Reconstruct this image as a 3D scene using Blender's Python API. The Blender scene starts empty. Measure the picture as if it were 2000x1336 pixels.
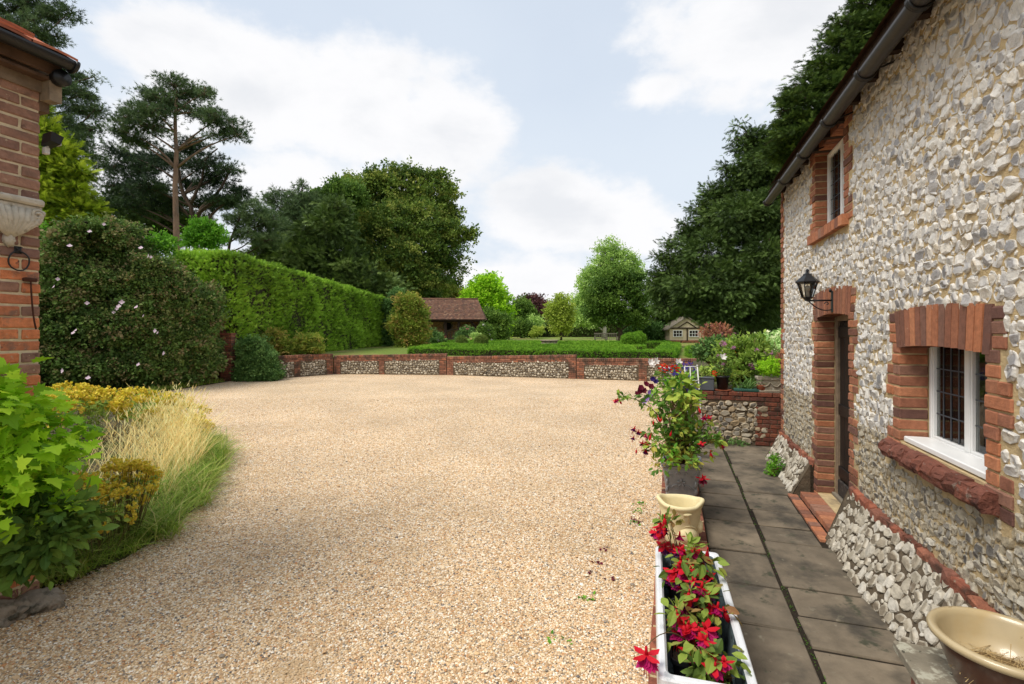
import bpy, math, random
import numpy as np
rad = math.radians
# ------------------------------------------------------------------ camera, world, sun
scn = bpy.context.scene
CH = 1.94; F = 960.0
cam_d = bpy.data.cameras.new('camera'); cam = bpy.data.objects.new('camera', cam_d)
scn.collection.objects.link(cam); scn.camera = cam
cam.location = (0, 0, CH); cam.rotation_euler = (rad(90), 0, 0)
cam_d.sensor_width = 36; cam_d.lens = F / 2000 * 36; cam_d.shift_y = -0.0125
cam_d.clip_start = 0.05; cam_d.clip_end = 3000
SUN_EL, SUN_AZ = 58.0, 240.0           # azimuth clockwise from +Y: behind the camera, to its left
w = bpy.data.worlds.new("World"); scn.world = w; w.use_nodes = True
def build_world():
    nt = w.node_tree; N = nt.nodes; L = nt.links; N.clear()
    out = N.new('ShaderNodeOutputWorld'); bg = N.new('ShaderNodeBackground')
    bg.inputs['Strength'].default_value = 0.12
    sky = N.new('ShaderNodeTexSky'); sky.sky_type = 'NISHITA'; sky.sun_disc = False
    sky.sun_elevation = rad(SUN_EL); sky.sun_rotation = rad(SUN_AZ)
    sky.air_density = 1.0; sky.dust_density = 2.5; sky.ozone_density = 1.0
    tc = N.new('ShaderNodeTexCoord')
    sep = N.new('ShaderNodeSeparateXYZ'); L.new(tc.outputs['Generated'], sep.inputs[0])
    def m(op, a, b=None, c=None, clamp=False):
        n = N.new('ShaderNodeMath'); n.operation = op; n.use_clamp = clamp
        for i, v in enumerate((a, b, c)):
            if v is None: continue
            if isinstance(v, (int, float)): n.inputs[i].default_value = v
            else: L.new(v, n.inputs[i])
        return n.outputs[0]
    def noise(scale, detail, rough, vec, dist=0):
        n = N.new('ShaderNodeTexNoise'); n.inputs['Scale'].default_value = scale
        n.inputs['Detail'].default_value = detail; n.inputs['Roughness'].default_value = rough
        n.inputs['Distortion'].default_value = dist
        L.new(vec, n.inputs['Vector']); return n.outputs['Fac']
    az = m('ARCTAN2', sep.outputs[0], sep.outputs[1]); el = m('ARCSINE', sep.outputs[2])
    mp = N.new('ShaderNodeMapping'); mp.inputs['Scale'].default_value = (1, 1, 1.7); L.new(tc.outputs['Generated'], mp.inputs[0])
    n1 = noise(3.2, 9, .56, mp.outputs[0], .25); n2 = noise(9, 8, .6, mp.outputs[0]); n3 = noise(1.7, 5, .5, mp.outputs[0])
    warp = m('ADD', m('MULTIPLY', m('SUBTRACT', n1, .5), 1.25), m('MULTIPLY', m('SUBTRACT', n2, .5), 1.15))
    acc = None
    # clouds: azimuth, elevation, half-widths (radians), weight
    for (a, e, ra, re, wt) in [(-.50, .41, .20, .12, 1), (-.30, .40, .16, .12, 1), (-.14, .38, .15, .11, 1), (-.62, .28, .12, .16, .8), (.08, .23, .15, .09, 1), (.22, .21, .13, .08, 1), (-.35, .26, .3, .1, .75),
                               (-.1, .07, .6, .12, .8), (.5, .50, .30, .13, .9), (.62, .36, .2, .12, .6), (.3, .44, .12, .05, .7), (.75, .2, .4, .3, .7),
                               (-1.3, .4, .35, .3, .8), (-2.4, .6, .8, .35, .8), (2.4, .5, .9, .4, .8), (1.5, .45, .4, .4, .6), (-.9, .7, .3, .12, .5)]:
        dx = m('DIVIDE', m('SUBTRACT', az, a), ra); dy = m('DIVIDE', m('SUBTRACT', el, e), re)
        r = m('SQRT', m('ADD', m('MULTIPLY', dx, dx), m('MULTIPLY', dy, dy)))
        v = m('MULTIPLY', m('SUBTRACT', 1.5, r), wt)
        acc = v if acc is None else m('MAXIMUM', acc, v)
    dens = m('ADD', m('MAXIMUM', acc, -.2), warp)
    def ramp(v, lo, hi):
        n = N.new('ShaderNodeMapRange'); n.interpolation_type = 'SMOOTHSTEP'; L.new(v, n.inputs[0])
        n.inputs[1].default_value = lo; n.inputs[2].default_value = hi; return n.outputs[0]
    mask = ramp(dens, .36, .84)
    veil = m('ADD', m('MULTIPLY', ramp(n3, .3, .7), .12), m('MULTIPLY', ramp(el, .5, .0), .3))
    def mix(f, a, b):
        n = N.new('ShaderNodeMix'); n.data_type = 'RGBA'
        for s, v in ((n.inputs[0], f), (n.inputs[6], a), (n.inputs[7], b)):
            if isinstance(v, (int, float)): s.default_value = v
            elif isinstance(v, tuple): s.default_value = v
            else: L.new(v, s)
        return n.outputs[2]
    c_wht = (WHITE*1.0, WHITE*1.0, WHITE*1.015, 1); c_gry = (WHITE*.80, WHITE*.825, WHITE*.87, 1)
    skyv = mix(m('ADD', veil, .78), sky.outputs[0], (WHITE*.77, WHITE*.85, WHITE*.95, 1))
    shade = ramp(m('ADD', n1, m('MULTIPLY', ramp(dens, .7, 1.9), .22)), .48, .82)
    cl = mix(m('MULTIPLY', shade, .75), c_wht, c_gry)
    col = mix(mask, skyv, cl)
    L.new(col, bg.inputs['Color']); L.new(bg.outputs[0], out.inputs[0])
WHITE = 5.15
build_world()
sun_d = bpy.data.lights.new('sun', 'SUN'); sun_d.energy = 2.1; sun_d.angle = rad(26); sun_d.color = (1, .95, .87)
sun = bpy.data.objects.new('sun', sun_d); scn.collection.objects.link(sun)
sun.rotation_euler = (rad(90 - SUN_EL), 0, rad(180 - SUN_AZ))
sun.location = (-10, -10, 30)
scn.view_settings.view_transform = 'Standard'; scn.view_settings.look = 'None'
scn.view_settings.exposure = 0.68; scn.view_settings.gamma = 1
scn.cycles.max_bounces = 6; scn.cycles.transparent_max_bounces = 12
scn.cycles.diffuse_bounces = 5
# ------------------------------------------------------------------ helpers
R = np.random.default_rng(11)
def U(a, b, n=None): return R.uniform(a, b, n)
def V3(*a): return np.array(a, float)
def P(px, py, Y):                                   # the point at depth Y seen at a pixel of the photograph
    return V3((px - 1000) / F * Y, Y, CH - (py - 643) / F * Y)
def nrm(v):
    v = np.asarray(v, float); return v / (np.linalg.norm(v, axis=-1, keepdims=True) + 1e-9)
class Fr:                                           # a wall's frame: along, outwards, up
    def __init__(s, o, ex, en): s.o = V3(*o); s.ex = nrm(V3(*ex)); s.en = nrm(V3(*en)); s.ez = V3(0, 0, 1)
    def __call__(s, x, d, z): return s.o + np.multiply.outer(x, s.ex) + np.multiply.outer(d, s.en) + np.multiply.outer(z, s.ez)
class MB:
    def __init__(s): s.V = []; s.F = []; s.T = []; s.n = 0
    def add(s, V, F, tint=.5, mi=0, smooth=False):
        V = np.asarray(V, float).reshape(-1, 3)
        t = np.empty(len(V)); t[:] = tint
        if not isinstance(F, list): F = [F]
        for f in F:
            f = np.asarray(f, int)
            if f.size: s.F.append((f + s.n, mi, smooth))
        s.V.append(V); s.T.append(t); s.n += len(V)
    def faces(s, V, polys, tint=.5, mi=0, smooth=False):
        d = {}
        for p in polys: d.setdefault(len(p), []).append(p)
        s.add(V, [np.array(v) for v in d.values()], tint, mi, smooth)
    def build(s, name, mats, parent=None, origin=None):
        V = np.concatenate(s.V) if s.V else np.zeros((0, 3)); T = np.concatenate(s.T) if s.T else np.zeros(0)
        if parent is not None:
            o, rz = parent['_o'], parent['_rz']
        else:
            o = V3(*(origin if origin is not None else ((V[:, 0].min() + V[:, 0].max()) / 2, (V[:, 1].min() + V[:, 1].max()) / 2, V[:, 2].min()))); rz = 0
        V = V - V3(*o)
        if rz:
            c_, s_ = math.cos(-rz), math.sin(-rz); V = V @ np.array([[c_, -s_, 0], [s_, c_, 0], [0, 0, 1]]).T
        me = bpy.data.meshes.new(name)
        me.vertices.add(len(V)); me.vertices.foreach_set('co', V.astype(np.float32).ravel())
        li, ls, mi, sm = [], [], [], []; st = 0
        for f, m_, smo in s.F:
            k = f.shape[1]; li.append(f.ravel()); ls.append(st + np.arange(len(f)) * k); st += f.size
            mi.append(np.full(len(f), m_)); sm.append(np.full(len(f), smo))
        li = np.concatenate(li); ls = np.concatenate(ls); mi = np.concatenate(mi); sm = np.concatenate(sm)
        me.loops.add(len(li)); me.loops.foreach_set('vertex_index', li.astype(np.int32))
        me.polygons.add(len(ls)); me.polygons.foreach_set('loop_start', ls.astype(np.int32))
        me.polygons.foreach_set('material_index', mi.astype(np.int32)); me.polygons.foreach_set('use_smooth', sm)
        a = me.attributes.new('tint', 'FLOAT', 'POINT'); a.data.foreach_set('value', T.astype(np.float32))
        me.update(calc_edges=True)
        for m_ in (mats if isinstance(mats, (list, tuple)) else [mats]): me.materials.append(m_)
        ob = bpy.data.objects.new(name, me); scn.collection.objects.link(ob)
        if parent is not None: ob.parent = parent
        else: ob.location = o
        return ob
def strip_tmp():
    for o in bpy.data.objects:
        for k in ('_o', '_rz'):
            if k in o: del o[k]
def tag(o, label=None, cat=None, group=None, kind=None):
    if label: o['label'] = label
    if cat: o['category'] = cat
    if group: o['group'] = group
    if kind: o['kind'] = kind
    return o
def thing(name, label, cat, loc=(0, 0, 0), group=None, rz=0):
    o = bpy.data.objects.new(name, None); scn.collection.objects.link(o); o.empty_display_size = .1
    o.location = tuple(float(x) for x in loc); o.rotation_euler = (0, 0, rz); o['_o'] = [float(x) for x in loc]; o['_rz'] = float(rz)
    return tag(o, label, cat, group)
def struct(name, mb, mats, label=None):
    o = mb.build(name, mats); o['kind'] = 'structure'
    if label: o['label'] = label
    return o
# ---- shapes
BOXF = np.array([[0, 3, 2, 1], [4, 5, 6, 7], [0, 1, 5, 4], [1, 2, 6, 5], [2, 3, 7, 6], [3, 0, 4, 7]])
def hexa(mb, p, tint=.5, mi=0): mb.add(np.array(p), BOXF, tint, mi)       # 8 corners: bottom four, top four
def fbox(mb, fr, x0, x1, d0, d1, z0, z1, tint=.5, mi=0):
    x = np.array([x0, x1, x1, x0, x0, x1, x1, x0]); d = np.array([d0, d0, d1, d1, d0, d0, d1, d1]); z = np.array([z0] * 4 + [z1] * 4)
    mb.add(fr(x, d, z), BOXF, tint, mi)
W0 = Fr((0, 0, 0), (1, 0, 0), (0, 1, 0))
def box(mb, a, b, tint=.5, mi=0): fbox(mb, W0, a[0], b[0], a[1], b[1], a[2], b[2], tint, mi)
def cbox(mb, fr, x0, x1, d0, d1, z0, z1, c=.006, tint=.5, mi=0, jit=0):   # box with chamfered edges
    xs = (x0, x1); ds = (d0, d1); zs = (z0, z1); V = []; idx = {}
    for i in (0, 1):
        for j in (0, 1):
            for k in (0, 1):
                sx, sd, sz = (1, -1)[i], (1, -1)[j], (1, -1)[k]
                for ax in range(3):
                    p = [xs[i] + sx * c, ds[j] + sd * c, zs[k] + sz * c]
                    p[ax] = (xs[i], ds[j], zs[k])[ax]
                    idx[(i, j, k, ax)] = len(V); V.append(p)
    V = np.array(V)
    if jit: V = V + U(-jit, jit, V.shape)
    q = []
    for i in (0, 1):
        q.append([idx[(i, 0, 0, 0)], idx[(i, 1, 0, 0)], idx[(i, 1, 1, 0)], idx[(i, 0, 1, 0)]][::1 if i else -1])
        q.append([idx[(0, i, 0, 1)], idx[(1, i, 0, 1)], idx[(1, i, 1, 1)], idx[(0, i, 1, 1)]][::-1 if i else 1])
        q.append([idx[(0, 0, i, 2)], idx[(1, 0, i, 2)], idx[(1, 1, i, 2)], idx[(0, 1, i, 2)]][::1 if i else -1])
    for a, b in ((0, 0), (0, 1), (1, 0), (1, 1)):
        e = [idx[(0, a, b, 1)], idx[(1, a, b, 1)], idx[(1, a, b, 2)], idx[(0, a, b, 2)]]; q.append(e)
        e = [idx[(a, 0, b, 0)], idx[(a, 1, b, 0)], idx[(a, 1, b, 2)], idx[(a, 0, b, 2)]]; q.append(e)
        e = [idx[(a, b, 0, 0)], idx[(a, b, 1, 0)], idx[(a, b, 1, 1)], idx[(a, b, 0, 1)]]; q.append(e)
    tr = [[idx[(i, j, k, a)] for a in range(3)] for i in (0, 1) for j in (0, 1) for k in (0, 1)]
    mb.add(fr(V[:, 0], V[:, 1], V[:, 2]), [np.array(q), np.array(tr)], tint, mi)
def tube(mb, pts, rads, n=8, tint=.5, mi=0, smooth=True, cap=True):
    pts = np.asarray(pts, float); k = len(pts); rads = np.broadcast_to(np.asarray(rads, float), (k,))
    T = nrm(np.gradient(pts, axis=0)); ref = V3(0, 0, 1) if abs(T[0][2]) < .9 else V3(1, 0, 0)
    A = nrm(np.cross(T, ref)); 
    for i in range(1, k):
        a = A[i - 1] - T[i] * np.dot(A[i - 1], T[i]); A[i] = nrm(a)
    Bn = np.cross(T, A); th = np.linspace(0, 2 * math.pi, n, endpoint=False)
    V = pts[:, None, :] + rads[:, None, None] * (np.cos(th)[None, :, None] * A[:, None, :] + np.sin(th)[None, :, None] * Bn[:, None, :])
    i = np.arange(k - 1)[:, None]; j = np.arange(n)[None, :]; j2 = (j + 1) % n
    Fq = np.stack([i * n + j, i * n + j2, (i + 1) * n + j2, (i + 1) * n + j], -1).reshape(-1, 4)
    fs = [Fq]
    if cap: fs.append(np.array([list(range(n))[::-1], [(k - 1) * n + q for q in range(n)]]))
    mb.add(V.reshape(-1, 3), fs, tint, mi, smooth)
def lathe(mb, c, prof, n=24, tint=.5, mi=0, smooth=True, fn=None, sx=1, sy=1, rz=0):
    prof = np.array(prof, float); th = np.linspace(0, 2 * math.pi, n, endpoint=False) ; k = len(prof)
    r = prof[:, 0][:, None] * np.ones(n); z = prof[:, 1][:, None] * np.ones(n); TH = np.ones((k, 1)) * th
    if fn: r, z = fn(r, z, TH)
    x = r * np.cos(TH) * sx; y = r * np.sin(TH) * sy
    if rz: x, y = x * math.cos(rz) - y * math.sin(rz), x * math.sin(rz) + y * math.cos(rz)
    V = np.stack([x, y, z], -1).reshape(-1, 3) + V3(*c)
    i = np.arange(k - 1)[:, None]; j = np.arange(n)[None, :]; j2 = (j + 1) % n
    Fq = np.stack([i * n + j, i * n + j2, (i + 1) * n + j2, (i + 1) * n + j], -1).reshape(-1, 4)
    mb.add(V, Fq, tint, mi, smooth)
def ico():
    t = (1 + 5 ** .5) / 2
    V = nrm(np.array([(-1, t, 0), (1, t, 0), (-1, -t, 0), (1, -t, 0), (0, -1, t), (0, 1, t), (0, -1, -t), (0, 1, -t), (t, 0, -1), (t, 0, 1), (-t, 0, -1), (-t, 0, 1)]))
    Fc = [(0, 11, 5), (0, 5, 1), (0, 1, 7), (0, 7, 10), (0, 10, 11), (1, 5, 9), (5, 11, 4), (11, 10, 2), (10, 7, 6), (7, 1, 8), (3, 9, 4), (3, 4, 2), (3, 2, 6), (3, 6, 8), (3, 8, 9), (4, 9, 5), (2, 4, 11), (6, 2, 10), (8, 6, 7), (9, 8, 1)]
    return V, np.array(Fc)
def subdiv(V, Fc, n):
    for _ in range(n):
        V = list(map(tuple, V)); d = {}; nf = []
        def mid(a, b):
            k = (min(a, b), max(a, b))
            if k not in d:
                m = nrm((np.array(V[a]) + np.array(V[b])) / 2); V.append(tuple(m)); d[k] = len(V) - 1
            return d[k]
        for a, b, c in Fc:
            ab, bc, ca = mid(a, b), mid(b, c), mid(c, a); nf += [(a, ab, ca), (b, bc, ab), (c, ca, bc), (ab, bc, ca)]
        V = np.array(V); Fc = np.array(nf)
    return V, Fc
ICO0 = ico(); ICO1 = subdiv(*ICO0, 1); ICO2 = subdiv(*ICO0, 2); ICO3 = subdiv(*ICO0, 3)
def wob(V, amp, freq, seed=0):                     # smooth pseudo-noise along directions
    rr = np.random.default_rng(seed); s = np.zeros(len(V))
    for k in range(7):
        d = rr.normal(size=3); s += np.sin(V @ d * freq * (1 + k * .45) + rr.uniform(0, 6.3)) / (1 + k * .35)
    return s * amp / 2.2
def lump(mb, c, rads, amp=.1, freq=2.5, seed=0, lv=2, tint=.5, mi=0, smooth=True, fr=None):
    V, Fc = (ICO0, ICO1, ICO2, ICO3)[lv]
    S = V * (1 + wob(V, amp, freq, seed))[:, None] * np.array(rads)
    if fr is not None: S = np.outer(S[:, 0], fr.ex) + np.outer(S[:, 1], fr.en) + np.outer(S[:, 2], fr.ez)
    mb.add(S + np.array(c), Fc, tint, mi, smooth)
# ---- foliage templates: x across, y along, z normal
def t_leaf(w=.32, bend=.12):
    return np.array([(0, 0, 0), (w, .5, bend), (0, 1, 0), (-w, .5, bend)]), [np.array([[0, 1, 2, 3]])]
def t_oval(w=.28):
    V = np.array([(0, 0, 0), (w * .8, .28, .05), (w, .55, .03), (w * .5, .85, -.05), (0, 1, -.12), (-w * .5, .85, -.05), (-w, .55, .03), (-w * .8, .28, .05), (0, .45, -.03)])
    return V, [np.array([[8, k, (k + 1) % 8] for k in range(8)])]
def t_lobed():
    pts = [(0, 0), (.16, .1), (.42, .02), (.33, .22), (.62, .3), (.40, .42), (.52, .62), (.25, .58), (.2, .78), (0, 1.05)]
    pts = pts + [(-x, y) for x, y in pts[-2:0:-1]]
    V = [(x, y, .10 * abs(x) - .16 * y * y) for x, y in pts] + [(0, .42, -.03)]
    n = len(pts); return np.array(V), [np.array([[i, (i + 1) % n, n] for i in range(n)])]
def merge(parts):
    V, Fd, n = [], {}, 0
    for v, fs in parts:
        V.append(v)
        for f in fs: Fd.setdefault(f.shape[1], []).append(f + n)
        n += len(v)
    return np.concatenate(V), [np.concatenate(f) for f in Fd.values()]
def t_bunch(seed, k=6, w=.34, spread=.55, ls=.55):           # a twig end with several leaves
    rr = np.random.default_rng(seed); parts = []
    lv, lf = t_leaf(w)
    for i in range(k):
        D = nrm(rr.normal(size=3) * (1, .9, .55) + (0, .5, 0)); Nn = nrm(np.cross(D, rr.normal(size=3))); X = np.cross(D, Nn)
        if Nn[2] < 0: Nn = -Nn
        p = rr.uniform(-spread, spread, 3) * (1, 1, .5) + (0, .3, 0)
        s = rr.uniform(.7, 1.2) * ls
        parts.append((p + s * (lv[:, :1] * X + lv[:, 1:2] * D + lv[:, 2:] * Nn), lf))
    return merge(parts)
def t_tuft(seed, k=12, w=.035):                              # pine needles round a shoot
    rr = np.random.default_rng(seed); parts = []
    for i in range(k):
        D = nrm(rr.normal(size=3) + (0, .9, .25)); X = nrm(np.cross(D, rr.normal(size=3)))
        b = V3(0, rr.uniform(0, .45), 0)
        parts.append((np.array([b - X * w, b + X * w, b + D * rr.uniform(.55, .9)]), [np.array([[0, 1, 2]])]))
    return merge(parts)
def t_spray(seed, k=8, w=.06, up=.0):                       # flat conifer frond
    rr = np.random.default_rng(seed); parts = [(np.array([(-.03, 0, 0), (.03, 0, 0), (0, 1, -.08)]), [np.array([[0, 1, 2]])])]
    for i in range(k):
        y = .08 + .8 * i / k
        for sgn in (-1, 1):
            a = rr.uniform(.55, .95) ; L_ = (.5 - .3 * i / k) * rr.uniform(.75, 1.2)
            D = V3(sgn * math.sin(a), math.cos(a), rr.uniform(-.15, .2) + up); X = V3(math.cos(a), -sgn * math.sin(a), 0) * w * .6
            b = V3(0, y, -.08 * y * y)
            parts.append((np.array([b - X, b + X, b + D * L_]), [np.array([[0, 1, 2]])]))
    return merge(parts)
def t_blade(seg=4, w=.02, curl=.35):
    V = []
    for i in range(seg):
        t = i / seg; V += [(-w * (1 - t * .7), t * (1 - curl * t * .3), curl * t * t), (w * (1 - t * .7), t * (1 - curl * t * .3), curl * t * t)]
    V.append((0, 1 - curl * .3, curl)); Fq = [[2 * i, 2 * i + 1, 2 * i + 3, 2 * i + 2] for i in range(seg - 1)]
    return np.array(V), [np.array(Fq), np.array([[2 * seg - 2, 2 * seg - 1, 2 * seg]])]
def scatter(mb, tmpls, Pos, D, Nn, S, tint, mi=0, smooth=False):
    if isinstance(tmpls, tuple): tmpls = [tmpls]
    n = len(Pos); D = nrm(D); Nn = nrm(Nn - D * np.sum(Nn * D, 1, keepdims=True)); X = np.cross(D, Nn)
    S = np.broadcast_to(S, (n,)); tint = np.broadcast_to(tint, (n,)); which = R.integers(0, len(tmpls), n)
    for k, (tv, tf) in enumerate(tmpls):
        I = np.where(which == k)[0]
        if not len(I): continue
        s = S[I][:, None, None]
        V = Pos[I][:, None, :] + s * (tv[None, :, 0:1] * X[I][:, None, :] + tv[None, :, 1:2] * D[I][:, None, :] + tv[None, :, 2:3] * Nn[I][:, None, :])
        off = np.arange(len(I))[:, None, None] * len(tv)
        mb.add(V.reshape(-1, 3), [(f[None] + off).reshape(-1, f.shape[1]) for f in tf], np.repeat(tint[I], len(tv)), mi, smooth)
TB = [t_bunch(i) for i in range(6)]; TT = [t_tuft(i, 11, .05) for i in range(5)]; TS = [t_spray(i) for i in range(5)]; TO = [t_oval()]; TL = [t_lobed()]
TBs = [t_bunch(20 + i, 5, .22, .5, .6) for i in range(4)]
def in_ball(n, p=.45):
    return nrm(R.normal(size=(n, 3))) * (U(0, 1, n) ** p)[:, None]
def crown(mb, blobs, per_m2, rc, m, tm, size, flat=.6, out=.9, up=.6, tint=(0, 1), droop=0, jitter=.25, shell=.42, mi=0):
    """leaf clumps through the volume of several ellipsoids; blobs = (centre, radii)"""
    cl = []
    for c, r in blobs:
        r = np.array(r, float); a = 4 * math.pi * ((r[0] * r[1]) ** 1.6 / 3 + (r[0] * r[2]) ** 1.6 / 3 + (r[1] * r[2]) ** 1.6 / 3) ** (1 / 1.6)
        n = max(2, int(a * per_m2)); q = in_ball(n, shell); rr = 1 + wob(nrm(q), .16, 3.2, int(abs(c[0] * 97)) % 999)
        C = np.array(c) + q * r * rr[:, None]; ct = U(tint[0], tint[1], n); od = nrm(q * r / (r ** 2).mean() ** .5)
        k = m; Pn = R.normal(size=(n, k, 3)) * .5 * np.array((1, 1, flat)) * (rc * U(.6, 1.35, n))[:, None, None]
        Ps = (C[:, None, :] + Pn).reshape(-1, 3)
        D = (od[:, None, :] * out + nrm(Pn) * .8 + R.normal(size=(n, k, 3)) * .45).reshape(-1, 3); D[:, 2] -= droop
        Nn = R.normal(size=(n * k, 3)) * .5 + V3(0, 0, up) + np.repeat(od, k, 0) * .4
        tt = np.clip(np.repeat(ct, k) + R.normal(size=n * k) * jitter * .5, 0, 1)
        scatter(mb, tm, Ps, D, Nn, size * U(.65, 1.3, n * k), tt, mi)
        cl.append(C)
    return cl
def bez(a, b, bow, n=6, sag=0):
    a, b = np.array(a, float), np.array(b, float); t = np.linspace(0, 1, n)[:, None]
    return a + (b - a) * t + np.array(bow)[None] * (4 * t * (1 - t)) + V3(0, 0, -sag) * t * t
def limbs(mb, trunk, rads, targets, r0=.1, twigs=None, n=6, seed=0):
    """limbs from the trunk line up to each target, leaving it lower than the target"""
    tr = np.array(trunk, float)
    for c in targets:
        c = np.array(c, float); dh = np.linalg.norm((c - tr)[:, :2], axis=1); want = c[2] - np.maximum(dh * .55, .2)
        i = int(np.argmin(np.abs(tr[:, 2] - want))); a = tr[i]
        L_ = np.linalg.norm(c - a); bow = R.normal(size=3) * L_ * .06 + V3(0, 0, L_ * .05)
        r = min(rads[i] * .6, r0 * (.5 + L_ * .12)); pts = bez(a, c, bow, n)
        tube(mb, pts, np.linspace(r, r * .25, n), 6)
    if twigs is not None:
        T = np.array(targets)
        for C in twigs:
            for q in C[:: max(1, len(C) // 26)]:
                a = T[np.argmin(np.linalg.norm(T - q, axis=1))]; tube(mb, bez(a, q, R.normal(size=3) * .08, 4), np.linspace(r0 * .22, r0 * .07, 4), 4)
def trunk_line(pts, k=14):
    pts = np.array(pts, float); d = np.r_[0, np.cumsum(np.linalg.norm(np.diff(pts, axis=0), axis=1))]; t = np.linspace(0, d[-1], k)
    return np.stack([np.interp(t, d, pts[:, i]) for i in range(3)], 1)
# ---- materials
def lin(c):
    return tuple((x / 255 / 12.92 if x <= 10.3 else ((x / 255 + .055) / 1.055) ** 2.4) for x in c) + (1,)
def pmat(name, cols, rough=.85, nscale=0, namt=.0, bscale=0, bstr=0, bdist=.01, spec=.3, transl=0, metal=0, coat=0, blot=None, detail=5, stretch=None, bvor=False, mixcol=None):
    """cols: sRGB stops read by the per-piece 'tint' attribute; noise varies them; blot=(scale, lo, hi, colour) lays patches of another colour"""
    m = bpy.data.materials.new(name); m.use_nodes = True; nt = m.node_tree; N = nt.nodes; L = nt.links
    b = N['Principled BSDF']; b.inputs['Roughness'].default_value = rough; b.inputs['Specular IOR Level'].default_value = spec
    b.inputs['Metallic'].default_value = metal; b.inputs['Coat Weight'].default_value = coat
    at = N.new('ShaderNodeAttribute'); at.attribute_name = 'tint'
    rp = N.new('ShaderNodeValToRGB'); e = rp.color_ramp.elements
    k = len(cols); e[0].color = lin(cols[0]); e[0].position = 0; e[1].color = lin(cols[-1]); e[1].position = 1
    for i in range(1, k - 1): x = e.new(i / (k - 1)); x.color = lin(cols[i])
    L.new(at.outputs['Fac'], rp.inputs[0]); col = rp.outputs[0]
    tc = N.new('ShaderNodeTexCoord'); vec = tc.outputs['Object']
    if stretch:
        mp = N.new('ShaderNodeMapping'); mp.inputs['Scale'].default_value = stretch; L.new(vec, mp.inputs[0]); vec = mp.outputs[0]
    def noise(sc, det=detail, ro=.6):
        n = N.new('ShaderNodeTexNoise'); n.inputs['Scale'].default_value = sc; n.inputs['Detail'].default_value = det; n.inputs['Roughness'].default_value = ro
        L.new(vec, n.inputs['Vector']); return n.outputs['Fac']
    if nscale:
        mr = N.new('ShaderNodeMapRange'); L.new(noise(nscale), mr.inputs[0]); mr.inputs[1].default_value = .3; mr.inputs[2].default_value = .7
        mr.inputs[3].default_value = 1 - namt; mr.inputs[4].default_value = 1 + namt
        mu = N.new('ShaderNodeMix'); mu.data_type = 'RGBA'; mu.blend_type = 'MULTIPLY'; mu.inputs[0].default_value = 1
        cmb = N.new('ShaderNodeCombineColor'); [L.new(mr.outputs[0], cmb.inputs[i]) for i in range(3)]
        L.new(col, mu.inputs[6]); L.new(cmb.outputs[0], mu.inputs[7]); col = mu.outputs[2]
    for bl in ([blot] if isinstance(blot, tuple) else (blot or [])):
        mr = N.new('ShaderNodeMapRange'); mr.interpolation_type = 'SMOOTHSTEP'; L.new(noise(bl[0]), mr.inputs[0]); mr.inputs[1].default_value = bl[1]; mr.inputs[2].default_value = bl[2]
        mx = N.new('ShaderNodeMix'); mx.data_type = 'RGBA'; L.new(mr.outputs[0], mx.inputs[0]); L.new(col, mx.inputs[6]); mx.inputs[7].default_value = lin(bl[3]); col = mx.outputs[2]
    L.new(col, b.inputs['Base Color'])
    if bscale:
        if bvor:
            n = N.new('ShaderNodeTexVoronoi'); n.inputs['Scale'].default_value = bscale; L.new(vec, n.inputs['Vector']); h = n.outputs['Distance']
        else: h = noise(bscale, 6)
        bp = N.new('ShaderNodeBump'); bp.inputs['Strength'].default_value = bstr; bp.inputs['Distance'].default_value = bdist
        L.new(h, bp.inputs['Height']); L.new(bp.outputs[0], b.inputs['Normal'])
    if transl:
        tr = N.new('ShaderNodeBsdfTranslucent'); L.new(col, tr.inputs[0]); mx = N.new('ShaderNodeMixShader'); mx.inputs[0].default_value = transl
        L.new(b.outputs[0], mx.inputs[1]); L.new(tr.outputs[0], mx.inputs[2]); L.new(mx.outputs[0], N['Material Output'].inputs[0])
    return m
def glassmat(name, tintc=(.9, .93, .92), dens=.08):
    m = bpy.data.materials.new(name); m.use_nodes = True; nt = m.node_tree; N = nt.nodes; L = nt.links; N.remove(N['Principled BSDF'])
    g = N.new('ShaderNodeBsdfGlossy'); g.inputs['Roughness'].default_value = .03; t = N.new('ShaderNodeBsdfTransparent'); t.inputs[0].default_value = tintc + (1,)
    f = N.new('ShaderNodeFresnel'); f.inputs[0].default_value = 1.5; mx = N.new('ShaderNodeMixShader')
    L.new(f.outputs[0], mx.inputs[0]); L.new(t.outputs[0], mx.inputs[1]); L.new(g.outputs[0], mx.inputs[2]); L.new(mx.outputs[0], N['Material Output'].inputs[0])
    return m
M = {}
M['mortar'] = pmat('lime_mortar', [(186, 164, 124)], .95, 14, .2, 60, .8, .012, blot=(3, .5, .7, (140, 124, 98)))
M['mortar_dark'] = pmat('dark_mortar', [(92, 80, 64)], .95, 14, .3, 50, .8, .015)
M['flint'] = pmat('flint', [(122, 121, 122), (156, 153, 152), (180, 177, 173), (194, 190, 184), (203, 199, 191), (212, 207, 198), (188, 172, 144)], .55, 22, .22, 55, .6, .012, spec=.5, blot=(26, .6, .72, (118, 118, 122)))
M['flint_low'] = pmat('weathered_flint', [(78, 74, 70), (132, 126, 116), (176, 168, 150), (150, 136, 110), (196, 190, 176)], .6, 24, .25, 55, .6, .012, spec=.45, blot=(24, .55, .7, (92, 88, 84)))
M['flint_white'] = pmat('white_cobble_flint', [(110, 98, 82), (152, 142, 124), (178, 170, 154), (196, 190, 178)], .7, 18, .25, 50, .6, .012, blot=(20, .6, .75, (140, 132, 120)))
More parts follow.
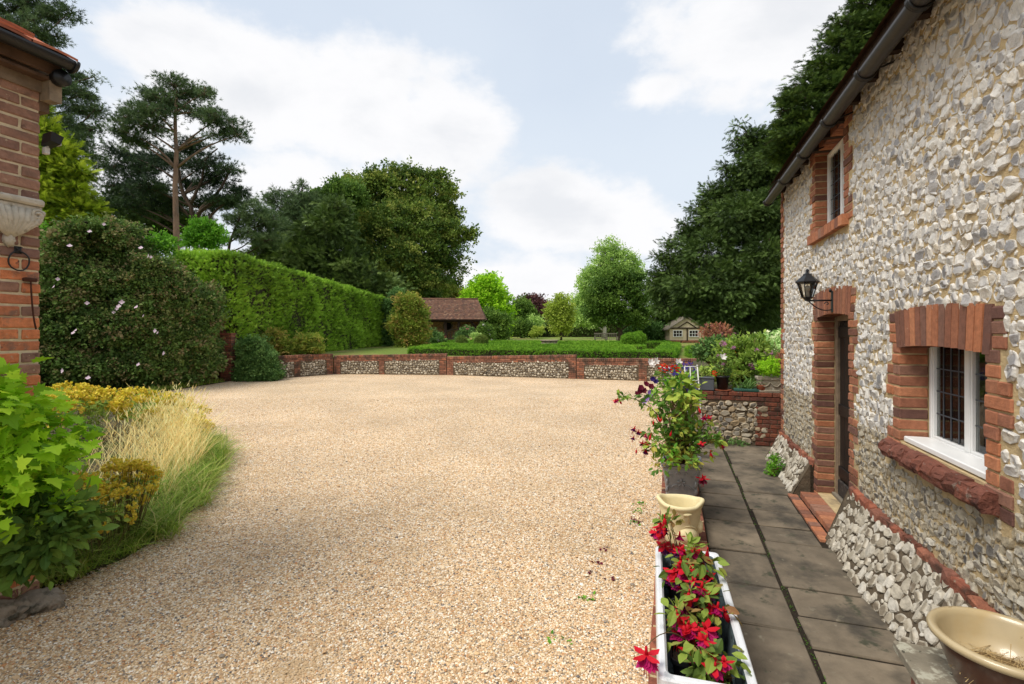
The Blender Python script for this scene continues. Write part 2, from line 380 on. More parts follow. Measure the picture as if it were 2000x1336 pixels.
M['flint_wall'] = pmat('garden_wall_flint', [(80, 74, 68), (132, 122, 106), (166, 154, 132), (190, 180, 160), (206, 198, 180)], .65, 14, .22, 40, .5, .015, blot=(12, .6, .75, (104, 92, 78)))
M['brick'] = pmat('red_brick', [(98, 66, 54), (142, 92, 70), (154, 102, 78), (172, 110, 76), (124, 82, 66), (186, 124, 88), (98, 68, 60), (150, 110, 90)], .85, 30, .22, 90, .7, .006, blot=[(9, .6, .75, (112, 74, 60)), (40, .68, .8, (176, 150, 124))])
M['brick_old'] = pmat('weathered_brick', [(100, 62, 50), (132, 78, 60), (150, 88, 66), (122, 80, 66), (166, 104, 76)], .9, 22, .3, 60, .8, .01, blot=[(5, .52, .68, (74, 52, 42)), (26, .62, .75, (140, 124, 104))])
M['brick_left'] = pmat('purple_and_orange_brick', [(142, 106, 90), (162, 124, 104), (130, 98, 86), (200, 120, 78), (208, 130, 88), (150, 98, 82)], .88, 26, .22, 70, .8, .006, blot=[(8, .5, .68, (128, 100, 86)), (30, .6, .74, (190, 168, 142)), (14, .62, .74, (94, 66, 58))])
M['mortar_pale'] = pmat('pale_mortar', [(206, 190, 158)], .95, 18, .15, 70, .8, .008)
M['slab'] = pmat('stone_paving', [(104, 94, 80), (120, 108, 91), (92, 83, 71), (162, 124, 102)], .85, 5, .28, 40, .6, .006, spec=.3, blot=[(2.2, .45, .68, (68, 63, 55)), (14, .6, .76, (132, 124, 106)), (40, .66, .76, (44, 41, 36)), (7, .58, .7, (66, 66, 52)), (1.2, .6, .75, (58, 54, 48))])
M['joint'] = pmat('mossy_joint', [(44, 36, 26)], .98, 12, .35, 70, 1, .02, blot=(9, .6, .75, (74, 78, 40)))
M['soil'] = pmat('dark_soil', [(52, 40, 30)], .98, 12, .35, 70, 1, .02)
M['paint'] = pmat('white_gloss_paint', [(226, 226, 224)], .4, 5, .04, spec=.5)
M['paint_old'] = pmat('weathered_white_paint', [(206, 204, 198)], .6, 9, .1, 60, .3, .003, blot=(26, .66, .74, (150, 140, 124)))
M['blackpaint'] = pmat('worn_black_paint', [(24, 21, 19)], .5, 8, .3, 40, .5, .004, spec=.4, blot=(22, .66, .75, (74, 64, 54)), stretch=(1, 1, .25))
M['iron'] = pmat('black_iron', [(22, 23, 25)], .45, 20, .2, 60, .3, .002, spec=.5)
M['rust'] = pmat('rusty_iron', [(74, 44, 32)], .9, 30, .3, 80, .6, .003)
M['gutter'] = pmat('brown_metal_gutter', [(44, 39, 35), (28, 27, 26)], .5, 9, .25, 60, .2, .003, spec=.45, blot=(12, .6, .75, (66, 58, 50)))
M['lead'] = pmat('lead_came', [(74, 78, 84)], .6)
M['wood_dark'] = pmat('dark_timber', [(46, 34, 26), (60, 44, 32)], .85, 10, .3, 30, .5, .006, stretch=(1, 1, .2))
M['wood_grey'] = pmat('weathered_timber', [(130, 122, 108), (108, 100, 88)], .85, 10, .25, 30, .5, .006)
M['softfit'] = pmat('pale_timber', [(150, 134, 112), (92, 70, 54)], .85, 12, .3, 40, .4, .004)
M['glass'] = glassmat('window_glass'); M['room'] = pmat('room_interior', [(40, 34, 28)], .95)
M['curtain'] = pmat('pale_curtain', [(196, 192, 184)], .95, 8, .1, transl=.2)
M['brick_dark'] = pmat('dark_red_brick', [(86, 50, 40), (112, 62, 46), (128, 72, 52), (96, 60, 50), (140, 84, 60)], .85, 18, .25, 60, .8, .01, blot=[(6, .5, .66, (70, 50, 42)), (24, .6, .74, (124, 108, 92))])  # retaining wall brick, a darker red-brown than the other bricks
M['brick_far'] = pmat('lichened_wall_brick', [(104, 72, 58), (138, 92, 72), (122, 84, 68), (150, 106, 84), (160, 100, 72)], .9, 10, .3, 40, .8, .012, blot=[(2.2, .5, .66, (92, 72, 60)), (9, .58, .72, (150, 128, 106)), (1.1, .56, .7, (78, 62, 52))])
M['tile'] = pmat('clay_roof_tile', [(82, 60, 50), (102, 72, 58), (116, 84, 66), (90, 66, 58), (134, 104, 82)], .85, 8, .25, 30, .5, .01, blot=[(3, .55, .72, (78, 66, 52)), (12, .66, .78, (150, 128, 92))])
M['tile_orange'] = pmat('orange_roof_tile', [(176, 98, 66), (196, 116, 82), (150, 86, 62)], .85, 14, .2, 40, .5, .006, blot=(16, .62, .75, (110, 92, 74)))
M['bark'] = pmat('bark', [(92, 76, 62), (74, 62, 52)], .95, 6, .3, 12, .8, .04, stretch=(1, 1, .3))
M['bark_pine'] = pmat('pine_bark', [(146, 116, 94), (128, 104, 86)], .95, 4, .25, 9, .8, .04, stretch=(1, 1, .4), blot=(2.5, .5, .66, (112, 98, 86)))
M['bark_pale'] = pmat('pale_bark', [(170, 164, 150)], .9, 6, .2, 12, .5, .02, blot=(6, .6, .7, (96, 88, 78)))
M['stem'] = pmat('green_stem', [(92, 96, 50), (110, 70, 50)], .7)
def leafm(key, name, cols, tr=.3, rough=.6, spec=.2):
    cols = [tuple(min(250, x * (1.33 if key[0] == 'l' else 1.0)) for x in c) for c in cols]; M[key] = pmat(name, cols, rough, 0, 0, transl=tr, spec=spec)
leafm('l_hedge', 'cypress_hedge_foliage', [(76, 100, 32), (98, 128, 40), (116, 146, 48), (132, 160, 58)], .25)
leafm('l_hedge_b', 'hedge_bare_wood', [(84, 66, 48), (104, 84, 58)], .1)
leafm('l_pine', 'pine_needles', [(46, 62, 38), (66, 84, 52), (88, 104, 66)], .15)
leafm('l_pinedark', 'dark_pine_needles', [(28, 42, 28), (42, 58, 36), (58, 76, 44)], .12)
leafm('l_gold', 'golden_conifer_foliage', [(60, 76, 24), (98, 118, 32), (132, 148, 40), (150, 160, 54)], .3)
leafm('l_clem', 'clematis_leaves', [(52, 68, 34), (68, 90, 42), (90, 112, 54), (116, 104, 74)], .2)
leafm('l_lime', 'lime_leaves', [(88, 124, 26), (126, 162, 34), (156, 186, 54)], .4)
leafm('l_limedark', 'mid_green_leaves', [(52, 90, 24), (76, 118, 32), (100, 142, 42)], .35)
leafm('l_syc', 'sycamore_leaves', [(50, 68, 30), (74, 94, 38), (98, 114, 48), (126, 130, 64)], .25)
leafm('l_green', 'green_leaves', [(56, 80, 34), (78, 102, 42), (102, 124, 54)], .3)
leafm('l_pale', 'pale_leaves', [(104, 128, 66), (132, 154, 84), (156, 176, 104)], .35)
leafm('l_yew', 'yew_foliage', [(26, 42, 20), (38, 58, 26), (56, 78, 34)], .12)
leafm('l_yewl', 'yew_light_foliage', [(46, 60, 30), (66, 84, 40), (88, 104, 50)], .15)
leafm('l_box', 'box_leaves', [(62, 96, 24), (88, 124, 34), (112, 144, 44)], .25)
leafm('l_boxd', 'box_ball_leaves', [(66, 84, 34), (86, 104, 44), (104, 112, 54)], .2)
leafm('l_copper', 'copper_leaves', [(56, 38, 40), (78, 52, 52), (98, 68, 60)], .25)
leafm('l_copper2', 'bronze_leaves', [(104, 62, 56), (128, 82, 66), (140, 106, 74), (90, 60, 70)], .3)
leafm('l_yellow', 'yellow_green_leaves', [(112, 128, 48), (134, 148, 60), (152, 160, 78)], .35)
leafm('l_acer', 'autumn_tinted_leaves', [(82, 100, 38), (106, 122, 46), (126, 130, 56), (140, 118, 66)], .3)
leafm('l_var', 'variegated_leaves', [(96, 128, 66), (148, 172, 110), (196, 206, 158)], .3)
leafm('l_ivy', 'ivy_leaves', [(50, 74, 36), (70, 98, 48), (98, 124, 70)], .2)
leafm('l_fuch', 'fuchsia_leaves', [(62, 80, 36), (86, 106, 42), (114, 128, 56), (112, 80, 54)], .3)
leafm('l_fuchg', 'fuchsia_green_leaves', [(56, 84, 34), (82, 112, 44), (112, 138, 56), (140, 132, 60)], .3)
leafm('l_bed', 'herbaceous_leaves', [(76, 98, 40), (102, 124, 50), (128, 146, 68)], .35)
leafm('l_grass', 'grass_blades', [(72, 98, 32), (98, 122, 42), (124, 140, 60), (150, 142, 92)], .35)
leafm('l_dry', 'dry_grass', [(176, 148, 96), (196, 170, 114), (206, 186, 138)], .3)
leafm('l_yel', 'yellow_flower_heads', [(136, 136, 44), (166, 156, 50), (180, 160, 62), (146, 118, 54)], .3)
leafm('f_white', 'white_petals', [(232, 228, 224), (238, 234, 230)], .3); leafm('f_pink', 'pink_petals', [(214, 110, 130), (224, 150, 160)], .3)
leafm('f_palepink', 'pale_pink_petals', [(226, 196, 212), (236, 216, 226)], .3)
leafm('f_red', 'red_sepals', [(196, 20, 36), (214, 32, 52)], .3); leafm('f_orange', 'scarlet_petals', [(214, 44, 20), (226, 64, 30)], .3)
leafm('f_purple', 'purple_petals', [(74, 12, 70), (104, 22, 92)], .25); leafm('f_magenta', 'magenta_petals', [(176, 20, 96), (196, 40, 116)], .3)
leafm('f_wine', 'wine_petals', [(84, 10, 34), (104, 16, 44)], .2); leafm('f_violet', 'violet_petals', [(70, 60, 160), (96, 84, 180)], .3)
leafm('f_lilac', 'lilac_petals', [(160, 124, 200), (176, 144, 210)], .3); leafm('f_navy', 'dark_violet_petals', [(40, 24, 90), (56, 34, 110)], .2)
leafm('f_yellow', 'yellow_petals', [(224, 180, 20), (232, 196, 40)], .3); leafm('f_mauve', 'mauve_petals', [(190, 120, 170), (206, 140, 184)], .3)
# ------------------------------------------------------------------ ground, gravel, lawn
ex_h = (.3100, .9507, 0); en_h = (-.9507, .3100, 0)
H = Fr((1.645, 0, 0), ex_h, en_h)                        # the cottage front: along (away from the camera), outwards, up
EDGE_Y = [-6, 1, 2.8, 3.4, 4.2, 5.4, 7.1, 8.2, 9.45, 11.5, 14.9, 18.3]
EDGE_X = [-5.5, -4.2, -3.75, -3.55, -3.2, -3.43, -4.14, -4.9, -6.0, -8.2, -10.9, -10.5]
def edge(y): return np.interp(y, EDGE_Y, EDGE_X)
WALLB = [(-12.0, 18.6), (-10.2, 18.7), (-9.3, 19.2), (-8.7, 19.9), (-7.75, 21.2), (-5.6, 21.45), (-3.07, 20.9), (-.85, 20.1), (2.1, 19.3), (4.83, 18.45), (7.5, 17.6), (8.6, 17.3)]
def wally(x): return np.interp(x, [p[0] for p in WALLB], [p[1] for p in WALLB])
LAWN = .72
def ground_mat(name, base, patches, bs, bstr, bdist=.02):
    return pmat(name, base, .95, 3, .12, bs, bstr, bdist, blot=patches)
m_soil = ground_mat('bare_ground', [(74, 66, 44)], [(1.5, .45, .6, (70, 84, 34))], 30, .8)
m_lawn = pmat('lawn_turf', [(108, 126, 50)], .95, 18, .2, 90, .9, .03, blot=[(.22, .45, .7, (150, 136, 80)), (.9, .55, .75, (92, 116, 42)), (6, .6, .75, (136, 136, 72))], transl=0)
mb = MB(); g = 900.0; mb.add([(-g, -g, -.06), (g, -g, -.06), (g, g, -.06), (-g, g, -.06)], np.array([[0, 1, 2, 3]])); struct('ground', mb, m_soil)
def sheet(poly, z, th=None):
    mb = MB(); n = len(poly); V = [(x, y, z) for x, y in poly]
    F = [list(range(n))]
    if th: V += [(x, y, z - th) for x, y in poly]; F += [[i, i + n, (i + 1) % n + n, (i + 1) % n] for i in range(n)]
    mb.faces(V, F); return mb
# gravel: a sheet of small stones by the voronoi cell, plus real pebbles near the camera
def gravel_mat():
    m = bpy.data.materials.new('pea_gravel'); m.use_nodes = True; nt = m.node_tree; N = nt.nodes; L = nt.links; b = N['Principled BSDF']
    b.inputs['Roughness'].default_value = .75; b.inputs['Specular IOR Level'].default_value = .3
    tc = N.new('ShaderNodeTexCoord'); v = N.new('ShaderNodeTexVoronoi'); v.inputs['Scale'].default_value = 78; v.inputs['Randomness'].default_value = 1
    mp = N.new('ShaderNodeMapping'); mp.inputs['Scale'].default_value = (1, 1, 0); L.new(tc.outputs['Object'], mp.inputs[0]); L.new(mp.outputs[0], v.inputs['Vector'])
    sp = N.new('ShaderNodeSeparateColor'); L.new(v.outputs['Color'], sp.inputs[0])
    r = N.new('ShaderNodeValToRGB'); cr = r.color_ramp; cr.interpolation = 'CONSTANT'
    for i, (p, c) in enumerate(GRAV):
        e = cr.elements[i] if i < 2 else cr.elements.new(p); e.position = p; e.color = lin(c)
    L.new(sp.outputs[0], r.inputs[0])
    n = N.new('ShaderNodeTexNoise'); n.inputs['Scale'].default_value = .55; n.inputs['Detail'].default_value = 7; L.new(tc.outputs['Object'], n.inputs['Vector'])
    mr = N.new('ShaderNodeMapRange'); L.new(n.outputs[0], mr.inputs[0]); mr.inputs[1].default_value = .35; mr.inputs[2].default_value = .65; mr.inputs[3].default_value = .84; mr.inputs[4].default_value = 1.08
    g2 = N.new('ShaderNodeMix'); g2.data_type = 'RGBA'; g2.blend_type = 'MULTIPLY'; g2.inputs[0].default_value = 1
    cc = N.new('ShaderNodeCombineColor'); [L.new(mr.outputs[0], cc.inputs[i]) for i in range(3)]
    L.new(r.outputs[0], g2.inputs[6]); L.new(cc.outputs[0], g2.inputs[7])
    n3 = N.new('ShaderNodeTexNoise'); n3.inputs['Scale'].default_value = 2.2; n3.inputs['Detail'].default_value = 8; L.new(tc.outputs['Object'], n3.inputs['Vector'])
    m3 = N.new('ShaderNodeMapRange'); m3.interpolation_type = 'SMOOTHSTEP'; L.new(n3.outputs[0], m3.inputs[0]); m3.inputs[1].default_value = .58; m3.inputs[2].default_value = .74; m3.inputs[4].default_value = .45
    mx = N.new('ShaderNodeMix'); mx.data_type = 'RGBA'; L.new(m3.outputs[0], mx.inputs[0]); L.new(g2.outputs[2], mx.inputs[6]); mx.inputs[7].default_value = lin((166, 138, 100))
    L.new(mx.outputs[2], b.inputs['Base Color'])
    bp = N.new('ShaderNodeBump'); bp.invert = True; bp.inputs['Strength'].default_value = .75; bp.inputs['Distance'].default_value = .008
    L.new(v.outputs['Distance'], bp.inputs['Height']); L.new(bp.outputs[0], b.inputs['Normal']); return m
GRAV = [(0, (206, 174, 134)), (.14, (222, 198, 162)), (.3, (192, 156, 114)), (.42, (230, 212, 184)), (.54, (174, 144, 108)), (.66, (212, 178, 132)), (.77, (236, 227, 210)), (.85, (140, 128, 112)), (.91, (188, 136, 90)), (.96, (102, 97, 93))]
ys = np.linspace(18.3, -6, 40)
left = [(float(edge(y)), float(y)) for y in ys]
right = [(1.645 - 1.5 / .9507 + .326 * y, y) for y in (-6, 8.4)]
gp = left + right + [(1.645 + .326 * 8.4 + .6, 8.4 + .3), (9.5, 12), (9.5, 17.4)] + [(x, y + .1) for x, y in WALLB[::-1][1:-1]]
struct('gravel_drive', sheet(gp, 0), gravel_mat())
mpeb = pmat('pebbles', [c for p, c in GRAV], .7, 30, .1, spec=.35, blot=[(1.3, .52, .7, (186, 158, 120)), (5, .66, .76, (140, 118, 90))])
for e, (p, c) in zip(list(mpeb.node_tree.nodes['Color Ramp'].color_ramp.elements), GRAV): e.position = p
mpeb.node_tree.nodes['Color Ramp'].color_ramp.interpolation = 'CONSTANT'
def octa(s):
    rr = np.random.default_rng(s); V = np.array([(1, 0, 0), (0, 1, 0), (-1, 0, 0), (0, -1, 0), (0, 0, 1), (0, 0, -1)], float)
    V = np.concatenate([V[:4] * (1, 1, 1), [(.75, .75, .1), (-.75, .75, .05), (-.75, -.75, .1), (.75, -.75, 0)], [(.4, .1, .8), (-.3, .35, .85), (-.1, -.45, .78)]]) + rr.uniform(-.14, .14, (11, 3))
    Fc = [(0, 4, 8), (4, 1, 8), (1, 9, 8), (1, 5, 9), (5, 2, 9), (2, 6, 10), (2, 10, 9), (6, 3, 10), (3, 7, 10), (7, 0, 8), (7, 8, 10), (8, 9, 10)]
    return V * (1, .8, .62), [np.array(Fc)]
OC = [octa(i) for i in range(6)]
def in_gravel(x, y): return (x > edge(y) - .05) & (x < 1.645 + .326 * y - 1.72 / .9507) & (y < wally(x) - .1)
n = 230000; y = 2.3 + 11.5 * U(0, 1, n) ** 1.9; x = U(-1.12, .34, n) * y; k = in_gravel(x, y); x, y = x[k], y[k]
s = (.0048 + .0052 * U(0, 1, len(x)) ** 2.2) * (1 + .03 * (y - 2.3)); s = np.where(U(0, 1, len(x)) < .006, s * 1.9, s)
mb = MB(); a = U(0, 6.3, len(x)); Nn = R.normal(size=(len(x), 3)) * .25 + V3(0, 0, 1)
scatter(mb, OC, np.stack([x, y, s * U(-.1, .5, len(x))], 1), np.stack([np.cos(a), np.sin(a), 0 * a], 1), Nn, s, U(0, 1, len(x)), smooth=True)
tag(mb.build('gravel', mpeb, origin=(0, 0, 0)), 'loose golden pea gravel lying over the near half of the drive', 'gravel', kind='stuff')
# lawn terrace behind the garden wall, out to the trees
lp = [(x, y + .22) for x, y in WALLB] + [(60, 17.5), (300, 60), (300, 400), (-300, 400), (-300, 40), (-40, 18.8)]
struct('lawn', sheet(lp, LAWN, .8), m_lawn)
# upper gravel terrace between garden wall and the near retaining wall
tp = [tuple(H(8.75, 1.27, 0)[:2]), tuple(H(8.75, -6, 0)[:2]), (13, 15.9), (8.4, 17.25), (7.4, 17.5), (6.55, 17.8)]
struct('terrace', sheet(tp, .80, .85), m_soil)
# ------------------------------------------------------------------ bricks and flints
def bricks(mb, fr, x0, x1, z0, z1, d0, d1, pitch=.075, bl=.225, joint=.011, off=0, hdr=False, jit=.002, tint=None, mi=0, cut=None):
    nrow = max(1, round((z1 - z0) / pitch)); ph = (z1 - z0) / nrow
    for r in range(nrow):
        x = x0 - ((r + off) % 2) * bl / 2
        while x < x1 - .01:
            a, b = max(x, x0), min(x + bl, x1)
            if b - a > .03 and not (cut and cut((a + b) / 2, z0 + (r + .5) * ph)):
                cbox(mb, fr, a + joint / 2, b - joint / 2, d0, d1 + U(-.003, .004), z0 + r * ph + joint / 2, z0 + (r + 1) * ph - joint / 2, .006, U(0, 1) if tint is None else tint, mi, jit)
            x += bl
def soldier(mb, fr, x0, x1, z0, z1, d0, d1, wdt=.075, rise=0, jit=.002, fan=0, mi=0):
    n = max(1, round((x1 - x0) / wdt)); wd = (x1 - x0) / n
    for i in range(n):
        a = x0 + i * wd; t = ((i + .5) / n - .5) * 2; dz = rise * (1 - t * t); tt = U(0, 1)
        V = []; g = .005
        for (xx, dd, zz) in [(a + g, d0, z0), (a + wd - g, d0, z0), (a + wd - g, d1, z0), (a + g, d1, z0), (a + g, d0, z1), (a + wd - g, d0, z1), (a + wd - g, d1, z1), (a + g, d1, z1)]:
            lean = fan * t * (1 if zz == z1 else 0); V.append((xx + lean, dd, zz + dz))
        V = np.array(V) + U(-jit, jit, (8, 3)); mb.add(fr(V[:, 0], V[:, 1], V[:, 2])[[0, 1, 2, 3, 4, 5, 6, 7]], BOXF, tt, mi)
def flints(mb, fr, x0, x1, z0, z1, size, skip=lambda x, z: False, relief=.022, asp=1.15, seed=0, surf=None, pale=None, rnd=0, gap=.94, tint=(0, 1), fill=True, mi=0):
    """coursed field flints: every stone its own irregular faceted knob standing out of the mortar"""
    rr = np.random.default_rng(seed); rows = max(1, round((z1 - z0) / size)); ph = (z1 - z0) / rows; pls = []
    for r in range(rows):
        x = x0 + rr.uniform(0, size) * .5
        while x < x1:
            wd = size * asp * rr.choice((.55, .8, 1.0, 1.15, 1.5)) * rr.uniform(.85, 1.15); cx = x + wd / 2; cz = z0 + (r + .5) * ph + rr.uniform(-.27, .27) * ph; x += wd
            if cx > x1 - wd * .3 or skip(cx, cz): continue
            pls.append((cx, cz, wd * .5 * gap, ph * .5 * gap * rr.uniform(.72, 1.3), 1))
            if fill and rr.random() < .7: 
                qx, qz = x + rr.uniform(-.1, .1) * wd, z0 + r * ph + rr.uniform(-.12, .12) * ph
                if not skip(qx, qz): pls.append((qx, qz, size * .2, size * .17, .55))
    for cx, cz, hw, hh, hs in pls:
        K = rr.integers(6, 10); th = np.sort(np.linspace(0, 2 * math.pi, K, endpoint=False) + rr.uniform(-.3, .3, K)); tilt = rr.uniform(-.5, .5)
        sq = 1 / (np.abs(np.cos(th)) ** 3 + np.abs(np.sin(th)) ** 3) ** (1 / 3)
        rad_ = sq * rr.uniform(.78, 1.1, K); ca, sa = math.cos(tilt), math.sin(tilt)
        X = rad_ * np.cos(th) * hw; Z = rad_ * np.sin(th) * hh; X, Z = X * ca - Z * sa * .6, X * sa * .6 + Z * ca
        h = relief * hs * rr.uniform(.55, 1.35); tx, tz = rr.uniform(-.3, .3, 2) * (1 - rnd)
        rings = [(1.0, -.006, 0), (1.0 - .06, h * .55, .1), (.72 - .1 * (rnd == 0), h * (.9 + .05 * rnd), .7), ]
        V = []
        for s_, dd, nz in rings:
            jx = rr.uniform(-.05, .05, K) if s_ < .9 else 0
            V.append(np.stack([cx + X * (s_ + jx), dd + nz * (tx * X + tz * Z) * (1 if dd > 0 else 0) + rr.uniform(-.12, .12, K) * h * (dd > 0), cz + Z * (s_ + jx)], 1))
        ctr = np.array([[cx + rr.uniform(-.2, .2) * hw, h * (1.0 + .25 * rnd) + rr.uniform(-.25, .1) * h * (1 - rnd), cz + rr.uniform(-.2, .2) * hh]])
        V = np.concatenate(V + [ctr]); d_ = V[:, 1].copy()
        if surf is not None: d_ = d_ + surf(V[:, 0], V[:, 2])
        W_ = fr(V[:, 0], d_, V[:, 2]); q = []
        for a in range(2):
            for j in range(K): q.append([a * K + j, a * K + (j + 1) % K, (a + 1) * K + (j + 1) % K, (a + 1) * K + j])
        tr = [[2 * K + j, 2 * K + (j + 1) % K, 3 * K] for j in range(K)]
        t0 = rr.uniform(*tint); tv = np.full(len(V), t0); tv[:2 * K] = np.clip(rr.uniform(.5, .85) + 0 * tv[:2 * K], 0, 1)
        mb.add(W_, [np.array(q), np.array(tr)], tv, mi, bool(rnd))
# ------------------------------------------------------------------ the flint cottage
HZ = math.atan2(.9507, .31)
cot = thing('flint_cottage', 'two storey cottage of knapped flint with red brick dressings and black door', 'cottage', H(4.5, 0, 0), rz=HZ)
T0, T1, ZT = -.6, 7.76, 4.22
DO = (4.79, 5.85, .09, 2.10)       # door opening along/height
LW = (2.70, 3.73, 1.13, 1.84)      # lower window
UW = (4.93, 5.93, 3.02, 3.94)      # upper window
RC = .165; DB = .008
mb = MB()
ts = sorted([T0, T1, DO[0], DO[1], LW[0], LW[1], UW[0], UW[1]]); zs = sorted([-.1, ZT, DO[2], DO[3], LW[2], LW[3], UW[2], UW[3]])
def inop(x, z, m=0): return any(o[0] - m < x < o[1] + m and o[2] - m < z < o[3] + m for o in (DO, LW, UW))
def fq(mb, p, mi=0, tint=.5): mb.add(H(*np.array(p, float).T), np.array([[0, 1, 2, 3]]), tint, mi)
for a, b in zip(ts[:-1], ts[1:]):
    for c, d in zip(zs[:-1], zs[1:]):
        if b - a > 1e-4 and d - c > 1e-4 and not inop((a + b) / 2, (c + d) / 2): fq(mb, [(a, 0, c), (a, 0, d), (b, 0, d), (b, 0, c)])
for o in (DO, LW, UW):
    a, b, c, d = o; D_ = -.34
    fq(mb, [(a, 0, c), (a, D_, c), (a, D_, d), (a, 0, d)]); fq(mb, [(b, 0, c), (b, 0, d), (b, D_, d), (b, D_, c)])
    fq(mb, [(a, 0, d), (a, D_, d), (b, D_, d), (b, 0, d)]); fq(mb, [(a, 0, c), (b, 0, c), (b, D_, c), (a, D_, c)])
fbox(mb, H, T1 - .3, T1, -5.5, -.002, -.1, ZT); fbox(mb, H, T0, T0 + .3, -5.5, -.002, -.1, ZT); fbox(mb, H, T0, T1, -5.8, -5.5, -.1, ZT)
# gable ends
for t in (T0, T1 - .3):
    V = H(np.array([t, t, t, t + .3, t + .3, t + .3]), np.array([0, -5.8, -2.9, 0, -5.8, -2.9]), np.array([ZT, ZT, ZT + 3.2] * 2)); mb.faces(V, [[0, 1, 2], [5, 4, 3], [0, 2, 5, 3], [1, 4, 5, 2]])
mb.build('wall', M['mortar'], cot)
PLT = lambda x: np.where(np.asarray(x) > 5.3, .37, .47)          # plinth top height
def quoin_here(x, z):
    for o, z0, z1 in ((DO, .02, DO[3]), (LW, LW[2] - .15, LW[3]), (UW, UW[2] - .06, ZT)):
        if z0 - .02 < z < z1 + .02 and o[0] - .26 < x < o[1] + .26:
            n = round((z1 - z0) / .075); ph = (z1 - z0) / n
            for dz in (-.022, .022):
                r = int((z + dz - z0) // ph); m_ = (.215 if (r // 3) % 2 == 0 else .115) + .03
                if o[0] - m_ < x < o[1] + m_: return True
    return False
def dressed(x, z):
    if quoin_here(x, z): return True
    if x > T1 - .17: return True
    if z > ZT - .17: return True
    if inop(x, z, .075): return True
    if DO[0] - .15 < x < DO[1] + .15 and DO[3] < z < DO[3] + .25: return True
    if LW[0] - .15 < x < LW[1] + .15 and (LW[3] < z < LW[3] + .25 or LW[2] - .16 < z < LW[2]): return True
    if UW[0] - .15 < x < UW[1] + .15 and UW[2] - .13 < z < UW[2]: return True
    return z < float(PLT(x)) + .05
mb = MB(); flints(mb, H, .8, T1, 1.12, ZT, .08, dressed, .011, 1.0, seed=3, gap=1.1); mb.build('flint_facing', M['flint'], cot)
mb = MB(); flints(mb, H, .8, T1, .38, 1.12, .062, dressed, .012, .95, seed=4, gap=1.1); mb.build('lower_flint_facing', M['flint_low'], cot)
# battered plinth
PD = .19
for (a, b) in ((T0, DO[0] - .1), (DO[1] + .12, T1 - .02)):
    zt = float(PLT((a + b) / 2)); mb = MB()
    def ps(x, z, zt=zt): return .045 + PD * (1 - np.clip(np.asarray(z) / zt, -.1, 1)) + .012 * np.sin(np.asarray(x) * 5.3)
    nx = 24; xs = np.linspace(a, b, nx); zz = np.linspace(-.05, zt, 5); X, Z = np.meshgrid(xs, zz); Vg = H(X.ravel(), ps(X.ravel(), Z.ravel()), Z.ravel())
    Fg = [[r * nx + i, r * nx + i + 1, (r + 1) * nx + i + 1, (r + 1) * nx + i] for r in range(4) for i in range(nx - 1)]
    mb.add(Vg, np.array(Fg)); fbox(mb, H, a, b, -.02, .045, -.05, zt)
    for e in (a, b): mb.faces(H(np.array([e] * 4), np.array([0, PD + .06, .05, 0]), np.array([-.05, -.05, zt, zt])), [[0, 1, 2, 3]])
    pl = mb.build('plinth', M['mortar_dark'], cot)
    mb = MB(); flints(mb, H, max(a, .8) + .03, b - .03, .0, zt + .02, .088, relief=.018, asp=1.0, seed=int(b * 10), surf=ps, rnd=0, gap=1.02); mb.build('cobble_facing', M['flint_white'], cot)
    mb = MB(); x = max(a, .8)
    while x < b - .05:
        L_ = U(.1, .2); L_ = min(L_, b - x); z1 = zt + U(.02, .05)
        cbox(mb, H, x + .004, x + L_ - .004, -.01, .05 + U(-.012, .022), zt - .03, z1 + .02, .012, U(0, 1), 0, .009); x += L_
    mb.build('brick_string_course', M['brick_old'], cot)
# brick dressings
def quoins(mb, o, side, z0, z1, dout=.009, wide=.115):
    n = round((z1 - z0) / .075); ph = (z1 - z0) / n
    for r in range(n):
        L_ = (.215 if (r // 3) % 2 == 0 else wide) * U(.96, 1.03)
        zc0, zc1 = z0 + r * ph + .005, z0 + (r + 1) * ph - .005
        sp = [(0, L_)] if (L_ < .15 or r % 2) else [(0, .105), (.105, L_)]
        for (p, q) in sp:
            a, b = (o - q + .004, o - p) if side < 0 else (o + p, o + q - .004)
            if side < 0: b = o - p - (.004 if p else -.006); 
            else: a = o + p + (.004 if p else -.006)
            cbox(mb, H, a, b, -(RC if p == 0 else .02), dout + U(-.004, .006), zc0, zc1, .006, U(0, 1), 0, .0025)
def surround(o, z0, z1, zarch, rise, name='brick_surround'):
    mb = MB(); quoins(mb, o[0], -1, z0, z1); quoins(mb, o[1], 1, z0, z1)
    soldier(mb, H, o[0] - .04, o[1] + .04, o[3] - .035, zarch, -RC, .011, .075, rise, fan=.03)
    for s, e in ((-1, o[0] - .045), (1, o[1] + .045)):
        zc = o[3] + .0
        while zc < zarch - .03:
            a, b = (e - .12, e - .005) if s < 0 else (e + .005, e + .12); cbox(mb, H, a, b, -.02, .010, zc, zc + .066, .006, U(0, 1), 0, .002); zc += .075
    return mb.build(name, M['brick'], cot)
surround(DO, .02, DO[3], DO[3] + .235, .035); surround(LW, LW[2] - .15, LW[3], LW[3] + .225, .03)
mb = MB(); quoins(mb, UW[0], -1, UW[2] - .06, ZT); quoins(mb, UW[1], 1, UW[2] - .06, ZT)
soldier(mb, H, UW[0] - .01, UW[1] + .01, UW[3] - .01, UW[3] + .2, -RC, .011, .075, .0)
soldier(mb, H, UW[0] - .12, UW[1] + .12, UW[2] - .1, UW[2] + .0, -RC, .06, .11); mb.build('brick_surround', M['brick'], cot)
mb = MB(); n = round(ZT / .075)
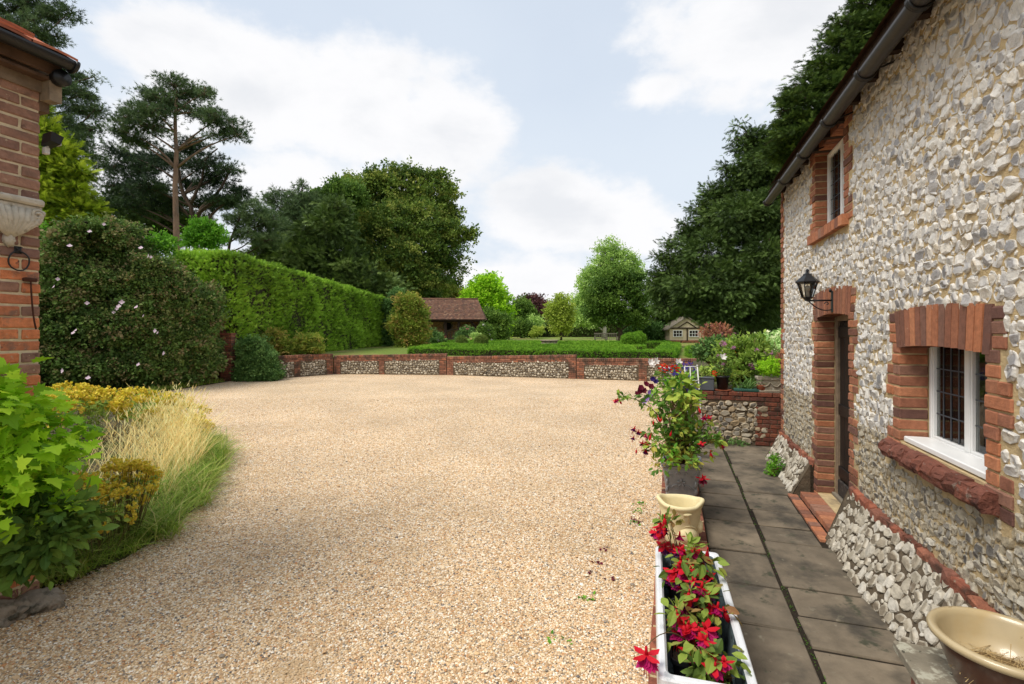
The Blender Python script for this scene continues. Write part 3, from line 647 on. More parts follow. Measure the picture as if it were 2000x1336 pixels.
for r in range(n):
    L_ = (.22 if r % 2 else .11) * .9; cbox(mb, H, T1 - L_, T1 + .01, -.11 if r % 2 else -.22, .014 + U(-.003, .005), r * .075 + .005, r * .075 + .07, .006, U(0, 1), 0, .0025)
mb.build('brick_quoin', M['brick'], cot)
for a_, b_ in ((.6, UW[0] - .23), (UW[1] + .23, T1 - .22)): mb = MB(); bricks(mb, H, a_, b_, ZT - .155, ZT, -.1, .01); mb.build('eaves_brick_course', M['brick'], cot)
# rough moulded brick sill under the lower window
mb = MB(); x = LW[0] - .12
while x < LW[1] + .1:
    wd = U(.07, .15); th = np.linspace(-.3, 2.5, 8); prof = [(-.12, .0)] + [(.045 + .05 * math.sin(t), -.055 + .062 * math.cos(t)) for t in th] + [(-.12, -.10)]
    k = len(prof); j0 = U(-.008, .008, (k, 2)); j1 = U(-.01, .01, (k, 2)); pr = np.array(prof)
    Va = H(np.full(k, x + .003), pr[:, 0] + j0[:, 0], LW[2] - .015 + pr[:, 1] + j0[:, 1]); Vb = H(np.full(k, x + wd - .003), pr[:, 0] + j1[:, 0], LW[2] - .015 + pr[:, 1] + j1[:, 1])
    mb.faces(np.concatenate([Va, Vb]), [[i, i + 1, k + i + 1, k + i] for i in range(k - 1)] + [list(range(k))[::-1], [k + i for i in range(k)]], U(0, 1)); x += wd
mb.build('window_sill', pmat('dark_weathered_brick', [(98, 58, 46), (126, 76, 60), (110, 68, 56)], .85, 20, .3, 35, 1, .02, blot=[(18, .6, .72, (140, 124, 112)), (6, .55, .7, (70, 40, 34))]), cot)
# windows
def casement_window(o, ncol, nrow, board):
    a, b, c, d = o; dd = -RC if board else -.11; mb = MB(); fw = .03; mid = (a + b) / 2 + (.035 if board else 0)
    if board: c += .0
    for (p, q, r, s) in ((a, a + fw, c, d), (b - fw, b, c, d), (a + fw, b - fw, d - fw, d), (a + fw, b - fw, c, c + fw), (mid - .026, mid + .026, c + fw, d - fw)):
        cbox(mb, H, p, q, dd - .06, dd, r, s, .004)
    win = mb.build('window', M['paint'], cot); win['_o'] = cot['_o']; win['_rz'] = cot['_rz']
    for (p, q) in ((a + fw, mid - .026), (mid + .026, b - fw)):
        mb = MB(); e = .017; r, s = c + fw, d - fw
        for (i, j, k, l) in ((p, p + e, r, s), (q - e, q, r, s), (p + e, q - e, s - e, s), (p + e, q - e, r, r + e)): cbox(mb, H, i + .001, j - .001, dd - .045, dd - .008, k, l, .003)
        mb.build('casement', M['paint'], win)
        mb = MB(); fbox(mb, H, p + e, q - e, dd - .031, dd - .027, r + e, s - e); mb.build('pane', M['glass'], win)
        mb = MB()
        for i in range(1, ncol): x = p + e + (q - p - 2 * e) * i / ncol; fbox(mb, H, x - .004, x + .004, dd - .026, dd - .022, r + e, s - e)
        for i in range(1, nrow):
            z = r + e + (s - r - 2 * e) * i / nrow
            for c0 in range(ncol):
                xa = p + e + (q - p - 2 * e) * c0 / ncol + .004; xb = p + e + (q - p - 2 * e) * (c0 + 1) / ncol - .004; fbox(mb, H, xa, xb, dd - .0255, dd - .0225, z - .004, z + .004)
        mb.build('leading', M['lead'], win)
    if board: mb = MB(); cbox(mb, H, a + .0, b - .0, dd - .01 + .012, dd + .15, c - .012, c + .026, .006); mb.build('window_board', M['paint'], win)
    return win
casement_window((LW[0] + .014, LW[1] - .014, LW[2] + .02, LW[3] + .03), 4, 4, True); casement_window((UW[0] + .014, UW[1] - .014, UW[2] + .005, UW[3] - .02), 3, 5, False)
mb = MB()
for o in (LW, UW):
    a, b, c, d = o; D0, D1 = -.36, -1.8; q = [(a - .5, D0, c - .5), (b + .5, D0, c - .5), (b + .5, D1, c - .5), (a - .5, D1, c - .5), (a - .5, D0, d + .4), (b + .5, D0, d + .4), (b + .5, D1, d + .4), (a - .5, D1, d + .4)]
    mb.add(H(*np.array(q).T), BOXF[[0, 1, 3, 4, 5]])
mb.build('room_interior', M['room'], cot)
for o, s in ((LW, 1), (UW, 1)):
    for (p, q) in ((o[0] + .02, o[0] + .2), (o[1] - .22, o[1] - .03)):
        mb = MB(); xs = np.linspace(p, q, 16); dx = -.33 - .015 * np.sin(xs * 130); V = np.concatenate([H(xs, dx, np.full(16, o[2])), H(xs, dx, np.full(16, o[3]))]); mb.add(V, np.array([[i, i + 1, 17 + i, 16 + i] for i in range(15)]), smooth=True); mb.build('curtain', M['curtain'], cot)
# door
a, b, c, d = DO; mb = MB(); dd = -RC
for (p, q, r, s) in ((a + .012, a + .075, c, d), (b - .075, b - .012, c, d), (a + .075, b - .075, d - .07, d)): cbox(mb, H, p, q, dd - .08, dd - .004, r, s, .005)
mb.build('door_frame', M['softfit'], cot)
mb = MB(); x = a + .08; nb = 6; bw = (b - a - .16) / nb
for i in range(nb): cbox(mb, H, x + i * bw + .002, x + (i + 1) * bw - .002, dd - .075, dd - .03 + U(-.002, .002), c + .03, d - .075, .006)
for z in (.32, 1.0, 1.85): cbox(mb, H, a + .09, b - .09, dd - .032, dd - .012, z, z + .12, .005)
door = mb.build('door', M['blackpaint'], cot); door['_o'] = cot['_o']; door['_rz'] = cot['_rz']
mb = MB(); cbox(mb, H, a + .1, b - .1, dd - .03, dd - .002, c + .04, c + .2, .006); mb.build('kick_board', pmat('scuffed_board', [(52, 48, 46)], .7, 12, .3, 50, .4, .003, blot=(18, .55, .7, (110, 100, 92))), door)
mb = MB(); th = np.linspace(0, 2 * math.pi, 17)
for zc, rr_ in ((1.12, .045),): tube(mb, H(a + .2 + .0 * th, dd + .03 + rr_ * .3 * np.cos(th), zc + rr_ * np.sin(th)), .007, 6, .5, 0, True, False)
lump(mb, H(a + .2, dd + .005, 1.165), (.022, .022, .022), 0, 1, 0, 1); cbox(mb, H, a + .17, a + .23, dd - .012, dd - .004, 1.03, 1.22, .003); mb.build('door_handle', M['rust'], door)
mb = MB(); fbox(mb, H, a + .012, b - .012, dd - .08, dd + .03, c - .04, c + .03); mb.build('threshold', M['wood_grey'], cot)
mb = MB(); bricks(mb, H, a - .0, b + .02, .012, .088, -RC + .01, .17, .076, .112, .008); mb.build('doorstep', M['brick'], cot)
mb = MB(); nb = 12
for i in range(nb):
    for j in range(1):
        x = a - .14 + i * .112; cbox(mb, H, x + .004, x + .108, .175 + j * .108, .175 + j * .108 + .1, -.02, .012 + U(-.002, .002), .004, U(0, 1), 0, .002)
brick_edge = mb
# gutter, brackets, rafters, roof
mb = MB(); GZ, GD = 3.865, .19; th = np.linspace(0, math.pi, 10)
ring = [(-math.cos(t) * .058, -math.sin(t) * .058) for t in th]; ring2 = [(x * .9, z * .9) for x, z in ring[::-1]]
pr = np.array(ring + ring2); k = len(pr)
for (x0, x1) in [(.2, 2.0), (2.0, 3.8), (3.8, 5.6), (5.6, 7.8)]:
    V = np.concatenate([H(np.full(k, x0), GD - pr[:, 0], GZ + pr[:, 1]), H(np.full(k, x1), GD - pr[:, 0], GZ + pr[:, 1])])
    mb.faces(V, [[i, (i + 1) % k, k + (i + 1) % k, k + i] for i in range(k)], .1, 0, True)
V = H(np.full(10, 7.8), GD - pr[:10, 0], GZ + pr[:10, 1]); mb.faces(V, [list(range(10))])
gut = mb.build('gutter', M['gutter'], cot); gut['_o'] = cot['_o']; gut['_rz'] = cot['_rz']
for x in (1.1, 2.0, 2.95, 3.8, 4.7, 5.6, 6.6, 7.72):
    mb = MB(); tt = np.linspace(-.1, math.pi + .1, 12)
    for w_ in (-.015, .0, .015): tube(mb, H(x + w_ + 0 * tt, GD + np.cos(tt) * .064, GZ - np.sin(tt) * .064), .009, 6, .9)
    tube(mb, H(np.array([x, x]), np.array([GD - .05, .0]), np.array([GZ + .0, GZ + .05])), .008, 6, .9); mb.build('bracket', M['gutter'], gut)
mb = MB(); x = .3
while x < T1: cbox(mb, H, x, x + .07, -.3, .15, GZ + .06, GZ + .14, .003); x += .42
fbox(mb, H, T0, T1 + .05, .15, .168, GZ + .02, GZ + .16); mb.build('rafter', M['wood_dark'], cot)
mb = MB(); RZ = GZ + .17; sl = 3.3 / 3.05
for side in (0, 1):
    for r in range(22):
        for i in range(42):
            x = T0 - .1 + i * .2; u0 = r * .2; d0 = .2 - u0 * math.cos(math.atan(sl)); d1 = .2 - (u0 + .22) * math.cos(math.atan(sl)); z0 = RZ + (.2 - d0) * sl; z1 = RZ + (.2 - d1) * sl
            if side: d0, d1 = -5.8 - d0, -5.8 - d1
            V = H(np.array([x, x + .196, x + .196, x]), np.array([d0, d0, d1, d1]), np.array([z0 + .02, z0 + .02, z1, z1])); mb.add(V, np.array([[0, 1, 2, 3]]), U(0, 1))
V = H(np.array([T0 - .1, T1 + .1] * 2), np.array([.19, .19, -2.88, -2.88]), np.array([RZ, RZ, RZ + 3.07 * sl, RZ + 3.07 * sl]) - .02); mb.add(V, np.array([[0, 1, 3, 2]]), .2)
mb.build('roof', M['tile'], cot)
# ------------------------------------------------------------------ lantern on the wall over the door
ln = thing('wall_lantern', 'black coach lantern on scrolled bracket above the cottage door', 'lantern', H(5.27, .0, 2.2), rz=HZ)
lx, ld, lz = 5.27, .235, 2.235
mb = MB(); cbox(mb, H, lx - .03, lx + .03, 0, .02, 2.11, 2.33, .006); tube(mb, H(np.array([lx] * 2), np.array([.02, ld]), np.array([2.235, 2.235])), .009, 8)
tt = np.linspace(0, 1, 14); tube(mb, H(lx + 0 * tt, .02 + tt * (ld - .03), 2.14 + .09 * tt ** 1.8 - .02 * np.sin(tt * math.pi)), .006, 6)
tt = np.linspace(0, 5.2, 20); rr_ = .022 * (1 - tt / 7); tube(mb, H(lx + 0 * tt, .06 + rr_ * np.cos(tt), 2.2 + rr_ * np.sin(tt)), .005, 6)
lump(mb, H(lx, .03, 2.335), (.014, .014, .02), 0, 1, 0, 1); mb.build('bracket', M['iron'], ln)
c0 = H(lx, ld, lz); mb = MB()
def hexring(r, z): return [(c0[0] + r * math.cos(HZ + math.pi / 6 + i * math.pi / 3), c0[1] + r * math.sin(HZ + math.pi / 6 + i * math.pi / 3), c0[2] + z) for i in range(6)]
lathe(mb, c0, [(0, -.01), (.028, 0), (.03, .015), (.05, .028), (.052, .038), (.0, .04)], 6, rz=HZ + math.pi / 6, smooth=False)
for i in range(6): tube(mb, [hexring(.05, .035)[i], hexring(.094, .185)[i]], .005, 5)
lathe(mb, c0, [(.10, .18), (.112, .19), (.112, .198), (.072, .235), (.045, .258), (.04, .275), (.018, .284), (.012, .30), (.02, .31), (.0, .335)], 6, rz=HZ + math.pi / 6, smooth=False); mb.build('lantern_frame', M['iron'], ln)
mb = MB(); A, B = hexring(.047, .038), hexring(.09, .183); mb.add(A + B, np.array([[i, (i + 1) % 6, 6 + (i + 1) % 6, 6 + i] for i in range(6)])); mb.build('glass_panes', glassmat('lamp_glass', (.86, .84, .78)), ln)
mb = MB(); tube(mb, [c0 + V3(0, 0, .04), c0 + V3(0, 0, .1)], .018, 10); lump(mb, c0 + V3(0, 0, .125), (.026, .026, .034), 0, 1, 0, 2); mb.build('bulb', M['paint_old'], ln)
# ------------------------------------------------------------------ paving beside the cottage
struct('path_bed', (lambda m: (fbox(m, H, -2, 8.55, -.02, 1.3, -.05, -.012), m)[1])(MB()), M['joint'])
mb = MB()
for (d0, d1, sh) in ((.0, .752, 0), (.79, 1.26, .3)):
    x = -1.5 + sh
    cuts = ([1.3, 2.02, 2.5, 2.9, 3.27, 3.66, 4.50, 4.89, 5.35, 5.95, 6.6, 7.2, 8.0, 8.5] if sh == 0 else [1.2, 1.95, 2.45, 3.05, 3.6, 4.2, 4.9, 5.3, 5.75, 6.3, 7.1, 8.5])
    for q in cuts:
        if q > x:
            dd1 = d1 + U(-.012, .012); lo = d0
            if d0 == 0 and DO[0] - .2 < (x + q) / 2 < DO[1] + .1: lo = .292
            cbox(mb, H, x + .012, q - .012, lo, dd1, -.05, U(-.003, .004), .007, (1.0 if (abs(x - 1.3) < .01 and sh == 0) else U(0, .55)), 0, .004)
        x = q
struct('stone_paving', mb, M['slab'])
struct('brick_edging', brick_edge, M['brick'])
# ------------------------------------------------------------------ low walls
lw = thing('low_brick_wall', 'low red brick kerb wall between gravel and paving, carrying the row of planters', 'wall', H(4.5, 1.48, 0), rz=HZ)
mb = MB(); bricks(mb, H, .2, 8.3, .0, .165, 1.285, 1.385, off=0); bricks(mb, H, .2, 8.3, 0, .165, 1.575, 1.68)
for i in range(int(8.1 / .075)): cbox(mb, H, .2 + i * .075 + .004, .2 + (i + 1) * .075 - .004, 1.39, 1.57, .0, .164 + U(-.003, .003), .006, U(0, 1), 0, .003)
mb.build('bricks', M['brick_old'], lw); mb = MB(); fbox(mb, H, .2, 8.3, 1.29, 1.674, -.05, .158); mb.build('mortar_bed', M['mortar'], lw)
rw = thing('retaining_wall', 'waist high flint and brick retaining wall across the end of the paving', 'wall', H(8.6, .6, 0), rz=HZ)
E = Fr(H(8.55, 1.45, 0), (.9507, -.31, 0), (-.31, -.9507, 0))     # faces the camera, running towards the cottage
mb = MB(); fbox(mb, E, 0, 2.4, -.25, 0, -.05, .80, 0); fbox(mb, E, 0, .25, -9.3, -.25, -.05, .80); mb.build('core', M['mortar_dark'], rw)
def rwskip(x, z): return x < .23 or x > 1.3 - .1 * math.sin(z * 20) or z > .72
mb = MB(); flints(mb, E, .2, 1.4, .05, .72, .088, rwskip, .02, 1.3, seed=9, rnd=0, gap=1.08); mb.build('flint_panel', pmat('grey_cobble_flint', [(88, 84, 78), (140, 132, 120), (176, 166, 146), (158, 136, 104), (112, 108, 102)], .65, 16, .2, 40, .5, .012, blot=(14, .58, .74, (88, 80, 70))), rw)
mb = MB(); bricks(mb, E, 0, 2.4, .735, .885, -.27, .012); bricks(mb, E, 0, .22, .0, .73, -.1, .01); bricks(mb, E, 1.2, 2.4, .0, .73, -.1, .01)
Sd = Fr(H(8.55, 1.45, 0), (.31, .9507, 0), (-.9507, .31, 0)); bricks(mb, Sd, .0, 9.2, .735, .885, -.22, .015); bricks(mb, Sd, 0, .25, 0, .73, -.1, .012)
mb.build('brick_coping', M['brick_dark'], rw)
mb = MB(); flints(mb, Sd, .26, 9.2, .04, .73, .1, relief=.02, asp=1.2, seed=19, rnd=.5); mb.build('flint_panel', M['flint_wall'], rw)
# the long garden wall in panels
gw = thing('garden_wall', 'long low flint panel wall with red brick coping and piers across the far side of the drive', 'wall', (0, 20, 0))
segs = [((-9.35, 19.15), (-7.72, 21.2), .885, .885, 0), ((-7.7, 21.22), (-2.78, 20.83), .80, .90, 1), ((-2.76, 20.82), (2.5, 19.2), .775, .94, 1), ((2.52, 19.19), (8.4, 17.35), .80, .90, 1)]
core, fl, bk = MB(), MB(), MB()
for si, (p0, p1, za, zb, _) in enumerate(segs):
    p0, p1 = np.array(p0), np.array(p1); L_ = np.linalg.norm(p1 - p0); ex = (p1 - p0) / L_; f = Fr((p0[0], p0[1], 0), (ex[0], ex[1], 0), (ex[1], -ex[0], 0))
    zt = lambda x: za + (zb - za) * x / L_
    hexa(core, f(np.array([0, L_, L_, 0] * 2), np.array([-.24, -.24, 0, 0] * 2), np.array([-.05] * 4 + [za - .03, zb - .03, zb - .03, za - .03])))
    piers = [(0, .3)] + ([(L_ - .3, L_)] if si != 3 else []) + {0: [(.9, 1.15)], 1: [(2.0, 2.25)], 2: [], 3: [(2.35, 2.65)]}[si]
    def sk(x, z): return any(a - .04 < x < b + .04 for a, b in piers) or z > zt(x) - .25
    flints(fl, f, .0, L_, .03, .75, .09, sk, .022, 1.15, seed=30 + si, rnd=.5, gap=.92)
    for a, b in piers: bricks(bk, f, a, b, .0, zt(a) - .225, -.1, .012, off=1)
    x = 0
    while x < L_ - .02:
        z_ = zt(x); cbox(bk, f, x + .004, min(x + .075, L_) - .002, -.27, .028 + U(-.006, .006), z_ - .11, z_ + U(-.006, .008), .012, U(0, 1), 0, .004); x += .075
    for r in range(2):
        x = -r * .1
        while x < L_:
            a, b = max(x, 0), min(x + .22, L_)
            if b - a > .03: z_ = zt(x); cbox(bk, f, a + .005, b - .005, -.2, .016 + U(-.004, .004), z_ - .26 + r * .075, z_ - .195 + r * .075, .006, U(0, 1), 0, .003)
            x += .225
core.build('wall_core', M['mortar_dark'], gw); fl.build('flint_panel', M['flint_wall'], gw); bk.build('brick_coping', M['brick_far'], gw)
# weep holes
mb = MB()
for px in (697.5, 947, 1187): q = P(px, 728, 1); xx = q[0]; 
for (px, Y) in ((698, 21.22), (950, 20.2), (1188, 18.95)):
    c_ = P(px, 735, Y); c_[1] = wally(c_[0]) - .03; c_[2] = .13
    tube(mb, [c_ + V3(0, -.02, 0), c_ + V3(0, .03, 0)], .035, 10)
mb.build('drain_hole', M['room'], gw)
# brick pier and boundary wall under the clematis
bp_ = thing('brick_pier', 'narrow weathered brick pier standing between clematis and ivy', 'pier', (-10.75, 18.5, 0)); mb = MB()
Pf = Fr((-10.93, 18.4, 0), (1, 0, 0), (0, -1, 0)); bricks(mb, Pf, 0, .42, 0, 1.72, -.3, 0, .078, .215); bricks(mb, Pf, -.02, .44, 1.72, 1.8, -.3, .02); mb.build('bricks', M['brick_old'], bp_); mb = MB(); fbox(mb, Pf, .006, .414, -.4, -.008, -.05, 1.78); mb.build('mortar', M['mortar_dark'], bp_)
bw = thing('boundary_wall', 'old brick boundary wall almost hidden behind the clematis', 'wall', (-12.5, 17, 0)); mb = MB()
A_, B_ = V3(-16.5, 13.2, 0), V3(-10.9, 18.75, 0); e_ = nrm(B_ - A_); Bf = Fr(A_, tuple(e_), (e_[1], -e_[0], 0)); L_ = np.linalg.norm(B_ - A_); bricks(mb, Bf, 0, L_, 0, 2.4, -.2, 0); mb.build('bricks', M['brick_old'], bw); mb = MB(); fbox(mb, Bf, 0.01, L_ - .01, -.19, -.008, -.05, 2.38); mb.build('mortar', M['mortar_dark'], bw)
# ------------------------------------------------------------------ brick outbuilding corner on the left
OC_ = V3(-3.36, 3.5, 0); G = Fr(OC_, (.31, .9507, 0), (.9507, -.31, 0)); GZr = HZ
ob = thing('brick_outbuilding', 'corner of purple and orange brick outbuilding with tiled eaves and black gutter', 'outbuilding', G(-.5, -.5, 0), rz=HZ)
mb = MB(); fbox(mb, G, -4, -.006, -3, -.008, -.1, 3.66); mb.build('mortar', M['mortar_pale'], ob)
mb = MB(); r = 0; z = 0
while z < 3.6:
    x = 0; flip = r % 2
    sizes = [.11, .225] if flip else [.225, .11]; i = 0; orange = .5 + U(-.02, .2) if z < 2.72 else 0.0
    while x > -1.6:
        L_ = sizes[i % 2]; tv = float(np.clip(U(.45, .95) if (z < 2.72 and U(0, 1) < .62) else U(0, .42), 0, 1))
        if z > 3.2: tv = U(.0, .3)
        cbox(mb, G, x - L_ + .006, x - .006 + (.006 if x == 0 else 0), -.11, .0 + U(-.004, .006), z + .007, z + .074, .007, tv, 0, .003); x -= L_; i += 1
    cbox(mb, G, -.105, .004, -.33, -.12, z + .007, z + .074, .006, U(0, .9), 0, .003); z += .081; r += 1
mb.build('wall', M['brick_left'], ob)
mb = MB(); GZ2, GD2 = 3.84, .20; V = []
for (x0, x1) in [(-3.5, -.45), (-.45, .1)]:
    V = np.concatenate([G(np.full(k, x0), GD2 - pr[:, 0], GZ2 + pr[:, 1]), G(np.full(k, x1), GD2 - pr[:, 0], GZ2 + pr[:, 1])]); mb.faces(V, [[i, (i + 1) % k, k + (i + 1) % k, k + i] for i in range(k)], 0, 0, True)
V = G(np.full(10, .1), GD2 - pr[:10, 0], GZ2 + pr[:10, 1]); mb.faces(V, [list(range(10))])
for xx in (-.45, .08): tt = np.linspace(0, math.pi, 10); tube(mb, G(xx + 0 * tt, GD2 + np.cos(tt) * .063, GZ2 - np.sin(tt) * .063), .012, 6)
tube(mb, G(np.array([.05, .05]), np.array([.1, .16]), np.array([3.73, 3.73])), .055, 14); mb.build('gutter', M['iron'], ob)
mb = MB(); fbox(mb, G, -3.5, .06, .0, .02, 3.62, 3.84); fbox(mb, G, -3.5, .06, .1, .125, 3.74, 3.9, 1); fbox(mb, G, -3.5, .055, .02, .10, 3.70, 3.72, 1)
fbox(mb, G, .0, .06, -.4, -.01, 3.5, 3.62, .8); hexa(mb, G(np.array([.0, .075, .075, .0] * 2), np.array([-.3, -.3, .1, .1] * 2), np.array([3.60, 3.60, 3.56, 3.56, 3.75, 3.75, 3.74, 3.74])), .2); mb.build('eaves_box', M['softfit'], ob)
mb = MB(); sl = math.tan(rad(29.5))
for rr_ in range(9):
    for i in range(13):
        x = .1 - i * .27 - (.13 if rr_ % 2 else 0); d0 = .23 - rr_ * .24; z0 = GZ2 + .016 + (.23 - d0) * sl
        xs = np.linspace(x - .262, x, 5); bump = .006 * np.cos(np.linspace(-1.3, 1.3, 5)) * 2
        V = np.concatenate([G(xs, np.full(5, d0), z0 - .004 + bump), G(xs, np.full(5, d0), z0 + .014 + bump), G(xs, np.full(5, d0 - .27), z0 + .27 * sl + bump - .012)])
        mb.faces(V, [[j, j + 1, 6 + j, 5 + j] for j in range(4)] + [[5 + j, 6 + j, 11 + j, 10 + j] for j in range(4)] + [[4, 14, 9]], U(0, 1))
V = G(np.array([-3.5, .095, .095, -3.5] ), np.array([.225, .225, -2, -2]), np.array([0, 0, 2.22 * sl, 2.22 * sl]) + GZ2 + .014); mb.add(V, np.array([[0, 1, 2, 3]]), 0)
mb.build('roof', M['tile_orange'], ob)
# carved corbel, cable ring, hook, floodlight: fixed to that wall
sc = thing('carved_corbel', 'pale carved stone scroll bracket fixed on the brick corner', 'stone carving', G(-.13, 0, 2.6), rz=HZ); mb = MB()
cbox(mb, G, -.36, -.012, .0, .085, 2.80, 2.845, .012, .5, 0, .004); cbox(mb, G, -.35, -.02, .0, .065, 2.76, 2.80, .01, .5, 0, .004)
for i in range(9):
    t = i / 8; xa = -.33 + .31 * t; c_ = G(-.18, .02, 2.56); top = G(xa, .055, 2.765); mid = G(-.18 + (xa + .18) * .8, .07, 2.69); tube(mb, np.array([top, mid, G(-.18 + (xa + .18) * .35, .045, 2.61), c_]), [.022, .024, .018, .008], 8)
for sx in (-.30, -.055):
    tt = np.linspace(0, 9, 30); rr_ = .038 * (1 - tt / 11); tube(mb, G(sx + rr_ * np.cos(tt), .07 + tt * .002, 2.735 + rr_ * np.sin(tt)), .011, 7)
lump(mb, G(-.18, .01, 2.55), (.035, .03, .05), .2, 4, 3, 2); mb.build('scroll_carving', pmat('carved_stone', [(188, 180, 164)], .9, 16, .18, 50, .6, .008, blot=(11, .55, .7, (128, 120, 104))), sc)
mb = MB(); th = np.linspace(0, 2 * math.pi, 22); c_ = P(20, 509, 3.36)
mbc = G(-.10, .012, 0); rc_ = G(-.127, .012, c_[2])
tube(mb, G(-.127 + .057 * np.cos(th), .016 + .004 * np.sin(3 * th), c_[2] + .066 * np.sin(th)), .005, 6, .5, 0, True, False); cbox(mb, G, -.15, -.11, 0.004, .012, c_[2] + .05, c_[2] + .1, .003)
for s_ in (-1, 1): tube(mb, G(np.array([-.15, -.11]), np.array([.017, .017]), c_[2] + .075 + s_ * np.array([-.02, .02])), .004, 5)
tag(mb.build('cable_ring', M['iron']), 'loop of black cable hanging on the brick corner below the carving', 'cable')
mb = MB(); z1_ = 2.28; tt = np.linspace(0, 1, 12); tube(mb, G(-.07 + .03 * tt ** 3, .03 + .01 * np.sin(tt * 3), z1_ - .34 * tt), .0055, 6); cbox(mb, G, -.105, -.035, 0.003, .04, z1_ - .01, z1_ + .018, .005, .5, 0, .003)
tag(mb.build('iron_hook', M['rust']), 'long rusty iron hook hanging from the brick corner', 'hook')
fl_ = thing('floodlight', 'small black floodlight on the outer edge of the brick corner', 'floodlight', G(0, .03, 3.3), rz=HZ); mb = MB(); cf = G(.02, .0, 3.30)
LF = Fr(G(.045, .03, 3.30), (.95, -.31, 0), (.31, .95, 0)); V = LF(np.array([-.05, .055, .055, -.05, -.03, .065, .06, -.03]), np.array([-.03, -.03, .03, .03, -.03, -.03, .05, .05]), np.array([-.045, -.02, -.03, -.05, .035, .045, .03, .02])); hexa(mb, V); mb.build('lamp_housing', M['iron'], fl_)
mb = MB(); cbox(mb, LF, -.045, .05, .031, .04, -.035, .02, .003); mb.build('lamp_glass', M['paint_old'], fl_)
mb = MB(); cbox(mb, LF, -.06, -.02, -.02, .01, -.1, -.05, .004); tube(mb, [LF(-.04, 0, -.05), LF(-.01, 0, -.01)], .01, 6); mb.build('mounting', M['paint_old'], fl_)
# ------------------------------------------------------------------ flowers (one mesh each, copied as parts)
def fmesh(name, mb, mats):
    ob = mb.build(name, mats, origin=(0, 0, 0)); me = ob.data; bpy.data.objects.remove(ob); return me
def petal(mb, D, Nn, L_, w, curl=0, mi=0, base=(0, 0, 0), tint=.5):
    D = nrm(D); Nn = nrm(np.array(Nn) - D * np.dot(Nn, D)); X = np.cross(D, Nn); V = []
    for t, ww in ((0, .25), (.35, .9), (.7, 1), (1, .12)):
        c = np.array(base) + D * L_ * t + Nn * curl * L_ * t * t; V += [c - X * w * ww, c + Nn * w * .25 * (ww > .5) * -1, c + X * w * ww]
    q = [[3 * i + j, 3 * i + j + 1, 3 * i + j + 4, 3 * i + j + 3] for i in range(3) for j in range(2)]; mb.add(V, np.array(q), U(0, 1), mi, True)
def m_fuchsia(sm, pm, seed, sz=1, frill=9):
    mb = MB(); tube(mb, [(0, 0, 0), (0, 0, -.016 * sz)], [.003, .0045], 6, mi=0)
    for i in range(4): a = i * math.pi / 2 + .3; petal(mb, (math.cos(a), math.sin(a), -.35), (0, 0, 1), .034 * sz, .0085 * sz, .35, 0, (0, 0, -.016 * sz))
    for i in range(frill): a = i * 2 * math.pi / frill; petal(mb, (math.cos(a) * .5, math.sin(a) * .5, -1), (math.cos(a), math.sin(a), 0), U(.022, .03) * sz, .009 * sz, .35, 1, (math.cos(a) * .003, math.sin(a) * .003, -.018 * sz))
    for i in range(4): tube(mb, [(0, 0, -.02), (U(-.008, .008), U(-.008, .008), -.06 * sz)], .0008, 4, mi=0)
    return fmesh('flower', mb, [M[sm], M[pm]])
def m_bud(sm, seed): mb = MB(); lump(mb, (0, 0, -.018), (.0075, .0075, .018), 0, 1, 0, 1); tube(mb, [(0, 0, 0), (0, 0, .012)], .0025, 5); return fmesh('bud', mb, [M[sm]])
def m_disc(mat, r, k=6, cone=.3, seed=0, eye=None):
    mb = MB()
    for i in range(k): a = i * 2 * math.pi / k; petal(mb, (math.cos(a), math.sin(a), cone), (0, 0, 1), r, r * (.24 if cone > .6 else .42), U(-.3, .1), 0)
    if eye: lump(mb, (0, 0, .004), (r * .16,) * 3, 0, 1, 0, 0, mi=1)
    return fmesh('flower', mb, [M[mat]] + ([M[eye]] if eye else []))
def m_head(mat, r, n=16, pr=.35):
    mb = MB(); q = in_ball(n, .3) * r
    for p in q: 
        for i in range(4): a = i * 1.57 + U(0, 1); d = nrm(p + R.normal(size=3) * r * .6); petal(mb, (math.cos(a), math.sin(a), .2), d, r * pr, r * pr * .5, 0, 0, p)
    return fmesh('flower', mb, [M[mat]])
FM = {'red_purple': m_fuchsia('f_red', 'f_purple', 1), 'red_magenta': m_fuchsia('f_red', 'f_magenta', 2), 'red_big': m_fuchsia('f_red', 'f_magenta', 3, 1.25, 14), 'wine': m_fuchsia('f_red', 'f_wine', 4), 'bud': m_bud('f_red', 0),
      'petunia_wine': m_disc('f_wine', .035, 6), 'petunia_navy': m_disc('f_navy', .03, 6), 'petunia_lilac': m_disc('f_lilac', .034, 7), 'lily': m_disc('f_white', .06, 6, .9), 'geranium': m_head('f_orange', .035, 22),
      'lobelia': m_head('f_violet', .03, 12, .3), 'white_small': m_disc('f_white', .02, 5), 'clematis': m_disc('f_palepink', .045, 4, .3), 'rose_white': m_head('f_white', .06, 14, .6), 'rose_pink': m_head('f_pink', .06, 14, .6), 'mauve': m_head('f_mauve', .05, 16, .3), 'yellow': m_head('f_yellow', .06, 18, .35)}
def put_flower(kind, pos, parent, s=1, face=None, name=None, lab=None):
    o = bpy.data.objects.new(name or ('bud' if kind == 'bud' else 'flower'), FM[kind]); scn.collection.objects.link(o)
    po = parent['_o'] if parent is not None else [0, 0, 0]
    o.location = tuple(np.array(pos) - np.array(po)); o.scale = (s,) * 3
    if face is None: o.rotation_euler = (U(-.35, .35), U(-.35, .35), U(0, 6.3))
    else:
        f = nrm(face); o.rotation_euler = (math.acos(max(-1, min(1, f[2]))), 0, math.atan2(f[0], -f[1]))
    if parent is not None: o.parent = parent
    return o
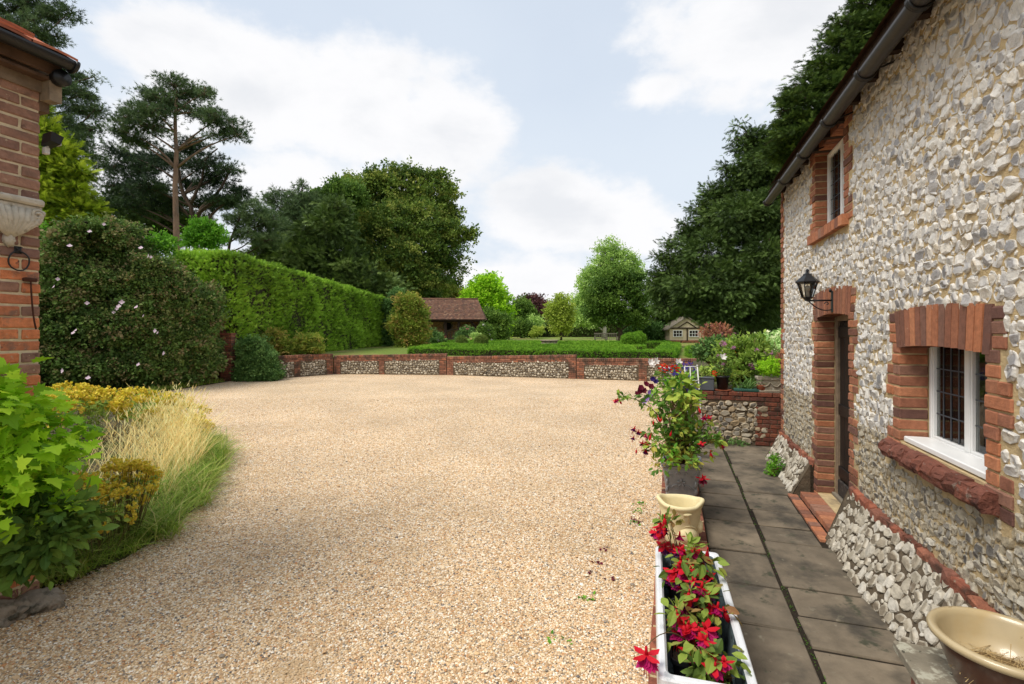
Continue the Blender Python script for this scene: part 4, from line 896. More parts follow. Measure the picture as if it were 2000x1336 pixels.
# ------------------------------------------------------------------ trough with its potted fuchsias
rzT = HZ + rad(2.3)
TF = Fr(tuple(H(1.68, 1.42, 0)), (math.cos(rzT), math.sin(rzT), 0), (-math.sin(rzT), math.cos(rzT), 0))
TL_, TZ0, TZ1, TW = 1.33, .166, .46, .202
tr = thing('glazed_trough', 'long white glazed trough with chipped grey inside, full of potted fuchsias', 'trough', TF(.7, 0, TZ0))
mb = MB(); t_ = .042; m_tr = pmat('chipped_white_glaze', [(214, 216, 218), (112, 122, 126)], .4, 8, .05, 90, .25, .003, spec=.5, blot=[(55, .68, .74, (104, 108, 110)), (9, .66, .73, (176, 180, 182))])
def rbox(x, w, k=6):                                            # rounded rectangle outline
    pts = []; rc = .03
    for cx, cy, a0 in ((x[1] - rc, w - rc, 0), (x[0] + rc, w - rc, 90), (x[0] + rc, -w + rc, 180), (x[1] - rc, -w + rc, 270)):
        for a in np.linspace(a0, a0 + 90, k): pts.append((cx + rc * math.cos(rad(a)), cy + rc * math.sin(rad(a))))
    return np.array(pts)
def ringstack(levels, fr, mb, tints=None, cap0=True, cap1=False):
    Vs = []; k = len(levels[0][0]); T = []
    for li_, (o, z) in enumerate(levels): Vs.append(fr(o[:, 0], o[:, 1], np.full(k, z))); T += [tints[li_] if tints else .5] * k
    F_ = [[li_ * k + i, li_ * k + (i + 1) % k, (li_ + 1) * k + (i + 1) % k, (li_ + 1) * k + i] for li_ in range(len(levels) - 1) for i in range(k)]
    if cap0: F_.append(list(range(k))[::-1])
    if cap1: F_.append([(len(levels) - 1) * k + i for i in range(k)])
    mb.faces(np.concatenate(Vs), F_, np.array(T))
o = lambda e: rbox((0 + e, TL_ - e), TW - e)
ringstack([(o(.02), TZ0), (o(.0), TZ0 + .03), (o(0), TZ1 - .012), (o(.006), TZ1 - .002), (o(.014), TZ1), (o(t_ - .01), TZ1), (o(t_), TZ1 - .012)], TF, mb, [0] * 7); mb.build('basin', m_tr, tr)
mb = MB(); ringstack([(o(t_), TZ1 - .012), (o(t_ + .012), TZ0 + .04)], TF, mb, cap0=False, cap1=True); mb.build('inside', pmat('grey_glaze', [(96, 112, 116)], .6, 8, .2, 30, .3, .004, blot=[(14, .5, .62, (60, 70, 72)), (30, .62, .7, (160, 170, 172))]), tr)
mb = MB(); cbox(mb, TF, TL_ * .5 - .02, TL_ * .5 + .05, -TW - .0, -TW + .001, .2, .21, .0003); 
m_pot = pmat('black_plastic', [(24, 24, 26)], .45, spec=.5); m_pot2 = pmat('grey_plastic', [(84, 88, 94)], .5)
def sqpot(name, fr, cx, cd, z0, h, w0, w1, parent, mat):
    mb = MB(); q = lambda w: rbox((-w, w), w, 3) * (1, 1) + np.array([cx, cd]); 
    ringstack([(q(w0), z0), (q(w1), z0 + h - .02), (q(w1 + .006), z0 + h - .02), (q(w1 + .006), z0 + h), (q(w1 - .002), z0 + h), (q(w1 - .006), z0 + h - .03)], fr, mb); return mb.build(name, mat, parent)
def leafy(parent, mat, blobs, per_m2, rc, m, tm, size, name='foliage', stems_from=None, sr=.004, stemmat='stem', **kw):
    mb = MB(); cl = crown(mb, blobs, per_m2, rc, m, tm, size, **kw); ob = mb.build(name, M[mat], parent)
    if stems_from is not None:
        mb = MB()
        for C in cl:
            for q in C[:: max(1, len(C) // 14)]:
                a = np.array(stems_from[R.integers(0, len(stems_from))]) + V3(U(-.02, .02), U(-.02, .02), 0); tube(mb, bez(a, q, R.normal(size=3) * .03 * np.linalg.norm(q - a) + V3(0, 0, .02), 6), np.linspace(sr, sr * .35, 6), 5, .6)
        mb.build('stems', M[stemmat], parent)
    return cl
desc = ['nearest the camera at the end of the trough', 'second from the near end of the trough', 'third from the near end of the trough', 'in the middle stretch of the trough', 'second from the far end of the trough', 'at the far end of the trough beside the cream pot']
kinds = [['red_magenta'], ['red_magenta', 'red_big'], ['red_purple', 'red_magenta'], ['red_purple', 'red_big'], ['red_magenta', 'red_purple'], ['red_purple', 'red_magenta']]
for i in range(6):
    x = .16 + i * .2; cd = (-.03, .05, -.02, .03, -.03, .05)[i]; b_ = TF(x, cd, TZ0 + .045)
    fp = thing('potted_fuchsia', f'fuchsia in black square pot, {desc[i]}', 'potted plant', b_, 'potted fuchsias in the white trough')
    sqpot('pot', TF, x, cd, TZ0 + .045, .155, .062, .085, fp, m_pot)
    mb = MB(); q = rbox((x - .078, x + .078), .078, 3) + np.array([0, cd]); mb.faces(TF(q[:, 0], q[:, 1], np.full(len(q), TZ0 + .17)), [list(range(len(q)))]); mb.build('soil', M['soil'], fp)
    hgt = (.47, .47, .52, .54, .56, .62)[i]; top = TF(x + (.02 if i < 5 else .0), cd + (0 if i < 3 else .01) + (.07 if i == 5 else 0), hgt)
    bl = [(top + V3(0, 0, .0), (.085, .10, .075)), (top + V3(-.03, .02, .04), (.06, .06, .05)), (top + V3(.05, -.02, -.03), (.055, .07, .05))]
    if i == 5: bl = [(top, (.09, .06, .08)), (top + V3(-.03, -.05, .06), (.05, .05, .06))]
    if i == 0: bl.append((TF(x - .05, .0, .44), (.08, .07, .06)))
    leafy(fp, 'l_fuch', bl, 74 if i < 3 else 80, .05, 6, TO, .07 if i < 3 else .06, stems_from=[TF(x, cd, TZ0 + .17)], up=.9, out=.8, droop=.35, flat=.6)
    nfl = (5, 8, 11, 12, 12, 9)[i]
    for j in range(nfl):
        c, r = bl[R.integers(0, len(bl))]; dd_ = nrm(R.normal(size=3) + V3(-.2, -.7, .4)); pos = c + dd_ * np.array(r) * U(.85, 1.2)
        put_flower(kinds[i][j % len(kinds[i])], pos, fp, U(1.2, 1.75))
    for j in range(4): c, r = bl[R.integers(0, len(bl))]; put_flower('bud', c + nrm(R.normal(size=3) + V3(-.1, -.5, .3)) * np.array(r) * 1.1, fp, U(1.3, 1.9))
    if i == 1:
        e_ = P(1262, 1262, 2.13); mb = MB(); tube(mb, bez(TF(x, cd, .40), e_ + V3(0, 0, .0), V3(0, 0, .06), 8), np.linspace(.003, .0018, 8), 5); mb.build('arching_stem', M['stem'], fp); put_flower('red_big', e_, fp, 1.7)
# ------------------------------------------------------------------ cream pot shaped like a waist of trousers
cp = thing('cream_pot', 'empty cream plant pot moulded like a trousered waist and belly', 'plant pot', (1.415, 4.13, .166)); cc = V3(1.415, 4.13, .166)
def cpf(r, z, th):
    r = r * 1.06
    s = r * (1 + .05 * np.sin(3 * th + .6) * (z > .2) + .04 * np.cos(2 * th)); z2 = z * 1.1 + .022 * np.maximum(0, np.sin(2.0 * th + 2.2)) * (z > .27)
    fold = .003 * np.sin(z * 150 + 3 * np.sin(th * 2)) * (z > .18) * (z < .28); s = s + fold * (r > .1)
    return s, z2
mb = MB(); lathe(mb, cc, [(.0, 0), (.11, 0), (.118, .012), (.12, .05), (.125, .10), (.135, .15), (.142, .185), (.147, .21), (.15, .23), (.152, .25), (.158, .27), (.171, .28), (.177, .293), (.172, .304), (.16, .308), (.146, .302), (.138, .28), (.125, .2), (.11, .08), (.0, .06)], 64, fn=cpf)
ca_ = -math.pi / 2 + .18                                           # the belly faces the camera
for k_, (rr_, dz, sy_) in enumerate([(.082, .09, .035)]): lump(mb, cc + V3(.105 * math.cos(ca_), .105 * math.sin(ca_), dz), (.084, .06, .076), 0, 1, 0, 3)
th = np.linspace(0, 2 * math.pi, 40); tube(mb, cc + np.stack([.112 * math.cos(ca_) + .088 * np.cos(th), .112 * math.sin(ca_) - .028 + .035 * np.cos(th) ** 2, .092 + .08 * np.sin(th)], 1), .0055, 8, cap=False)
tube(mb, cc + V3(0, 0, 0) + np.array([(.005, -.17, .285), (.015, -.158, .245), (.02, -.15, .2)]), [.008, .006, .005], 8); lump(mb, cc + V3(.0, -.172, .278), (.035, .012, .012), .1, 3, 1, 2)
lump(mb, cc + V3(.135, -.06, .14), (.03, .035, .055), .1, 3, 5, 2)
mb.build('pot_body', pmat('cream_terracotta', [(218, 204, 160)], .8, 12, .07, 50, .3, .003, blot=(16, .6, .72, (190, 172, 124))), cp); mb = MB(); th = np.linspace(0, 2 * math.pi, 30, endpoint=False); mb.faces(cc + np.stack([.115 * np.cos(th), .115 * np.sin(th), 0 * th + .075], 1), [list(range(30))]); mb.build('soil_crust', M['paint_old'], cp)
# ------------------------------------------------------------------ grey relief planter with the tall fuchsia
pc = H(4.98, 1.475, .166); gp_ = thing('relief_planter', 'square grey planter with swirling moulded relief behind the cream pot', 'planter', pc, rz=HZ)
PF = Fr(tuple(H(4.98, 1.475, 0)), ex_h, en_h); mb = MB(); q = lambda w: rbox((-w, w), w, 5); z0 = .166
ringstack([(q(.15), z0), (q(.155), z0 + .03), (q(.145), z0 + .045), (q(.165), z0 + .2), (q(.182), z0 + .33), (q(.18), z0 + .345), (q(.196), z0 + .352), (q(.2), z0 + .362), (q(.19), z0 + .37), (q(.204), z0 + .378), (q(.206), z0 + .4), (q(.198), z0 + .402), (q(.178), z0 + .402), (q(.172), z0 + .36)], PF, mb)
Rl = Fr(tuple(PF(-.165, 0, 0)), (-.9507 * -1, -.31, 0), (-.31, -.9507, 0))      # camera-facing side
for sx in (-1, 1):
    for cx_, cz_, r0, tn in ((.05, .27, .042, 6), (.105, .4, .03, 5), (.11, .27, .022, 5), (.03, .42, .026, 5)):
        tt = np.linspace(0, tn, 26); r_ = r0 * (1 - tt / (tn + 1.5)); zz = z0 + cz_ - .13 + r_ * np.sin(tt); tube(mb, Rl(sx * (cx_ + r_ * np.cos(tt)), (zz - z0 - .045) * .12 - .012 + .0 * tt, zz), .0075 * (1 - tt / (tn * 1.6)), 6)
    for a_ in (0, 1, 2): lump(mb, Rl(sx * .14, .0 + .02, z0 + .12 + a_ * .08), (.018, .012, .03), .2, 3, a_, 1)
for a_ in range(5): an = a_ * 1.257 + .3; tube(mb, [Rl(0, .005, z0 + .2), Rl(.04 * math.cos(an), .017, z0 + .2 + .04 * math.sin(an))], [.008, .011], 6)
mb.build('planter_body', pmat('grey_moulded_planter', [(150, 150, 150)], .6, 14, .12, 40, .4, .004, blot=(9, .55, .7, (150, 148, 144))), gp_)
mb = MB(); qq = q(.172); mb.faces(PF(qq[:, 0], qq[:, 1], np.full(len(qq), z0 + .365)), [list(range(len(qq)))]); mb.build('soil', M['soil'], gp_)
tf = thing('tall_fuchsia', 'tall bushy fuchsia spilling out of the grey relief planter', 'plant', PF(0, 0, .53)); c0 = PF(0, 0, 0)
def fb(px, py, Y, r): return (P(px, py, Y), (r, r * .9, r))
bl = [fb(1330, 880, 4.85, .17), fb(1300, 830, 4.9, .17), fb(1350, 820, 4.95, .17), fb(1325, 780, 4.95, .17), fb(1290, 870, 4.8, .13), fb(1370, 865, 4.85, .14), fb(1385, 850, 4.8, .09), fb(1340, 760, 5.0, .12), fb(1280, 790, 4.95, .1), fb(1345, 900, 4.65, .09), fb(1285, 905, 4.7, .07)]
leafy(tf, 'l_fuchg', bl, 66, .06, 8, TO, .062, stems_from=[PF(.05, .05, .53), PF(-.05, -.04, .53), PF(0, .06, .53)], sr=.006, up=.9, droop=.25)
leafy(tf, 'l_limedark', [fb(1310, 895, 4.66, .07), fb(1335, 740, 5.0, .07)], 100, .04, 7, TO, .05, name='fresh_foliage', up=.9)
leafy(tf, 'l_yellow', [fb(1335, 765, 4.85, .06), fb(1328, 735, 4.95, .05), fb(1345, 790, 4.8, .05)], 90, .05, 4, TO, .1, name='lime_foliage', up=.9)
tube_pts = bez(P(1290, 815, 4.9), P(1210, 776, 4.8), V3(0, 0, .06), 10); mb = MB(); tube(mb, tube_pts, np.linspace(.005, .003, 10), 6); mb.build('arching_stem', M['stem'], tf); mb = MB(); tube(mb, bez(P(1380, 850, 4.85), P(1410, 862, 4.75), V3(0, 0, .04), 8), .003, 5); mb.build('arching_stem', M['stem'], tf)
leafy(tf, 'l_fuchg', [(tube_pts[i], (.035,) * 3) for i in (4, 6, 8)] + [(P(1215, 774, 4.8), (.05, .04, .04))], 220, .03, 5, TO, .045, name='stem_leaves')
for (px, py, k_, s_) in [(1201, 785, 'red_magenta', 1.0), (1210, 787, 'bud', 1.3), (1206, 783, 'red_magenta', .9), (1241, 838, 'red_purple', 1.5), (1248, 845, 'red_purple', 1.3), (1239, 856, 'red_purple', 1.3), (1262, 852, 'red_magenta', 1.2), (1256, 866, 'wine', 1.5), (1264, 868, 'wine', 1.4), (1262, 882, 'red_purple', 1.4), (1271, 856, 'bud', 1.5), (1378, 815, 'red_magenta', 1.5), (1384, 817, 'red_magenta', 1.0), (1365, 803, 'bud', 1.5), (1412, 870, 'red_magenta', 1.5), (1388, 890, 'bud', 2), (1372, 933, 'wine', 2.0), (1285, 820, 'bud', 1.4), (1276, 828, 'bud', 1.2), (1311, 850, 'bud', 1.3), (1370, 868, 'wine', 1.2), (1292, 823, 'bud', 1.1), (1243, 884, 'bud', 1.2), (1396, 858, 'bud', 1.1)]:
    put_flower(k_, P(px, py - 6, 4.6 if 1270 < px < 1375 else 4.8), tf, s_)
# more pots along the low wall behind the fuchsia
def roundpot(name, c, h, r0, r1, parent, mat):
    mb = MB(); lathe(mb, c, [(0, 0), (r0, 0), (r1, h - .03), (r1 + .008, h - .028), (r1 + .01, h), (r1 - .004, h), (r1 - .012, h - .04), (0, h - .045)], 20); return mb.build(name, mat, parent)
m_terra = pmat('terracotta', [(150, 84, 58)], .85, 14, .15, 40, .3, .004)
def potplant(name, label, base, h, r, blobs, mat, per, rc, m, tm, size, potmat, flowers=(), group=None, pot='round', fr=None, **kw):
    t = thing(name, label, 'potted plant', base, group); base = np.array(base)
    if pot == 'round': roundpot('pot', base, h, r * .75, r, t, potmat)
    else: mb = MB(); cbox(mb, fr, -r * 1.6, r * 1.6, -r, r, base[2], base[2] + h, .01); cbox(mb, fr, -r * 1.66, r * 1.66, -r * 1.08, r * 1.08, base[2] + h, base[2] + h + .03, .008); mb.build('pot', potmat, t)
    leafy(t, mat, blobs, per, rc, m, tm, size, stems_from=[base + V3(0, 0, h * .9)], **kw)
    for (k_, n_, rr_) in flowers:
        for j in range(n_):
            c, r_ = blobs[R.integers(0, len(blobs))]; dd_ = nrm(R.normal(size=3) + V3(-.1, -.9, .5)); put_flower(k_, c + dd_ * np.array(r_) * 1.05, t, rr_ * U(.85, 1.15), face=dd_ + V3(0, -.4, .3))
    return t
q5 = H(5.75, 1.475, .166)
potplant('petunia_pot', 'pot of wine, lilac and navy petunias with blue lobelia behind the tall fuchsia', q5, .26, .16, [fb(1300, 765, 5.45, .13), fb(1345, 765, 5.5, .13), fb(1320, 745, 5.5, .13), fb(1280, 770, 5.4, .09)], 'l_limedark', 45, .05, 8, TO, .045, m_terra, [('lobelia', 16, 1.1)], None)
t5 = [o for o in bpy.data.objects if o.name == 'petunia_pot'][0]
for (px, py, k_) in [(1252, 757, 'petunia_wine'), (1258, 763, 'petunia_wine'), (1250, 763, 'petunia_wine'), (1262, 750, 'petunia_wine'), (1270, 767, 'petunia_lilac'), (1262, 778, 'petunia_lilac'), (1258, 784, 'petunia_lilac'), (1275, 740, 'petunia_navy'), (1281, 745, 'petunia_navy'), (1334, 757, 'petunia_navy'), (1340, 762, 'petunia_navy'), (1337, 775, 'petunia_navy'), (1272, 755, 'petunia_wine'), (1245, 769, 'petunia_wine')]:
    put_flower(k_, P(px, py, 5.3), t5, 1.0, face=V3(U(-.4, .2), -1, U(.1, .6)))
q6 = H(6.6, 1.475, .166)
potplant('geranium_pot', 'pot with two scarlet geranium heads above blue lobelia', q6, .26, .16, [fb(1330, 735, 6.3, .16), fb(1300, 740, 6.3, .14), fb(1310, 725, 6.4, .12), fb(1340, 725, 6.4, .12)], 'l_green', 42, .05, 8, TO, .05, m_terra, [('lobelia', 22, 1.25), ('white_small', 6, 1.2)], None)
t6 = [o for o in bpy.data.objects if o.name == 'geranium_pot'][0]
for (px, py) in [(1295, 719), (1318, 722)]: put_flower('geranium', P(px, py, 6.2), t6, 1.7); mb = MB(); tube(mb, bez(P(px, py, 6.2), P(px + 6, 750, 6.3), V3(.02, 0, 0), 5), .004, 5); mb.build('flower_stem', M['stem'], t6)
q7 = H(7.35, 1.475, .166)
tl_ = potplant('lily_pot', 'pot with tall white lilies and pale yellow-green leaves', q7, .26, .15, [fb(1335, 742, 7.1, .17), fb(1300, 738, 7.0, .13)], 'l_bed', 45, .06, 7, TO, .06, m_pot, (), None)
mb = MB()
for (px, py) in [(1271, 708), (1280, 706), (1275, 712), (1325, 708)]: put_flower('lily', P(px, py, 7.0), tl_, 1.1, face=V3(U(-.6, .6), -1, .3)); tube(mb, bez(P(px, py, 7.0), q7 + V3(0, 0, .25), V3(0, 0, .05), 6), .004, 5)
mb.build('flower_stem', M['stem'], tl_)
# white metal plant ladder
pl_ = thing('plant_ladder', 'white painted metal plant support ladder leaning up through the fuchsia', 'plant support', P(1365, 870, 5.4)); mb = MB()
a0, a1, b0, b1 = P(1362, 716, 5.5), P(1375, 850, 5.3), P(1337, 716, 5.55), P(1349, 850, 5.4); a0m = P(1362, 716, 5.5)
tube(mb, [a0, a1 + V3(0, 0, -.15)], .0075, 6); tube(mb, [b0, b1 + V3(0, 0, -.2)], .0065, 6); tube(mb, [P(1348, 716, 5.6), P(1352, 840, 5.5)], .006, 6)
for py in (716, 744): f_ = (py - 716) / 134; tube(mb, [a0 + (a1 - a0) * f_, b0 + (b1 - b0) * f_], .006, 6)
tube(mb, [a0, a0 + V3(0, 0, .02)], .009, 6); mb.build('ladder_frame', M['paint_old'], pl_)
# ------------------------------------------------------------------ pier and glazed bowl at the right
pr_ = thing('stone_capped_pier', 'short brick pier with lichened stone cap in the bottom right corner', 'pier', (1.95, 1.85, 0)); PFr = Fr((1.53, 1.99, 0), (.93, .367 * 0 + -.12, 0), (-.12, -.93, 0))
capz = .50; s_ = (CH - capz) * 960 / 603 ; A0 = P(1743, 1246, s_); A1 = P(1801, 1336, (CH - capz) * 960 / 693); dv = nrm(A1 - A0); dv[2] = 0; px_ = V3(-dv[1], dv[0], 0)
if px_[0] < 0: px_ = -px_
PFr = Fr((A0[0], A0[1], 0), tuple(px_), tuple(nrm(dv))); mb = MB(); bricks(mb, PFr, .05, .62, 0, capz - .05, .04, .6, .075, .22); mb.build('brickwork', M['brick_old'], pr_)
mb = MB(); cbox(mb, PFr, 0, .75, 0, .85, capz - .05, capz, .01, .5, 0, .004); mb.build('stone_cap', pmat('lichened_stone', [(122, 114, 98)], .9, 9, .25, 60, .7, .006, blot=[(12, .5, .6, (168, 164, 146)), (7, .58, .68, (190, 186, 172)), (25, .62, .7, (72, 68, 56))]), pr_)
bc = V3(1.955, 1.955, capz - .012); bw_ = thing('glazed_bowl', 'large earthenware bowl, brown outside and cream inside, holding dry straw', 'bowl', bc); mb = MB()
lathe(mb, bc, [(0, 0), (.14, 0), (.15, .01), (.165, .06), (.19, .13), (.208, .178), (.209, .186)], 64, .2, 0); lathe(mb, bc, [(.209, .186), (.222, .19), (.234, .2), (.236, .212), (.23, .222), (.218, .225), (.206, .22), (.198, .2), (.18, .14), (.15, .07), (.0, .06)], 64, .8, 1)
mb.build('bowl_body', [pmat('brown_glaze', [(74, 38, 24)], .3, 6, .25, spec=.6, blot=(10, .6, .75, (104, 62, 40)), coat=.4), pmat('cream_glaze', [(176, 158, 122)], .35, 5, .1, spec=.5, coat=.3, blot=[(3, .5, .7, (176, 152, 108)), (20, .66, .74, (120, 100, 70))])], bw_)
n = 420; a_ = U(0, 6.3, n); r_ = .15 * np.sqrt(U(0, 1, n)); pos = bc + np.stack([r_ * np.cos(a_), r_ * np.sin(a_), .07 + U(0, .03, n)], 1); mb = MB(); dd_ = R.normal(size=(n, 3)) * (1, 1, .18)
scatter(mb, t_blade(3, .012, .12), pos - nrm(dd_) * .06, dd_, R.normal(size=(n, 3)) * .4 + V3(0, 0, 1), U(.08, .15, n), U(0, .7, n)); mb.faces(bc + np.stack([.165 * np.cos(th), .165 * np.sin(th), 0 * th + .075], 1), [list(range(30))], .0)
mb.build('dry_straw', pmat('straw', [(120, 98, 66), (168, 142, 96), (190, 170, 126)], .9), bw_)
# ------------------------------------------------------------------ pots on the retaining wall and the bed behind it
RT = .886
def onwall(px, dback=.12): 
    t = 8.55 + dback; 
    for _ in range(1): pass
    k_ = (px - 1000) / F; # point on the coping at this pixel column
    o_ = E.o + -E.en * dback; s_ = (k_ * o_[1] - o_[0]) / (E.ex[0] - k_ * E.ex[1]); p = o_ + E.ex * s_; return V3(p[0], p[1], RT)
def fbl(px, py, Y, r, rz_=None, ry_=None): return (P(px, py, Y), (r, ry_ or r, rz_ or r))
b_ = onwall(1371, .14); EF = Fr((b_[0], b_[1], 0), tuple(E.ex), tuple(E.en))
potplant('grey_trough_pot', 'grey rectangular plastic planter on the corner of the retaining wall', b_, .2, .12, [fbl(1368, 728, b_[1], .16, .1), fbl(1385, 722, b_[1], .12, .1)], 'l_bed', 40, .06, 8, TO, .06, m_pot2, (), None, 'box', EF)
b_ = onwall(1411, .12)
mb = MB(); lathe(mb, b_, [(0, 0), (.13, 0), (.15, .018), (.14, .018), (0, .01)], 20); t_sau = tag(mb.build('saucer', m_terra), 'brown saucer under the black pot on the retaining wall', 'saucer'); b_ = b_ + V3(0, 0, .012)
potplant('black_round_pot', 'black round pot with a red flowered bushy plant on a brown saucer', b_, .24, .105, [fbl(1411, 720, b_[1] + .02, .14), fbl(1400, 705, b_[1] + .05, .1), fbl(1422, 700, b_[1], .1)], 'l_green', 60, .05, 8, TBs, .07, m_pot, [('geranium', 0, 1), ('mauve', 3, .5)], None)
tpp = [o for o in bpy.data.objects if o.name == 'black_round_pot'][0]; put_flower('geranium', P(1395, 730, b_[1] - .1), tpp, 1.4); put_flower('lily', P(1411, 699, b_[1] - .1), tpp, 1.3, face=V3(0, -1, .6))
tray = thing('green_tray', 'flat green plastic tray on the retaining wall below tall stems', 'tray', onwall(1458, .12)); b_ = onwall(1458, .12); TY = Fr((b_[0], b_[1], 0), tuple(E.ex), tuple(E.en)); mb = MB(); cbox(mb, TY, -.2, .2, -.08, .08, RT, RT + .045, .008); mb.build('tray_body', pmat('green_plastic', [(44, 84, 74)], .5), tray)
mb = MB(); n = 26; scatter(mb, t_blade(4, .07, .5), b_ + np.stack([U(-.16, .16, n), U(-.06, .06, n), np.full(n, .04)], 1), np.stack([R.normal(size=n), R.normal(size=n) * .6, np.full(n, 1.6)], 1), R.normal(size=(n, 3)), U(.14, .3, n), U(.2, .9, n)); mb.build('foliage', M['l_ivy'], tray)
b_ = onwall(1513, .17); SF = Fr((b_[0], b_[1], 0), tuple(E.ex), tuple(E.en)); sp_ = thing('stone_trough', 'weathered stone trough with swag carving at the cottage end of the wall', 'planter', b_); mb = MB()
q = lambda w, v: rbox((-w, w), v, 4); ringstack([(q(.27, .13), RT), (q(.275, .135), RT + .03), (q(.255, .12), RT + .04), (q(.27, .135), RT + .2), (q(.285, .15), RT + .215), (q(.285, .15), RT + .25), (q(.25, .12), RT + .25), (q(.25, .12), RT + .2)], SF, mb, cap1=True)
for k_ in range(-1, 2): tt = np.linspace(-1, 1, 10); tube(mb, SF(k_ * .17 + tt * .08, .135 + 0 * tt, RT + .1 + .07 * tt * tt), .012, 6)
mb.build('trough_body', pmat('weathered_pale_stone', [(160, 150, 132)], .9, 10, .2, 40, .7, .01, blot=[(7, .5, .62, (96, 84, 68)), (16, .6, .7, (190, 184, 170))]), sp_)
leafy(sp_, 'l_lime', [fbl(1505, 715, b_[1] - .02, .18, .13), fbl(1492, 722, b_[1] - .05, .1, .08)], 110, .05, 10, TBs, .06, name='golden_foliage'); leafy(sp_, 'l_copper2', [fbl(1522, 718, b_[1], .09), fbl(1524, 700, b_[1] + .1, .1)], 90, .05, 8, TBs, .07, name='bronze_foliage')
mb = MB(); bpot = onwall(1487, .1); lathe(mb, bpot, [(0, 0), (.06, 0), (.075, .1), (.08, .12), (.065, .12), (0, .1)], 16); tag(mb.build('small_terracotta_pot', m_terra), 'small brown pot squeezed beside the stone trough', 'plant pot')
def bush(name, label, cat, base, blobs, mat, per, rc, m, tm, size, group=None, stems=True, flowers=(), fname='crown', sr=.012, smat='stem', **kw):
    t = thing(name, label, cat, base, group); leafy(t, mat, blobs, per, rc, m, tm, size, name=fname, stems_from=[base] if stems else None, sr=sr, stemmat=smat, **kw)
    for (k_, n_, rr_) in flowers:
        for j in range(n_): c, r_ = blobs[R.integers(0, len(blobs))]; dd_ = nrm(R.normal(size=3) + V3(0, -1, .6)); put_flower(k_, c + dd_ * np.array(r_) * 1.02, t, rr_ * U(.8, 1.2), face=dd_ + V3(0, -.5, .3))
    return t
bush('tall_leafy_plant', 'tall clump of bright green upright stems behind the wall pots', 'plant', P(1455, 750, 9.3), [fbl(1450, 700, 9.3, .36, .42), fbl(1475, 715, 9.2, .25, .35), fbl(1440, 735, 9.2, .22, .22), fbl(1425, 680, 9.5, .25, .2), fbl(1480, 675, 9.4, .25, .2)], 'l_bed', 60, .09, 9, TO, .08, out=.6, up=.5, flowers=[('mauve', 6, .9)], droop=-.4)
bush('variegated_shrub', 'pale variegated shrub against the cottage corner', 'shrub', P(1515, 735, 11.2), [fbl(1515, 690, 11.2, .42), fbl(1495, 672, 11.6, .35, .25), fbl(1530, 670, 11.8, .4, .3), fbl(1480, 690, 11.4, .3), fbl(1545, 685, 11.4, .5)], 'l_var', 55, .1, 8, TO, .08, flowers=[('mauve', 0, 1)])
bush('pink_flower_clump', 'pink flowering clump above the golden plant in the stone trough', 'plant', P(1500, 735, 9.6), [fbl(1490, 710, 9.7, .2, .15), fbl(1510, 700, 9.8, .2, .15)], 'l_green', 60, .07, 7, TBs, .09, flowers=[('mauve', 14, 1.2)])
bush('yellow_flower_clump', 'round clump of golden yellow flowers in the bed', 'plant', P(1428, 725, 11.5), [fbl(1428, 694, 11.5, .2, .14)], 'l_yellow', 60, .07, 7, TBs, .09, flowers=[('yellow', 26, 1.1)])
bush('bronze_shrub', 'bronze leaved shrub with thin upright twigs in front of the white playhouse', 'shrub', P(1398, 700, 14.5), [fbl(1398, 655, 14.5, .36), fbl(1383, 645, 14.6, .22), fbl(1415, 648, 14.5, .22)], 'l_copper2', 34, .12, 8, TO, .09, smat='stem', out=1.3, shell=.3)
bush('dark_leaved_shrub', 'dense dark green shrub below the bronze one at the wall end', 'shrub', P(1390, 715, 12.8), [fbl(1388, 683, 12.8, .38, .3), fbl(1405, 675, 13, .34, .26), fbl(1370, 690, 12.9, .24, .2), fbl(1418, 690, 12.6, .3)], 'l_ivy', 55, .1, 8, TO, .09)
bush('ornamental_grass', 'arching yellow striped grass behind the black pot', 'grass clump', P(1392, 742, 9.3), [fbl(1392, 722, 9.3, .12)], 'l_bed', 5, .05, 1, TO, .02, fname='base_leaves')
og = [o for o in bpy.data.objects if o.name == 'ornamental_grass'][0]; mb = MB(); n = 150; a_ = U(0, 6.3, n); D = np.stack([np.cos(a_) * .7, np.sin(a_) * .7, np.full(n, 1.0)], 1); scatter(mb, t_blade(5, .018, .75), np.repeat(P(1394, 742, 9.3)[None], n, 0) + R.normal(size=(n, 3)) * .03, D, -D * (1, 1, 0) * 0 + np.stack([np.cos(a_), np.sin(a_), -.4 + 0 * a_], 1), U(.45, .75, n), U(.3, 1, n)); mb.build('arching_blades', M['l_yellow'], og)
bush('white_lily_spire', 'loose spires with white drooping flowers over the bed', 'plant', P(1410, 740, 10), [fbl(1412, 715, 10, .22, .3)], 'l_bed', 40, .08, 7, TO, .09)
sl_ = [o for o in bpy.data.objects if o.name == 'white_lily_spire'][0]
for (px, py) in [(1411, 683), (1409, 690), (1430, 660), (1434, 663)]: put_flower('lily', P(px, py, 10), sl_, 1.3, face=V3(U(-1, 1), -1, -.2))
mb = MB()
for (px, py) in [(1410, 683), (1432, 658), (1462, 655), (1470, 662), (1500, 665), (1512, 668)]: tube(mb, bez(P(px, 720, 10), P(px, py, 10), R.normal(size=3) * .06, 6), .006, 4)
mb.build('stems', M['stem'], sl_)
bush('foot_fern', 'small bright green tuft growing at the foot of the cottage plinth', 'plant', V3(*H(6.75, .3, .0)), [(H(6.75, .3, .1), (.11, .11, .1)), (H(6.85, .24, .17), (.07, .07, .07))], 'l_limedark', 130, .04, 8, TBs, .055)
bush('wall_weed', 'low weeds along the foot of the retaining wall', 'weeds', V3(*H(8.45, .9, 0)), [(H(8.42, 1.15 - i * .17, .06), (.1, .07, .06)) for i in range(5)], 'l_ivy', 90, .04, 7, TBs, .05, stems=False)
